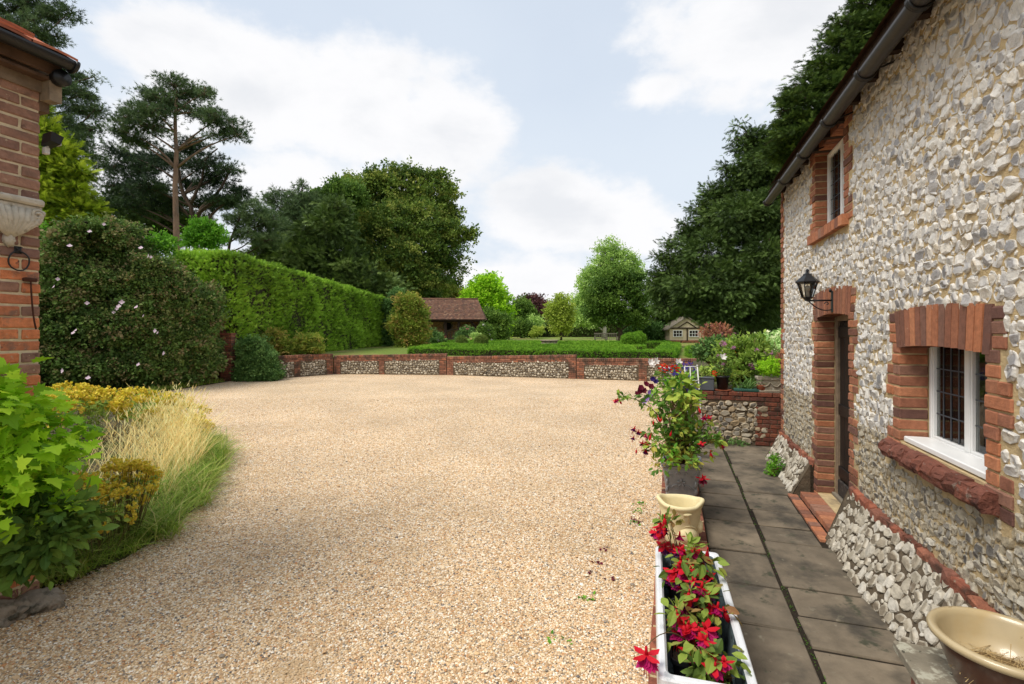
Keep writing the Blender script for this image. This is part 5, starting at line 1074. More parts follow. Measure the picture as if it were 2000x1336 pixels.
# ------------------------------------------------------------------ clipped hedges, box garden
def hedgebox(mb, corners, z0, z1a, z1b, per, m, tm, size, rc=.1, inset=.12, top=1.3, droop=0, amp=.06, tint=(0, 1), spr=.0):
    """leaf-covered clipped block over a quadrilateral plan; z1 may differ between its first and last side"""
    c = np.array(corners, float); ctr = c.mean(0); n = len(c)
    zt = [z1a, z1b, z1b, z1a]
    allP, allN = [], []
    for i in range(n):
        a, b = c[i], c[(i + 1) % n]; e = b - a; L_ = np.linalg.norm(e); nn = np.array([e[1], -e[0]]) / L_
        if np.dot(nn, (a + b) / 2 - ctr) < 0: nn = -nn
        hh = (zt[i] + zt[(i + 1) % n]) / 2 - z0; k = int(L_ * hh * per); u, v = U(0, 1, k), U(0, 1, k)
        ztop = zt[i] + (zt[(i + 1) % n] - zt[i]) * u; z = z0 + (ztop - z0) * v; p = a + e * u[:, None]
        bul = amp * (np.sin(u * L_ * 2.1 + 1) * .5 + np.sin(z * 3.1 + u * L_ * .7) * .4 + np.sin(u * L_ * 5.3 + z * 1.7) * .3) - .12 * np.clip((v - .93) / .07, 0, 1)
        p = p + nn * bul[:, None]; allP.append(np.column_stack([p, z])); allN.append(np.tile([nn[0], nn[1], .15], (k, 1)))
    a1 = np.linalg.norm(c[1] - c[0]); b1 = np.linalg.norm(c[2] - c[1]); k = int(a1 * b1 * per * top); u, v = U(0, 1, k), U(0, 1, k)
    p = (c[0] * ((1 - u) * (1 - v))[:, None] + c[1] * (u * (1 - v))[:, None] + c[2] * (u * v)[:, None] + c[3] * ((1 - u) * v)[:, None])
    z = z1a + (z1b - z1a) * u + amp * .5 * np.sin(u * a1 * 2.3) - .1 * np.clip((np.abs(v - .5) - .42) / .08, 0, 1)
    allP.append(np.column_stack([p, z])); allN.append(np.tile([0, 0, 1.], (k, 1)))
    Pt, Nn = np.concatenate(allP), np.concatenate(allN); k = len(Pt)
    tt = np.clip(.5 + .22 * wob(nrm(Pt - Pt.mean(0)), 2, 14, 5) + R.normal(size=k) * .22, 0, 1) * (tint[1] - tint[0]) + tint[0]
    Ps = np.repeat(Pt, m, 0) + R.normal(size=(k * m, 3)) * rc * .5 - np.repeat(Nn, m, 0) * U(0, rc, k * m)[:, None]
    D = np.repeat(Nn, m, 0) * .7 + R.normal(size=(k * m, 3)) * .5 + V3(0, 0, .45 - droop)
    scatter(mb, tm, Ps, D, np.repeat(Nn, m, 0) + R.normal(size=(k * m, 3)) * .6, size * U(.7, 1.3, k * m), np.repeat(tt, m))
    cc_ = ctr + (c - ctr) * (1 - inset / np.maximum(np.linalg.norm(c - ctr, axis=1, keepdims=True), .3) * 1.3)
    return [(x, y, z0) for x, y in cc_] + [(x, y, zt[i] - inset) for i, (x, y) in enumerate(cc_)]
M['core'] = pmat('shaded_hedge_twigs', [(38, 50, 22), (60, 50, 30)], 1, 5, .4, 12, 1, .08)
def hedge(name, label, corners, z0, za, zb, per, m, tm, size, mat, **kw):
    c = np.array(corners); t = thing(name, label, 'hedge', (c[:, 0].mean(), c[:, 1].mean(), z0), kw.pop('group', None)); mb = MB()
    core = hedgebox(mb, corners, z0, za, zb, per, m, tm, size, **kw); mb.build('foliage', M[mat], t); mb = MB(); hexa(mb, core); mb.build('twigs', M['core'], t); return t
hd = hedge('tall_hedge', 'tall clipped bright green conifer hedge running back along the lawn', [(-10.6, 18.7), (-9.35, 37.2), (-11.6, 37.4), (-12.9, 18.6)], .6, 4.80, 4.2, 150, 2, TS, .2, 'l_hedge', rc=.09, droop=.1, amp=.1)
mb = MB(); n = 700; u = U(0, 1, n); v = U(0, 1, n) ** 1.6; p_ = np.column_stack([-9.33 + R.normal(size=n) * .1 - u * .5, 37.0 - u * .3 - .2 + R.normal(size=n) * .1, .8 + v * 2.6]); scatter(mb, TS, p_, R.normal(size=(n, 3)) + V3(.5, -.6, 0), R.normal(size=(n, 3)), U(.15, .3, n), U(0, 1, n)); mb.build('bare_brown_end', M['l_hedge_b'], hd)
mb = MB(); mb.add([(-4.7, 23.7, LAWN + .006), (6.4, 20.6, LAWN + .006), (9.4, 30, LAWN + .006), (-4, 31.4, LAWN + .006)], np.array([[0, 1, 2, 3]])); struct('parterre_soil', mb, M['soil'])
hedge('far_hedge', 'dark clipped hedge closing the far side of the lawn', [(-6, 78), (26, 74), (26, 78), (-6, 82)], LAWN, 3.05, 2.95, 26, 2, TS, .45, 'l_yewl', rc=.25, group=None, amp=.1)
a_l = lambda x, Y0=23.4: Y0 - .3 * (x + 4.93)
bxkw = dict(per=230, m=3, tm=TBs, size=.085, rc=.05, inset=.05, amp=.02)
def bh(label, cs, z1=1.10, name='box_hedge'): return hedge(name, label, cs, LAWN - .02, z1, z1, mat='l_box', group='low clipped box hedges of the parterre', **bxkw)
bh('long low box hedge along the back of the garden wall', [(-4.95, 23.4), (6.55, 19.85), (6.7, 20.35), (-4.8, 23.95)], 1.04)
bh('wide box hedge at the right end of the parterre, running back from the corner', [(6.0, 20.45), (6.75, 20.25), (10.0, 29.3), (9.1, 29.6)], 1.1)
bh('low box hedge on the left side of the parterre near the ball bushes', [(-4.85, 24.0), (-4.3, 23.85), (-3.6, 31), (-4.15, 31.1)], 1.04)
bh('box hedge across the back of the parterre', [(-4.1, 31.2), (9.6, 29.7), (9.7, 30.3), (-4.0, 31.8)], 1.17)
bh('box hedge crossing the middle of the parterre', [(-3.9, 26.6), (6.6, 24.6), (6.8, 25.1), (-3.8, 27.1)], 1.11)
bh('short box hedge inside the parterre, second row from the front', [(-3.2, 24.9), (5.6, 22.6), (5.8, 23.05), (-3.1, 25.35)], 1.07)
bh('inner box hedge in front of the stone urn', [(-2.6, 28.9), (7.2, 27.4), (7.3, 27.9), (-2.5, 29.4)], 1.14)
bh('short spur of box hedge joining the inner rows', [(1.6, 24.2), (2.1, 24.1), (3.0, 28.2), (2.5, 28.3)], 1.01)
bh('separate low box hedge at the bed beside the grass gap', [(7.3, 19.7), (9.0, 19.2), (9.3, 22), (7.9, 22.4)], 1.12)
def ball(label, px, py, Y, rx, rz_, mat='l_boxd'):
    c = P(px, py, Y) + V3(0, 0, .1); t = thing('box_ball', label, 'topiary', (c[0], c[1], LAWN), 'clipped box balls'); q = nrm(R.normal(size=(1500, 3))); mb = MB(); Q = c + q * np.array([rx, rx, rz_]) * (1 + wob(q, .05, 4, int(px)))[:, None]
    Qs = np.repeat(Q, 2, 0) + R.normal(size=(3000, 3)) * .025; N_ = np.repeat(q, 2, 0); scatter(mb, TBs, Qs, N_ + R.normal(size=(3000, 3)) * .6, N_ + R.normal(size=(3000, 3)) * .7, U(.06, .1, 3000), np.clip(.5 + R.normal(size=3000) * .3, 0, 1)); mb.build('foliage', M[mat], t)
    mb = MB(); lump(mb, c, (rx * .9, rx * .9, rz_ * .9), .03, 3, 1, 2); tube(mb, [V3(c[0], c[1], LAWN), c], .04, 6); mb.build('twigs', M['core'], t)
ball('small dome of box nearest the summerhouse bench', 901.5, 672, 27.3, .27, .30); ball('brownish box ball below the pink roses', 940, 671, 27, .32, .32); ball('large box dome in front of its twin at the right of the parterre', 1232, 668, 25.8, .46, .34, 'l_box'); ball('box dome half hidden behind the larger one', 1246, 666, 27.4, .40, .38, 'l_box')
# stone urn
uc = P(1073, 680, 27.2); uc[2] = LAWN; ur = thing('stone_urn', 'wide shallow stone urn with carved rim in the middle of the parterre', 'urn', uc); mb = MB()
lathe(mb, uc, [(0, 0), (.3, 0), (.3, .1), (.22, .14), (.2, .2), (.26, .24), (.38, .30), (.44, .40), (.45, .46), (.41, .50), (.43, .53), (.5, .58), (.51, .62), (.47, .63), (.42, .58), (.3, .45), (0, .42)], 32, fn=lambda r, z, t: (r * (1 + .035 * np.cos(12 * t) * (z > .3) * (z < .47)), z + .0)); mb.build('urn_body', pmat('lichened_urn_stone', [(150, 138, 116)], .95, 8, .25, 30, .7, .01, blot=(6, .5, .65, (100, 92, 74))), ur)
# ------------------------------------------------------------------ trees
def tree(name, label, base, trunk_px, r0, blobs, mat, per, rc, m, tm, size, bark='bark', cat='tree', group=None, cname='crown', lr=.1, twig=True, lim=None, **kw):
    base = np.array(base, float); t = thing(name, label, cat, base, group); tl = trunk_line(trunk_px, 16); rr_ = np.linspace(r0, r0 * .3, 16)
    mb = MB(); cl = crown(mb, blobs, per, rc, m, tm, size, **kw); mb.build(cname, M[mat], t)
    mb = MB(); tube(mb, tl, rr_ * (1 + .35 * np.exp(-np.arange(16) * 1.2)), 10)
    limbs(mb, tl, rr_, [c for c, r in blobs] if lim is None else lim, lr, cl if twig else None); mb.build('trunk', M[bark], t); return t
def tb(Y, *L_): return [(P(a, b, Y + (d if len(e) == 0 else d)), (r / F * Y, (e[0] if e else r) / F * Y, (e[1] if len(e) > 1 else r) / F * Y)) for a, b, r, d, *e in L_]
# Scots pine with the tall bare orange trunk
Y = 27; f = lambda px, py, dY=0: P(px, py, Y + dY)
tree('scots_pine', 'tall pine with bare orange trunk and flat-topped crown above the hedge', (f(345, 690)[0], Y, 0), [(f(345, 690)[0], Y, 0), f(345, 470), f(342, 360), f(345, 300), f(341, 240), f(345, 190)], .24,
     [(P(a, b, Y + d), (r * 1.15 / F * Y, r * .95 / F * Y, r * s / F * Y)) for a, b, r, d, s in [(340, 168, 34, 0, .5), (375, 178, 34, .5, .5), (400, 183, 20, 0, .5), (305, 190, 34, -.5, .5), (330, 200, 40, .5, .5), (270, 222, 34, .5, .5), (248, 235, 26, -.5, .5), (395, 222, 36, .5, .5), (425, 235, 34, 0, .55), (455, 250, 26, .5, .5), (465, 265, 16, 0, .7), (290, 245, 40, -.5, .5), (265, 275, 36, .5, .45), (235, 255, 20, 0, .5), (420, 262, 22, 0, .4), (300, 215, 30, -1, .5)]],
     'l_pine', 3.4, .34, 20, TT, .21, 'bark_pine', lr=.1, flat=.45, out=.55, up=.8, shell=.5)
Y = 31; f = lambda px, py, dY=0: P(px, py, Y + dY)
t2 = tree('dark_pine', 'dark multi-stemmed pine behind the orange-trunked one', (f(385, 690)[0], Y, 0), [(f(385, 690)[0], Y, 0), f(383, 470), f(372, 400), f(352, 370), f(345, 300)], .26,
     [(P(a, b, Y + d), (r * 1.15 / F * Y, r / F * Y, r * s / F * Y)) for a, b, r, d, s in [(240, 300, 30, 0, .5), (215, 330, 26, 1, .5), (270, 330, 40, 0, .5), (235, 365, 40, 1, .5), (290, 365, 36, -1, .5), (340, 320, 36, 2, .6), (380, 290, 34, 1, .6), (400, 320, 34, 0, .6), (420, 350, 34, 1, .6), (445, 330, 24, 0, .5), (440, 385, 36, 0, .55), (465, 375, 20, 0, .5), (400, 400, 30, 1, .5), (330, 400, 36, 1, .5), (270, 405, 36, 0, .5), (300, 310, 34, 2, .5), (225, 400, 30, 0, .5), (370, 360, 30, 2.5, .6)]],
     'l_pinedark', 3.0, .4, 18, TT, .25, 'bark', lr=.12, flat=.5, out=.6, up=.7, shell=.5)
mb = MB()
for pts, r in [([f(378, 440), f(395, 405), f(430, 372), f(450, 330)], .14), ([f(395, 470), f(412, 420), f(440, 395)], .13), ([f(372, 400), f(395, 350), f(400, 310), f(425, 290)], .1)]: tl = trunk_line(pts, 8); tube(mb, tl, np.linspace(r, r * .4, 8), 8)
mb.build('trunk', M['bark'], t2)
Y = 22; f = lambda px, py, dY=0: P(px, py, Y + dY)
tree('blue_pine', 'big blue-green pine rising behind the brick outbuilding', (f(20, 690)[0], Y, 0), [(f(10, 690)[0], Y, 0), f(20, 300), f(40, 120), f(50, 20), f(50, -60)], .35,
     [(P(a, b, Y + d), (r * 1.2 / F * Y, r / F * Y, r * s / F * Y)) for a, b, r, d, s in [(30, 20, 40, 0, .6), (80, 15, 34, .5, .6), (110, 30, 28, 0, .5), (135, 25, 18, 0, .45), (60, 60, 40, -.5, .5), (100, 75, 24, 0, .5), (20, -50, 60, 0, .6), (90, -40, 40, 0, .5), (120, 135, 26, 0, .5), (150, 160, 24, .5, .5), (110, 180, 36, 0, .5), (165, 185, 26, 0, .4), (185, 215, 18, 0, .4), (150, 215, 34, .5, .45), (130, 245, 36, 0, .4), (180, 250, 22, 0, .4), (150, 275, 34, 0, .5), (165, 300, 30, 0, .5), (30, 120, 50, 1, .7), (-40, 60, 60, 0, .8), (185, 150, 10, 0, .5), (60, 230, 50, 2, .8)]],
     'l_pine', 4.6, .3, 20, TT, .19, 'bark', lr=.09, flat=.5, out=.6, up=.6, shell=.5)
Y = 17.5; f = lambda px, py, dY=0: P(px, py, Y + dY)
tree('golden_conifer', 'bright yellow-green feathery conifer beside the brick corner', (f(100, 690)[0], Y, 0), [(f(100, 690)[0], Y, 0), f(95, 400), f(85, 220)], .16,
     [(P(a, b, Y + d), (r / F * Y, r / F * Y, r * s / F * Y)) for a, b, r, d, s in [(84, 225, 12, 0, 1.5), (92, 265, 24, 0, .9), (105, 300, 36, 0, .8), (110, 340, 44, 0, .8), (100, 390, 56, 0, .8), (115, 430, 62, 0, .8), (160, 410, 34, 0, .35), (150, 335, 22, 0, .4), (150, 375, 28, 0, .35), (100, 470, 70, 0, .6), (80, 260, 16, 0, 1)]],
     'l_gold', 20, .24, 12, TS, .3, 'bark', lr=.04, flat=.5, out=1.0, up=.8, shell=.4, twig=False)
Y = 35; f = lambda px, py, dY=0: P(px, py, Y + dY)
tree('dark_yew_mass', 'low dark evergreen filling the gap under the pines', (f(290, 690)[0], Y, 0), [(f(290, 690)[0], Y, 0), f(290, 430)], .2, [(P(a, b, Y), (r * 1.2 / F * Y, 1.2, r * .6 / F * Y)) for a, b, r in [(250, 405, 40), (300, 395, 44), (240, 445, 50), (300, 440, 50), (350, 430, 40), (390, 455, 34), (200, 460, 40)]], 'l_yewl', 3.0, .45, 14, TS, .5, lr=.06, shell=.4, flat=.6)
Y = 22.5; f = lambda px, py, dY=0: P(px, py, Y + dY)
tree('lime_sapling', 'lime green broadleaf sapling poking up behind the hedge', (f(400, 690)[0], Y, 0), [(f(398, 690)[0], Y, 0), f(400, 440)], .07, [(P(a, b, Y), (r / F * Y,) * 3) for a, b, r in [(396, 444, 15), (382, 458, 16), (412, 452, 14), (425, 464, 12), (400, 466, 20), (372, 468, 9), (388, 436, 7), (418, 442, 6)]], 'l_limedark', 20, .2, 8, TB, .2, lr=.03)
Y = 38; f = lambda px, py, dY=0: P(px, py, Y + dY)
tree('grey_pine', 'pale grey-green pine with thin stems left of the big dark trees', (f(480, 690)[0], Y, 0), [(f(448, 690)[0], Y, 0), f(446, 480), f(462, 440), f(480, 400)], .2, [(P(a, b, Y + d), (r * 1.2 / F * Y, r / F * Y, r * .5 / F * Y)) for a, b, r, d in [(440, 400, 20, 0), (470, 395, 26, 1), (495, 410, 28, 0), (480, 430, 28, 0), (510, 440, 30, 1), (530, 430, 24, 0), (460, 425, 20, 0), (495, 460, 28, 0), (520, 470, 26, 0), (470, 455, 16, 0)]], 'l_pine', 1.8, .42, 18, TT, .3, 'bark', lr=.09, flat=.5, up=.7, tint=(.4, 1))
Y = 46; f = lambda px, py, dY=0: P(px, py, Y + dY)
tree('spiky_pine', 'pointed dark pine left of the big sycamore', (f(570, 660)[0], Y, .7), [(f(570, 660)[0], Y, .7), f(572, 500), f(590, 370)], .3, [(P(a, b, Y + d), (r * 1.05 / F * Y, r / F * Y, r * .75 / F * Y)) for a, b, r, d in [(592, 372, 10, 0), (585, 392, 20, 0), (540, 385, 14, 0), (565, 405, 30, 0), (600, 405, 30, 0), (545, 425, 30, 0), (520, 395, 8, 0), (535, 405, 12, 0), (592, 360, 6, 0), (576, 376, 7, 0), (560, 386, 7, 0), (541, 374, 6, 0), (521, 386, 5, 0), (610, 380, 7, 0), (530, 392, 6, 0), (505, 420, 8, 0), (580, 440, 34, 0), (620, 395, 16, 0), (550, 460, 38, 1), (590, 480, 44, 0), (540, 500, 40, 0), (620, 440, 36, 2), (625, 378, 10, 1)]], 'l_pine', 1.2, .55, 18, TT, .4, 'bark', lr=.12, flat=.7, up=.4, tint=(.2, 1))
tree('dark_cypress_mass', 'very dark evergreen below the spiky pine, over the hedge top', (f(600, 660)[0], 44, .7), [(P(600, 660, 44)[0], 44, .7), P(600, 520, 44)], .3, [(P(a, b, 43), (r * 1.1 / F * 43, r / F * 40, r * .7 / F * 43)) for a, b, r in [(520, 500, 26), (550, 530, 44), (600, 500, 50), (640, 450, 50), (650, 520, 60), (600, 560, 50), (690, 560, 60), (530, 475, 22), (655, 405, 26), (740, 570, 50), (640, 600, 60)]], 'l_yewl', 2.6, .6, 20, TS, .5, lr=.1, shell=.35, flat=.6)
tree('maple_tree', 'mid green broadleaf tree between the spiky pine and the sycamore', (f(650, 660)[0], 48, .7), [(P(650, 660, 48)[0], 48, .7), P(650, 420, 48)], .3, [(P(a, b, 48), (r / F * 48,) * 3) for a, b, r in [(640, 395, 26), (665, 380, 26), (630, 420, 24), (660, 410, 28), (690, 385, 20), (620, 400, 14)]], 'l_green', 3.4, .6, 14, TB, .5, lr=.1)
Y = 54; f = lambda px, py, dY=0: P(px, py, Y + dY)
tree('sycamore_tree', 'huge rounded sycamore with russet tinged leaves behind the summerhouse', (f(780, 655)[0], Y, .7), [(f(780, 656)[0], Y, .7), f(785, 590), f(790, 500), f(795, 400)], .6,
     [(P(a, b, Y + d), (r / F * Y, r / F * Y, r * .82 / F * Y)) for a, b, r, d in [(700, 362, 26, 0), (680, 350, 14, 0), (740, 350, 26, 0), (775, 340, 22, 0), (800, 335, 18, 0), (830, 350, 26, 0), (855, 355, 18, 0), (870, 365, 14, 0), (730, 390, 44, 1), (790, 385, 46, 0), (840, 390, 36, 0), (880, 385, 16, 0), (870, 410, 24, 0), (700, 410, 36, 1), (890, 425, 16, 0), (750, 440, 54, -2), (820, 440, 50, -2), (690, 460, 50, 0), (870, 455, 34, -1), (900, 462, 24, 0), (922, 456, 12, 0), (740, 500, 56, -3), (810, 500, 52, -3), (870, 500, 34, -1), (700, 520, 46, 0), (880, 525, 22, 0), (780, 550, 60, -2), (840, 550, 42, -2), (720, 560, 46, -1), (872, 550, 22, 0), (780, 590, 60, 0), (850, 585, 30, 0)]],
     'l_syc', .8, .75, 22, TB, .5, 'bark', lr=.16, flat=.5, up=.7, shell=.5, out=.7)
tree('round_shrub_tree', 'rounded yellow-green tree just left of the summerhouse ridge', (P(880, 655, 60)[0], 60, .7), [(P(880, 660, 60)[0], 60, .7), P(885, 580, 60)], .2, [(P(a, b, 60), (r / F * 60,) * 3) for a, b, r in [(880, 575, 18), (895, 580, 14), (860, 580, 18), (905, 590, 12), (870, 600, 22), (895, 605, 20)]], 'l_acer', 3, .6, 14, TB, .5, lr=.08)
Y = 50; f = lambda px, py, dY=0: P(px, py, Y + dY)
tree('magnolia_tree', 'vivid lime green tree right of the summerhouse', (f(955, 660)[0], Y, .7), [(f(955, 662)[0], Y, .7), f(952, 600), f(945, 550)], .18, [(P(a, b, Y), (r / F * Y,) * 3) for a, b, r in [(944, 545, 7), (938, 560, 14), (960, 556, 16), (920, 575, 14), (945, 580, 20), (970, 585, 18), (925, 595, 18), (965, 610, 26), (985, 615, 10), (975, 635, 18), (950, 600, 24)]], 'l_lime', 5.5, .5, 12, TB, .42, lr=.07)
tree('glossy_shrub', 'greyer green rounded shrub under the lime tree', (P(965, 660, 46)[0], 46, .7), [(P(965, 662, 46)[0], 46, .7), P(962, 630, 46)], .1, [(P(a, b, 46), (r / F * 46,) * 3) for a, b, r in [(955, 620, 14), (972, 632, 16), (985, 625, 8), (960, 645, 16), (978, 650, 10)]], 'l_green', 7, .4, 12, TB, .36, lr=.05, cat='shrub')
tree('copper_beech', 'dark copper leaved tree far beyond the hedge', (P(1045, 655, 95)[0], 95, .7), [(P(1045, 656, 95)[0], 95, .7), P(1045, 600, 95)], .4, [(P(a, b, 95), (r / F * 95,) * 3) for a, b, r in [(1035, 590, 10), (1048, 600, 16), (1030, 608, 16), (1055, 618, 14), (1040, 625, 18), (1020, 620, 10)]], 'l_copper', 1.5, 1.0, 14, TB, .8, lr=.2)
tree('pale_birch_tree', 'light green slim tree in front of the copper one', (P(1025, 655, 75)[0], 75, .7), [(P(1025, 656, 75)[0], 75, .7), P(1022, 590, 75)], .15, [(P(a, b, 75), (r / F * 75,) * 3) for a, b, r in [(1018, 592, 9), (1028, 605, 12), (1015, 615, 12), (1030, 625, 13), (1012, 605, 7), (1040, 615, 7)]], 'l_green', 2.6, .7, 12, TB, .6, 'bark_pale', lr=.12)
tree('white_stem_birch', 'small spreading tree with pale forked trunk on the far lawn', (P(1020, 657, 66)[0], 66, .72), [(P(1017, 659, 66)[0], 66, .72), P(1016, 645, 66), P(1018, 630, 66)], .1, [(P(a, b, 66), (r * 1.15 / F * 66, r / F * 66, r * .7 / F * 66)) for a, b, r in [(1005, 640, 10), (1020, 634, 13), (1035, 642, 12), (1045, 648, 8), (998, 645, 6), (1022, 646, 10)]], 'l_green', 4.2, .5, 12, TB, .42, 'bark_pale', lr=.09)
tree('golden_shrub', 'pale yellow shrub at the foot of the far hedge', (P(1050, 657, 64)[0], 64, .72), [(P(1050, 659, 64)[0], 64, .72), P(1050, 650, 64)], .06, [(P(a, b, 64), (r / F * 64,) * 3) for a, b, r in [(1048, 647, 6), (1053, 643, 5), (1043, 651, 5)]], 'l_yellow', 8, .3, 10, TB, .3, lr=.03, cat='shrub')
tree('yellow_birch', 'young yellow-green tree with upright branches beyond the urn', (P(1096, 661, 55)[0], 55, .72), [(P(1096, 663, 55)[0], 55, .72), P(1096, 630, 55), P(1095, 590, 55)], .12, [(P(a, b, 55), (r * .8 / F * 55, r * .8 / F * 55, r / F * 55)) for a, b, r in [(1092, 583, 7), (1103, 588, 8), (1085, 596, 10), (1095, 602, 14), (1108, 602, 10), (1075, 605, 8), (1082, 618, 13), (1100, 622, 16), (1112, 620, 8), (1092, 638, 13), (1105, 640, 9), (1070, 610, 5)]], 'l_yellow', 5, .45, 11, TB, .4, 'bark', lr=.07, tint=(0, .9), shell=.5)
Y = 66; f = lambda px, py, dY=0: P(px, py, Y + dY)
tree('silver_birch', 'tall pale airy birch behind the green lawn tree', (f(1180, 655)[0], Y, .7), [(f(1180, 656)[0], Y, .7), f(1185, 560), f(1195, 475)], .25, [(P(a, b, Y + d), (r * .85 / F * Y, r * .85 / F * Y, r / F * Y)) for a, b, r, d in [(1195, 480, 12, 0), (1180, 495, 14, 0), (1210, 495, 14, 0), (1170, 515, 14, 0), (1195, 515, 20, 0), (1225, 505, 10, 0), (1150, 540, 18, 0), (1180, 545, 24, 0), (1235, 515, 12, 0), (1140, 560, 14, 0), (1135, 590, 18, 0), (1155, 580, 22, 0), (1130, 620, 16, 0), (1150, 620, 22, 0), (1215, 530, 20, 0), (1240, 545, 14, 0), (1245, 520, 7, 0)]], 'l_pale', 2.4, .8, 12, TB, .42, 'bark_pale', lr=.12, shell=.55)
Y = 43; f = lambda px, py, dY=0: P(px, py, Y + dY)
tree('lawn_tree', 'rounded mid green tree with stout trunk standing on the lawn', (f(1211, 668)[0], Y, .72), [(f(1211, 671)[0], Y, .72), f(1212, 640), f(1210, 600), f(1208, 550)], .22, [(P(a, b, Y + d), (r / F * Y, r / F * Y, r * .75 / F * Y)) for a, b, r, d in [(1212, 530, 14, 0), (1190, 540, 12, 0), (1235, 536, 12, 0), (1200, 550, 30, 0), (1235, 555, 24, 0), (1175, 560, 22, 0), (1165, 580, 20, 0), (1200, 585, 34, 0), (1245, 580, 22, 0), (1165, 605, 20, 0), (1195, 612, 26, 0), (1235, 610, 26, 0), (1258, 600, 12, 0), (1175, 622, 18, 0), (1250, 625, 14, 0), (1160, 618, 8, 0)]], 'l_green', 2.5, .5, 15, TB, .38, 'bark', lr=.09, flat=.45, tint=(0, .85))
Y = 33; f = lambda px, py, dY=0: P(px, py, Y + dY)
yw = [(1300, 530, 20, 0), (1320, 500, 24, 0), (1350, 460, 26, 0), (1380, 430, 26, 0), (1400, 390, 26, 0), (1425, 370, 26, 0), (1445, 340, 24, 0), (1460, 290, 22, 0), (1455, 262, 14, 0), (1480, 270, 20, 0), (1500, 300, 36, 0), (1530, 260, 30, 0), (1480, 330, 40, -1), (1530, 350, 60, 0), (1290, 560, 22, 0), (1330, 550, 34, -1), (1380, 500, 50, -2), (1440, 430, 56, -2), (1500, 420, 60, -2), (1300, 600, 24, 0), (1350, 590, 26, -2), (1420, 560, 56, -3), (1490, 520, 60, -3), (1550, 480, 60, 0), (1540, 560, 60, 0), (1480, 600, 50, -2), (1410, 610, 40, -3), (1350, 560, 30, -3), (1442, 246, 8, 0), (1438, 270, 7, 0), (1418, 330, 12, 0), (1388, 372, 12, 0), (1362, 405, 12, 0), (1338, 440, 12, 0), (1312, 478, 12, 0), (1290, 505, 10, 0), (1278, 545, 10, 0)]
tree('great_yew', 'massive dark yew filling the space left of the cottage', (f(1460, 690)[0], Y, .72), [(f(1460, 690)[0], Y, .72), f(1460, 600), f(1465, 450), f(1480, 320)], .7, [(P(a, b, Y + d), (r / F * Y, r / F * Y, r * .8 / F * Y)) for a, b, r, d in yw], 'l_yewl', 5.4, .5, 22, TS, .32, 'bark', lr=.12, flat=.5, out=1.0, up=.5, droop=.35, shell=.38, tint=(0, .75), jitter=.15)
Y = 40; tree('second_yew', 'dark spreading yew over the playhouse roof', (P(1310, 660, 44)[0], 46, .72), [(P(1310, 664, 49)[0], 49, .72), P(1310, 600, 49)], .4, [(P(a, b, 47 + d), (r * 1.2 / F * 47, r / F * 47, r * .7 / F * 47)) for a, b, r, d in [(1290, 575, 24, 0), (1330, 580, 30, 0), (1370, 585, 34, 0), (1290, 605, 20, 1), (1420, 600, 40, 0), (1340, 605, 24, 1), (1300, 625, 16, 3), (1283, 640, 14, 3)]], 'l_yewl', 3.2, .6, 18, TS, .62, lr=.1, droop=.4, shell=.35)
Y = 60; tree('dark_shrub_bank', 'bank of very dark shrubs under the yews', (P(1450, 660, 52)[0], 52, .72), [(P(1450, 664, 52)[0], 52, .72), P(1450, 640, 52)], .2, [(P(a, b, 52), (r * 1.4 / F * 52, 1.5, r / F * 52)) for a, b, r in [(1390, 650, 18), (1420, 645, 22), (1450, 650, 24), (1480, 645, 26), (1510, 650, 26), (1545, 640, 30), (1500, 620, 30), (1450, 620, 30), (1405, 625, 22), (1385, 628, 20), (1372, 618, 14), (1585, 640, 34)]], 'l_yew', 3.6, .5, 16, TS, .6, lr=.05, cat='shrubs')
tree('dark_laurel', 'dark broad shrub between the lawn tree and the playhouse', (P(1265, 665, 46)[0], 46, .72), [(P(1265, 667, 46)[0], 46, .72), P(1265, 645, 46)], .1, [(P(a, b, 46), (r * 1.3 / F * 46, r / F * 46, r * .8 / F * 46)) for a, b, r in [(1235, 648, 12), (1255, 645, 16), (1275, 650, 18), (1290, 655, 14), (1265, 660, 14), (1240, 656, 8)]], 'l_ivy', 6, .4, 12, TB, .36, lr=.04, cat='shrub', tint=(0, .6))
Y = 20; f = lambda px, py, dY=0: P(px, py, Y + dY)
tree('tall_cedar', 'tall conifer with layered pointed boughs behind the cottage roof', (f(1700, 690)[0], Y, .0), [(f(1700, 700)[0], Y, 0), f(1700, 300), f(1720, 50), f(1730, -120)], .45, [(P(a, b, Y + d), (r * 1.25 / F * Y, r / F * Y, r * .30 / F * Y)) for a, b, r, d in [(1735, -60, 60, 0), (1700, 10, 36, 0), (1740, 30, 50, 0), (1650, 45, 26, 0), (1690, 60, 44, 0), (1735, 80, 60, 0), (1640, 90, 34, 0), (1620, 75, 14, 0), (1680, 115, 50, 0), (1610, 128, 26, 0), (1650, 140, 44, 0), (1590, 165, 34, 0), (1630, 180, 50, 0), (1555, 190, 26, 0), (1535, 195, 12, 0), (1580, 210, 44, 0), (1620, 230, 50, 0), (1550, 235, 30, 0), (1570, 265, 50, 0), (1540, 300, 50, 1), (1720, 160, 60, 1), (1670, 240, 50, 1), (1620, 300, 50, 1), (1528, 215, 9, 0), (1570, 150, 10, 0), (1602, 108, 8, 0), (1548, 175, 10, 0), (1536, 260, 14, 0), (1600, 345, 50, 1)]], 'l_yewl', 13, .3, 16, TS, .24, 'bark', lr=.07, flat=.3, out=1.4, up=.9, droop=.05, shell=.4)
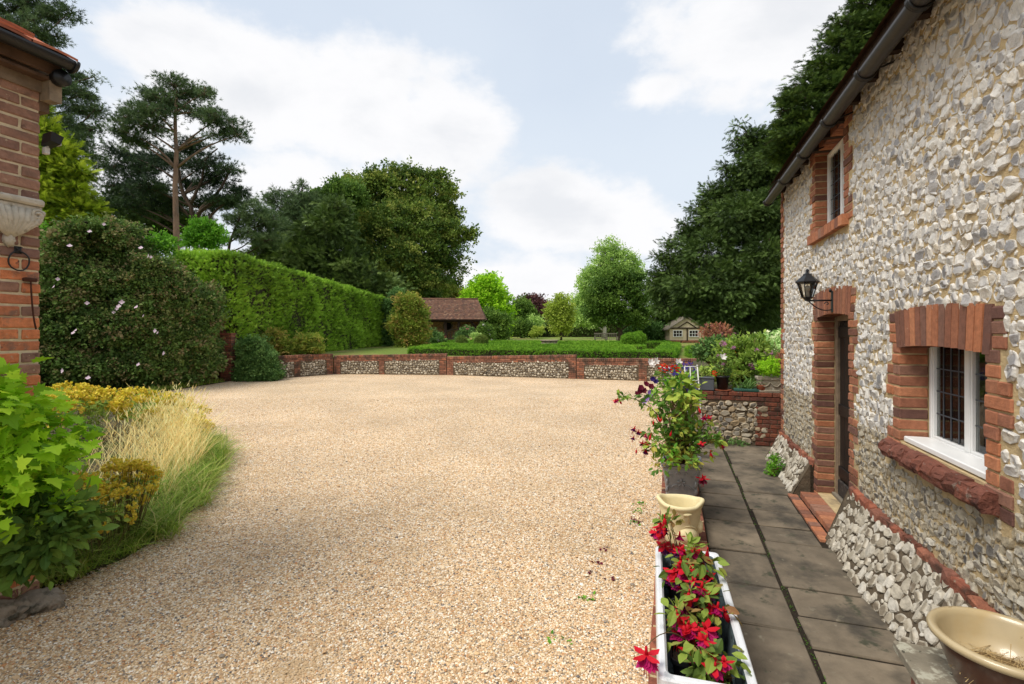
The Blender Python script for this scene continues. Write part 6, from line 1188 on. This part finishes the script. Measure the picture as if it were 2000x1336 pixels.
# ------------------------------------------------------------------ clematis bank, ivy, shrubs by the hedge
def wallmass(name, label, cat, pts, mat, per, rc, m, tm, size, base, group=None, core=True, **kw):
    t = thing(name, label, cat, base, group); mb = MB(); cl = crown(mb, pts, per, rc, m, tm, size, **kw); mb.build('foliage', M[mat], t)
    if not core: return t
    mb = MB()
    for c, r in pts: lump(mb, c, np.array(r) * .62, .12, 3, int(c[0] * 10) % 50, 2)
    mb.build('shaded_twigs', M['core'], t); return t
def cy(px): return float(np.interp(px, [80, 300, 450], [14.9, 16.0, 18.6]))
L1 = [(a, b, r) for a, b, r in [(110, 730, 56), (110, 660, 56), (110, 590, 60), (130, 520, 60), (170, 470, 44), (215, 470, 44), (160, 600, 70), (160, 700, 60), (220, 540, 70), (220, 640, 70), (220, 715, 50), (274, 540, 46), (290, 600, 70), (290, 680, 60), (300, 725, 36), (333, 562, 40), (350, 610, 56), (355, 680, 54), (370, 584, 30), (378, 620, 40), (383, 690, 38), (398, 580, 22), (250, 470, 26), (260, 505, 40), (345, 728, 30), (60, 600, 70), (50, 700, 70)]]
L1 += [(float(U(100, 400)), 0, float(U(9, 19))) for _ in range(90)]
L1 = [(a, (float(U(470 + max(0, a - 230) * .7, 730)) if b == 0 else b), r) for a, b, r in L1] + [(150, 452, 16), (190, 428, 14), (232, 434, 14), (250, 452, 12), (130, 470, 18), (322, 515, 13), (352, 540, 12), (300, 498, 12), (390, 572, 12), (170, 436, 10)]
L1 = [(a, b + 14, r - (9 if r > 30 else 2)) if b < 575 else (a, b, r) for a, b, r in L1]
cm = wallmass('clematis_bank', 'great dark green clematis bank with scattered pale pink flowers', 'climber', [(P(a, b, cy(a) - (.55 if r < 20 else 0)), (r / F * cy(a), .75, r / F * cy(a))) for a, b, r in L1], 'l_clem', 20, .24, 13, TB, .17, (-13, 15.5, 0), shell=.3, out=1.0, droop=.2, flat=.6)
for (px, py) in [(105, 560), (113, 545), (232, 598), (228, 603), (238, 590), (280, 617), (266, 600), (303, 646), (308, 650), (143, 650), (148, 645), (295, 502), (290, 500), (175, 452), (203, 438), (136, 480), (270, 712), (172, 738), (122, 724), (222, 610), (170, 592), (320, 690), (275, 484)]: put_flower('clematis', P(px, py, cy(px) - 1.45), cm, U(1.0, 1.7), face=V3(U(-.8, .8), -1, U(0, .9)))
wallmass('laurel_shrub', 'bright green shrub showing above and left of the clematis', 'shrub', [(P(a, b, 16.6), (r / F * 16, .6, r / F * 16)) for a, b, r in [(110, 490, 34), (95, 530, 34), (100, 465, 24), (270, 480, 14), (310, 478, 14)]], 'l_limedark', 26, .2, 9, TB, .2, (-14.5, 16.6, 0))
iv = wallmass('ivy_mound', 'grey-green ivy tumbling over the wall end beside the brick pier', 'climber', [(P(a, b, 18.7), (r / F * 18.7, .5, r / F * 18.7)) for a, b, r in [(488, 682, 16), (495, 710, 22), (512, 700, 22), (520, 725, 20), (484, 722, 14), (500, 672, 12), (535, 730, 10), (478, 736, 9), (505, 735, 20)]], 'l_ivy', 60, .12, 8, TB, .13, (-9.6, 18.7, 0), shell=.25, droop=.3)
wallmass('bramble_shrub', 'brownish scrub between ivy and hedge foot', 'shrub', [(P(a, b, 20.6), (r / F * 20.6, .5, r / F * 20.6)) for a, b, r in [(520, 672, 14), (545, 668, 18), (535, 655, 12), (560, 680, 12)]], 'l_acer', 40, .15, 7, TBs, .17, (-9.6, 20.6, .7))
wallmass('trailing_shrub', 'olive shrub leaning over the garden wall in front of the hedge', 'shrub', [(P(a, b, 20.9), (r / F * 20.9, .35, r / F * 20.9)) for a, b, r in [(585, 680, 14), (602, 675, 18), (612, 665, 12), (590, 668, 14), (600, 690, 12), (620, 680, 8)]], 'l_acer', 70, .12, 8, TBs, .15, (-8.5, 20.9, .7), tint=(0, .8))
wallmass('purple_leaf_shrub', 'dark shrub standing just beyond the hedge end', 'shrub', [(P(a, b, 36), (r / F * 36, .6, r / F * 36)) for a, b, r in [(765, 600, 14), (770, 625, 20), (765, 655, 20), (778, 580, 10)]], 'l_ivy', 14, .3, 10, TB, .28, (-8.6, 36, .7))
wallmass('smoke_bush', 'feathery reddish-tipped shrub at the end of the hedge', 'shrub', [(P(a, b, 33.5), (r / F * 33.5, .8, r / F * 33.5)) for a, b, r in [(800, 610, 24), (785, 635, 22), (808, 640, 24), (798, 662, 24), (815, 612, 16), (790, 592, 12), (806, 588, 10), (820, 655, 10)]], 'l_acer', 16, .3, 10, TB, .26, (-6.8, 33.5, .7), up=.3, tint=(.0, 1))
# ------------------------------------------------------------------ summerhouse
Ys = 40; zb = .70
sh = thing('summerhouse', 'open fronted brick summerhouse with mottled tiled roof and dark posts', 'summerhouse', (-5.4, Ys, zb)); xl, xr = P(790, 0, Ys)[0], P(946, 0, Ys)[0]; SH = Fr((xl, Ys, 0), (1, -.0, 0), (0, -1, 0)); Ls = xr - xl
ez, rz_ = P(0, 624, Ys)[2], P(0, 590, Ys)[2] + .35
mb = MB(); bricks(mb, SH, .2, Ls - .25, zb - .05, ez, -1.75, -1.55, .075, .225, .013); bricks(mb, Fr((xr - .25, Ys, 0), (0, 1, 0), (1, 0, 0)), .5, 1.6, zb, ez, -.1, .0, .075, .225)
mb.build('brick_wall', pmat('summerhouse_brick', [(130, 90, 60), (180, 130, 86), (156, 108, 72), (196, 152, 108)], .9, 6, .2), sh); mb = MB(); fbox(mb, SH, .2, Ls - .25, -1.73, -1.57, zb - .05, ez - .0); fbox(mb, SH, .1, Ls - .3, -1.55, .3, zb - .05, zb + .02); mb.build('mortar', M['mortar_pale'], sh)
mb = MB(); sl = (rz_ - ez) / 2.0; nr = 16; na = 44
for rr_ in range(nr):
    for i in range(na + 1):
        w_ = (Ls + .2) / na; x = -.1 + i * w_ - (w_ / 2 if rr_ % 2 else 0); u0, u1 = rr_ / nr, (rr_ + 1.25) / nr; xa, xb = max(x, -.1) + .004, min(x + w_, Ls + .1) - .004
        hipr = lambda u: Ls + .1 - .75 * u
        xa, xb0, xb1 = xa, min(xb, hipr(u0)), min(xb, hipr(u1))
        if xb0 - xa < .02: continue
        dd0, dd1 = .45 - 2.0 * u0, .45 - 2.0 * u1; zz0, zz1 = ez + (rz_ - ez) * u0, ez + (rz_ - ez) * u1; lift = .022 + U(0, .012)
        V = SH(np.array([xa, xb0, max(xb1, xa), xa] * 2), np.array([dd0, dd0, dd1, dd1] * 2), np.array([zz0, zz0, zz1 - .03, zz1 - .03, zz0 + lift, zz0 + lift, zz1 - .008, zz1 - .008])); mb.add(V, BOXF, U(0, 1))
V = SH(np.array([-.1, Ls - .65, Ls - .65, -.1]), np.array([-1.55, -1.55, -3.0, -3.0]), np.array([rz_ + .0, rz_, ez, ez])); mb.add(V, np.array([[0, 1, 2, 3]]), .3)
V = SH(np.array([Ls + .1, Ls - .65, Ls + .1]), np.array([.45, -1.55, -3.0]), np.array([ez, rz_, ez])); mb.faces(V, [[0, 1, 2]], .4)
rf = mb.build('roof', M['tile'], sh)
rf['_o'] = sh['_o']; rf['_rz'] = 0.0
mb = MB(); tube(mb, [SH(-.1, -1.55, rz_ + .01), SH(Ls - .62, -1.55, rz_ + .01)], .07, 8); mb.build('ridge_tiles', M['tile'], rf)
mb = MB()
posts = [(P(q, 0, Ys)[0] - xl) for q in (870.5, 896.5, 937.5)]
for x in [.3] + posts: cbox(mb, SH, x - .1, x + .1, .0, .2, zb + (.02 if x > 4.5 and x < 5.8 else .02), ez + .02, .01)
cbox(mb, SH, -.05, Ls, -.02, .22, ez - .2, ez + .01, .01); x = posts[-1]; tube(mb, [SH(x, .1, ez - 1.0), SH(x - .8, .1, ez - .1)], .09, 4, smooth=False); tube(mb, [SH(x, .1, ez - .9), SH(x + .35, .1, ez - .15)], .07, 4, smooth=False)
fbox(mb, SH, -.08, Ls + .08, .4, .44, ez - .07, ez + .0); mb.build('timber_frame', M['wood_dark'], sh)
mb = MB(); xc = P(875, 0, Ys + 1.5)[0] - xl; th = np.linspace(0, 2 * math.pi, 28); zc = P(0, 637, Ys + 1.5)[2]; tube(mb, SH(xc + .38 * np.cos(th), -1.51 + 0 * th, zc + .38 * np.sin(th)), .06, 8, cap=False); wn = mb.build('round_window', M['softfit'], sh); wn['_o'] = sh['_o']; wn['_rz'] = 0.0
mb = MB(); mb.faces(SH(xc + .36 * np.cos(th[:-1]), np.full(27, -1.53), zc + .36 * np.sin(th[:-1])), [list(range(27))]); mb.build('pane', M['room'], wn); mb = MB()
for a_ in (0, math.pi / 2): tube(mb, [SH(xc + .36 * math.cos(a_), -1.515, zc + .36 * math.sin(a_)), SH(xc - .36 * math.cos(a_), -1.515, zc - .36 * math.sin(a_))], .012, 4)
mb.build('glazing_bars', M['wood_dark'], wn)
mb = MB(); x1 = P(866, 0, Ys)[0] - xl; bricks(mb, SH, x1 - .2, x1 + .3, zb, P(0, 656, Ys)[2], .25, .5); x2 = P(924, 0, Ys)[0] - xl; bricks(mb, SH, x2, Ls - .05, zb, P(0, 654, Ys)[2], .25, .5); mb.build('low_front_wall', M['brick_old'], sh)
bn = thing('garden_bench', 'slatted pale timber bench inside the summerhouse', 'bench', SH(5.0, -.6, zb)); x0 = P(869, 0, Ys + .6)[0] - xl; mb = MB()
for i in range(9): x = x0 + .1 + i * .27; fbox(mb, SH, x, x + .05, -1.02, -.98, zb + .5, zb + 1.0 + .18 * math.sin(i / 8 * math.pi))
tt = np.linspace(0, 1, 12); tube(mb, SH(x0 + .05 + 2.3 * tt, -1.0 + 0 * tt, zb + 1.02 + .25 * np.sin(tt * math.pi)), .045, 6); fbox(mb, SH, x0, x0 + 2.4, -1.03, -.97, zb + .44, zb + .5); mb.build('backrest', M['wood_grey'], bn)
mb = MB()
for i in range(5): fbox(mb, SH, x0, x0 + 2.4, -.95 + i * .1, -.88 + i * .1, zb + .42, zb + .45)
mb.build('seat', M['wood_grey'], bn)
for x in (x0, x0 + .78, x0 + 1.56, x0 + 2.34): mb = MB(); fbox(mb, SH, x, x + .06, -.55, -.49, zb, zb + .42); fbox(mb, SH, x, x + .06, -1.03, -.97, zb, zb + .42); fbox(mb, SH, x + .01, x + .05, -.97, -.55, zb + .1, zb + .15); mb.build('leg', M['wood_grey'], bn)
def rose(label, px, py, Y, rpx, fl, n_, per=26, mat='l_ivy'):
    bl = [(P(px + a, py + b, Y), (rpx * s_ / F * Y,) * 3) for a, b, s_ in [(0, 0, 1), (-rpx * .6, rpx * .4, .8), (rpx * .6, rpx * .4, .8), (0, -rpx * .6, .7)]]
    t = bush('rose_bush', label, 'rose bush', V3(P(px, 0, Y)[0], Y, LAWN), bl, mat, per, .2, 8, TB, .17, 'rose bushes by the summerhouse', flowers=[(fl, n_, 1.25)])
rose('rose bush with three white blooms left of the bench', 838, 662, 37, 15, 'rose_white', 5); rose('dark rose bush close against the brick pier', 852, 664, 36.5, 12, 'rose_white', 2); rose('rose bush with a cluster of pink blooms right of the bench', 912, 656, 37, 14, 'rose_pink', 12); rose('tall pale rose at the right end of the summerhouse', 946, 650, 37.5, 14, 'rose_white', 9, mat='l_green'); rose('low rose bush with whitish foliage under the pink blooms', 928, 664, 36, 9, 'rose_pink', 4, mat='l_pale')
mb = MB(); gp1 = [P(823, 652, 35), P(816, 660, 35), P(824, 668, 35)]; tube(mb, gp1, .05, 6); tag(mb.build('white_bracket', M['paint_old']), 'small white angled piece of garden furniture in the shrubs', 'garden furniture')
# ------------------------------------------------------------------ playhouse, seats, far house
Yp = 44; xl, xr = P(1308, 0, Yp)[0], P(1376, 0, Yp)[0]; zb2 = P(0, 670, Yp)[2]; zw = P(0, 641, Yp)[2]; za_ = P(0, 621, Yp)[2]
ph = thing('playhouse', 'small cream playhouse with gabled roof and two white windows under the yew', 'playhouse', ((xl + xr) / 2, Yp, zb2)); PH = Fr((xl, Yp, 0), (1, 0, 0), (0, -1, 0)); Lp = xr - xl; m_pw = pmat('cream_render', [(196, 180, 152)], .9, 6, .1); mb = MB()
fbox(mb, PH, 0, Lp, -2.4, 0, zb2 + .25, zw); V = PH(np.array([0, Lp, Lp / 2, 0, Lp, Lp / 2]), np.array([0, 0, 0, -.1, -.1, -.1]), np.array([zw, zw, za_] * 2)); mb.faces(V, [[0, 1, 2], [5, 4, 3], [0, 2, 5, 3], [1, 4, 5, 2]]); mb.build('wall', m_pw, ph); mb = MB(); bricks(mb, PH, -.02, Lp + .02, zb2 - .05, zb2 + .25, -.2, .03); mb.build('brick_base', M['brick_old'], ph)
mb = MB()
for s0, s1 in ((-.25, Lp / 2), (Lp + .25, Lp / 2)):
    z0_ = zw - .2; V = PH(np.array([s0, s1, s1, s0] * 2), np.array([.12, .12, -2.6, -2.6] * 2), np.array([z0_, za_ + .05, za_ + .05, z0_, z0_ + .1, za_ + .15, za_ + .15, z0_ + .1])); hexa(mb, V)
mb.build('roof', M['wood_grey'], ph); mb = MB(); fbox(mb, PH, 0, Lp, .005, .05, zw - .06, zw + .06); fbox(mb, PH, Lp / 2 - .05, Lp / 2 + .05, .005, .055, zb2 + .25, zw - .06)
for sx in (.22, .78): tube(mb, [PH(Lp / 2, .03, za_ - .35), PH(Lp * sx, .03, zw)], .045, 4, smooth=False)
mb.build('timber_frame', M['wood_dark'], ph)
for a_, b_ in ((1315.5, 1331.5), (1346.5, 1362.5)):
    x0, x1 = P(a_, 0, Yp)[0] - xl, P(b_, 0, Yp)[0] - xl; z0_, z1_ = P(0, 657, Yp)[2], P(0, 646, Yp)[2]; mb = MB(); e = .05
    for q in ((x0 - e, x1 + e, z0_ - e, z0_), (x0 - e, x1 + e, z1_, z1_ + e), (x0 - e, x0, z0_, z1_), (x1, x1 + e, z0_, z1_)): fbox(mb, PH, q[0], q[1], .005, .06, q[2], q[3])
    for i in (1, 2): x = x0 + (x1 - x0) * i / 3; fbox(mb, PH, x - .015, x + .015, .01, .05, z0_, z1_)
    fbox(mb, PH, x0, x1, .012, .045, (z0_ + z1_) / 2 - .015, (z0_ + z1_) / 2 + .015); w_ = mb.build('window', M['paint'], ph); w_['_o'] = ph['_o']; w_['_rz'] = 0.0
    mb = MB(); fbox(mb, PH, x0, x1, .003, .008, z0_, z1_); mb.build('pane', M['room'], w_)
def gchair(label, px, Y, s=1):
    c = V3(P(px, 0, Y)[0], Y, LAWN); t = thing('garden_chair', label, 'garden seat', c, 'timber garden seats by the lawn tree'); K = Fr(c, (1, .0, 0), (0, -1, 0)); w_ = .5
    mb = MB(); fbox(mb, K, -w_, w_, -.2, .25, .38, .42); mb.build('seat', M['wood_grey'], t); mb = MB()
    fbox(mb, K, -w_, w_, -.22, -.18, .82, .9); 
    for i in range(6): x = -w_ + .05 + i * (2 * w_ - .14) / 5; fbox(mb, K, x, x + .04, -.21, -.185, .42, .82)
    mb.build('backrest', M['wood_grey'], t)
    for sx in (-w_, w_ - .05):
        for d_ in (-.22, .2): mb = MB(); fbox(mb, K, sx, sx + .05, d_, d_ + .05, 0, .6); mb.build('leg', M['wood_grey'], t)
        mb = MB(); fbox(mb, K, sx, sx + .05, -.17, .27, .6, .63); mb.build('armrest', M['wood_grey'], t)
gchair('weathered seat left of the lawn tree trunk, the further left of two', 1173, 41); gchair('weathered seat standing closest to the lawn tree trunk', 1194, 40)
dh = thing('distant_house', 'grey roofed house just showing over the far hedge', 'house', P(1060, 655, 110)); DH = Fr((P(1040, 0, 110)[0], 110, 0), (1, 0, 0), (0, -1, 0)); mb = MB(); fbox(mb, DH, 0, 12, -8, 0, .7, 3.6); mb.build('wall', M['brick_old'], dh); mb = MB(); V = DH(np.array([-.4, 12.4, 11, 1, -.4, 12.4, 11, 1]), np.array([.4, .4, -4, -4, -8.4, -8.4, -4.01, -4.01]), np.array([3.5, 3.5, 5.0, 5.0, 3.5, 3.5, 5.0, 5.0])); mb.faces(V, [[0, 1, 2, 3], [4, 7, 6, 5], [0, 3, 7, 4], [1, 5, 6, 2]]); mb.build('roof', pmat('grey_roof', [(128, 122, 116)], .9, 1, .1), dh)
tree('blossom_shrub', 'white spotted shrub in front of the distant house', (P(1042, 655, 72)[0], 72, .7), [(P(1042, 657, 72)[0], 72, .7), P(1042, 630, 72)], .1, [(P(a, b, 72), (r / F * 72,) * 3) for a, b, r in [(1040, 628, 8), (1048, 632, 7), (1055, 628, 6)]], 'l_pale', 3, .5, 9, TB, .5, lr=.05)
# ------------------------------------------------------------------ the left border
def gtuft(mb, n, xs, ys, h, zbase=0, lean=.5, w=.02, curl=.5, tint=(0, 1), tm=None):
    a_ = U(0, 6.3, n); D = np.stack([np.cos(a_) * lean * U(.2, 1, n), np.sin(a_) * lean * U(.2, 1, n), np.ones(n)], 1); Nn = -np.stack([np.cos(a_), np.sin(a_), .2 + 0 * a_], 1) * -1
    scatter(mb, tm or t_blade(4, w, curl), np.stack([xs, ys, np.full(n, zbase)], 1), D, Nn, h, U(*tint, n))
bed = MB(); yy = np.linspace(2.6, 15.5, 26); bx = [edge(v) for v in yy]; Vb = []
for v, e_ in zip(yy, bx):
    for k_, (dx, dz) in enumerate([(-.02, -.01), (-.25, .07), (-.9, .14), (-3.5, .18), (-9, .18)]): Vb.append((e_ + dx, v, dz + .02 * math.sin(v * 3 + k_)))
bed.add(Vb, np.array([[r_ * 5 + i, r_ * 5 + i + 1, (r_ + 1) * 5 + i + 1, (r_ + 1) * 5 + i] for r_ in range(25) for i in range(4)]), smooth=True); struct('flower_bed', bed, m_soil)
def gy(n, a, b, dx0, dx1): y = U(a, b, n); return edge(y) - U(dx0, dx1, n), y
mb = MB(); x, y = gy(15000, 3.25, 9.8, 0, .8); x = x + .22 * np.maximum(0, wob(np.stack([y * .4, y * .23, y * .1], 1), 1, 5.5, 8)) * U(.2, 1, len(x)) ** .5; gtuft(mb, len(x), x, y, U(.1, .42, len(x)) ** 1.0 * (1 + .35 * wob(np.stack([x * .5, y * .5, y * 0], 1), 1, 7, 3)) * np.clip(1.25 - (y - 3.2) * .06, .5, 1.2), .03, .95, .011, .6)
x, y = gy(2600, 9.5, 18, -.05, .5); gtuft(mb, len(x), x, y, U(.08, .28, len(x)), .02, .8, .05, .4)
tag(mb.build('grass', M['l_grass'], origin=(-4, 6, 0)), 'long bright green grass spilling over the edge of the gravel', 'grass', kind='stuff')
mb = MB(); n = 1500; y = R.normal(7.0, 1.1, n); x = edge(y) - .3 - np.abs(R.normal(0, .55, n)); gtuft(mb, n, x, y, U(.35, .95, n), .08, .55, .0045, .45)
k_ = 1100; y = R.normal(7.0, 1.0, k_); x = edge(y) - .35 - np.abs(R.normal(0, .42, k_)); hgt = U(.5, .92, k_); a_ = U(0, 6.3, k_); tops = np.stack([x + np.cos(a_) * .12 * hgt, y + np.sin(a_) * .12 * hgt, .08 + hgt * .92], 1); D = np.stack([np.cos(a_) * .5, np.sin(a_) * .5, np.ones(k_) * .8], 1); scatter(mb, t_leaf(.06, .02), tops, D, R.normal(size=(k_, 3)), U(.06, .13, k_), U(.3, 1, k_))
tag(mb.build('dry_grass', M['l_dry'], origin=(-5, 7, 0)), 'tall straw coloured seed grass in the middle of the border', 'dry grass', kind='stuff')
mb = MB()
for q in in_ball(16, .4) * (.05, .05, .022):
    scatter(mb, t_leaf(.5, .1), np.repeat(q[None], 5, 0), R.normal(size=(5, 3)) + V3(0, 0, .3), R.normal(size=(5, 3)) * .5 + V3(0, 0, 1), U(.014, .022, 5), U(0, 1, 5))
FM['ochre'] = fmesh('flower', mb, [M['l_yel']])
def yclump(label, blobs, base, hn, sc=1):
    t = thing('yellow_flowering_plant', label, 'flowering plant', base, 'yellow flowering plants in the border'); mb = MB(); cl = crown(mb, blobs, 20, .1, 8, TO, .06, up=1, flat=.4, tint=(.3, 1)); mb.build('foliage', M['l_bed'], t); st = MB()
    for j in range(hn):
        c, r = blobs[j % len(blobs)]; d_ = nrm(R.normal(size=3) + V3(0, 0, .9)); p = np.array(c) + d_ * np.array(r) * U(.95, 1.25)
        o = put_flower('ochre', p, t, sc * U(.7, 1.5), face=d_ + V3(0, 0, 1.2)); tube(st, [p, np.array([c[0], c[1], .1]) + (p - c) * (.5, .5, 0)], .003, 4, .3)
    st.build('stems', M['stem'], t)
yclump('ochre flower heads low at the gravel edge below the dry grass', [(P(225, 950, 4.3), (.28, .3, .18)), (P(190, 990, 4.05), (.25, .25, .16)), (P(255, 960, 4.5), (.16, .2, .2))], (-3.4, 4.3, .1), 98)
yclump('yellow flower mass against the foot of the clematis', [(P(130, 790, 7.6), (.7, .6, .25)), (P(200, 800, 7.9), (.7, .6, .22)), (P(250, 790, 8.6), (.6, .6, .2)), (P(90, 800, 6.8), (.5, .5, .22))], (-6.4, 7.8, .1), 100, 2.2)
yclump('yellow flowers at the tip of the border by the gravel', [(P(335, 815, 9.2), (.5, .5, .2)), (P(370, 840, 8.6), (.35, .3, .14)), (P(310, 790, 10), (.5, .5, .18))], (-6.2, 9, .05), 80, 1.9)
yclump('small ochre clump beside the rocks', [(P(70, 1030, 3.65), (.2, .18, .14)), (P(110, 1020, 3.8), (.17, .15, .12))], (-3.5, 3.65, .1), 34)
lf = thing('lime_leaved_shrub', 'bright lime green shrub with large lobed leaves in front of the brick corner', 'shrub', (-3.05, 3.15, .05)); mb = MB()
bl = [(P(a, b, Y_), (r / F * Y_, r / F * Y_, r * .85 / F * Y_)) for a, b, r, Y_ in [(10, 775, 44, 3.1), (45, 810, 50, 3.15), (-30, 860, 80, 3.0), (40, 880, 70, 3.1), (105, 870, 40, 3.3), (20, 950, 76, 3.05), (85, 930, 42, 3.25), (-40, 790, 70, 2.9), (140, 850, 26, 3.4), (-10, 730, 26, 3.1), (155, 880, 18, 3.45), (60, 990, 50, 3.2)]]
cl = crown(mb, bl, 48, .13, 6, TL, .092, up=.9, flat=.7, out=.8, droop=.1, shell=.5, tint=(0, 1), jitter=.5); mb.build('foliage', M['l_lime'], lf)
mb = MB()
for C in cl:
    for q in C[::6]: tube(mb, bez(V3(-3.6 + U(-.15, .1), 3.5, .1), q, R.normal(size=3) * .08, 6), np.linspace(.008, .003, 6), 5)
mb.build('stems', M['stem'], lf)
wallmass('dark_green_shrub', 'dark broad-leaved plant under the lime shrub beside the rocks', 'shrub', [(P(a, b, 3.2), (r / F * 3.2, .2, r * .8 / F * 3.2)) for a, b, r in [(20, 1030, 70), (80, 1000, 50), (-30, 1080, 80), (50, 1080, 60), (130, 1000, 40), (110, 1050, 46), (-10, 1120, 30)]], 'l_green', 75, .09, 8, TO, .085, (-3.2, 3.2, .05), tint=(0, .8), core=False)
m_rock = pmat('grey_rock', [(150, 138, 122)], .9, 6, .3, 18, .9, .03, blot=(5, .5, .65, (70, 66, 52)))
for lab, (px, py, Y_, rx, rz_2) in zip(('long grey rock edging the border at the gravel', 'rounded grey rock half under the dark plant', 'small edging rock at the left picture edge'), ((75, 1150, 3.42, .17, .07), (30, 1168, 3.32, .11, .06), (-2, 1185, 3.25, .1, .08))):
    c = P(px, py, Y_); c[2] = .04; mb = MB(); lump(mb, c, (rx, .12, rz_2), .22, 2.2, px + 5, 3, smooth=True); tag(mb.build('edging_rock', m_rock), lab, 'rock', 'rocks edging the border')
# weeds in the gravel
k_ = 0
wl = [(372, 975, 'by the grass edge'), (400, 960, 'at the outer fringe of the grass'), (1245, 1000, 'beside the cream pot'), (1150, 1170, 'alone out in the gravel'), (1093, 1252, 'in the near gravel left of the trough'), (1240, 1020, 'below the kerb wall weeds'), (1255, 985, 'tight against the kerb wall')]
for px, py, lb in wl:
    Y_ = CH * F / (py - 643); c = P(px, py, Y_); c[2] = 0; mb = MB(); n = 14; a_ = U(0, 6.3, n); scatter(mb, TO, np.repeat(c[None], n, 0) + R.normal(size=(n, 3)) * (.03, .03, .004), np.stack([np.cos(a_), np.sin(a_), .5 + 0 * a_], 1), R.normal(size=(n, 3)) * .3 + V3(0, 0, 1), U(.02, .045, n), U(0, 1, n)); tag(mb.build('weed', M['l_limedark']), 'small green weed ' + lb, 'weed', 'weeds in the gravel')
mb = MB()
for px, py in [(1240, 1020), (1250, 1021), (1190, 1130), (1245, 1014), (1180, 1075), (1170, 1100), (1152, 1120)]:
    Y_ = CH * F / (py - 643); c = P(px, py, Y_); c[2] = .005; n = 7; scatter(mb, t_leaf(.4, .1), c + R.normal(size=(n, 3)) * (.025, .025, .003), R.normal(size=(n, 3)) * (1, 1, .2), R.normal(size=(n, 3)) * .4 + V3(0, 0, 1), U(.02, .04, n), U(0, 1, n))
tag(mb.build('fallen_petals', M['f_wine'], origin=(1, 4, 0)), 'dark fallen fuchsia petals scattered on the gravel', 'petals', kind='stuff')
mb = MB()                                                  # moss and tiny weeds in paving joints
n = 380; t_ = U(1.6, 8.4, n); d_ = np.where(U(0, 1, n) < .55, .772 + U(-.012, .012, n), U(.0, 1.26, n) * 0 + .2 + U(-.03, .02, n)); q = H(t_, d_, np.zeros(n)); scatter(mb, TBs, q, R.normal(size=(n, 3)) + V3(0, 0, .8), R.normal(size=(n, 3)), U(.006, .018, n), U(0, .6, n)); tag(mb.build('moss', M['l_limedark'], origin=(2, 4, 0)), 'moss and seedlings in the paving joints', 'moss', kind='stuff')
strip_tmp()
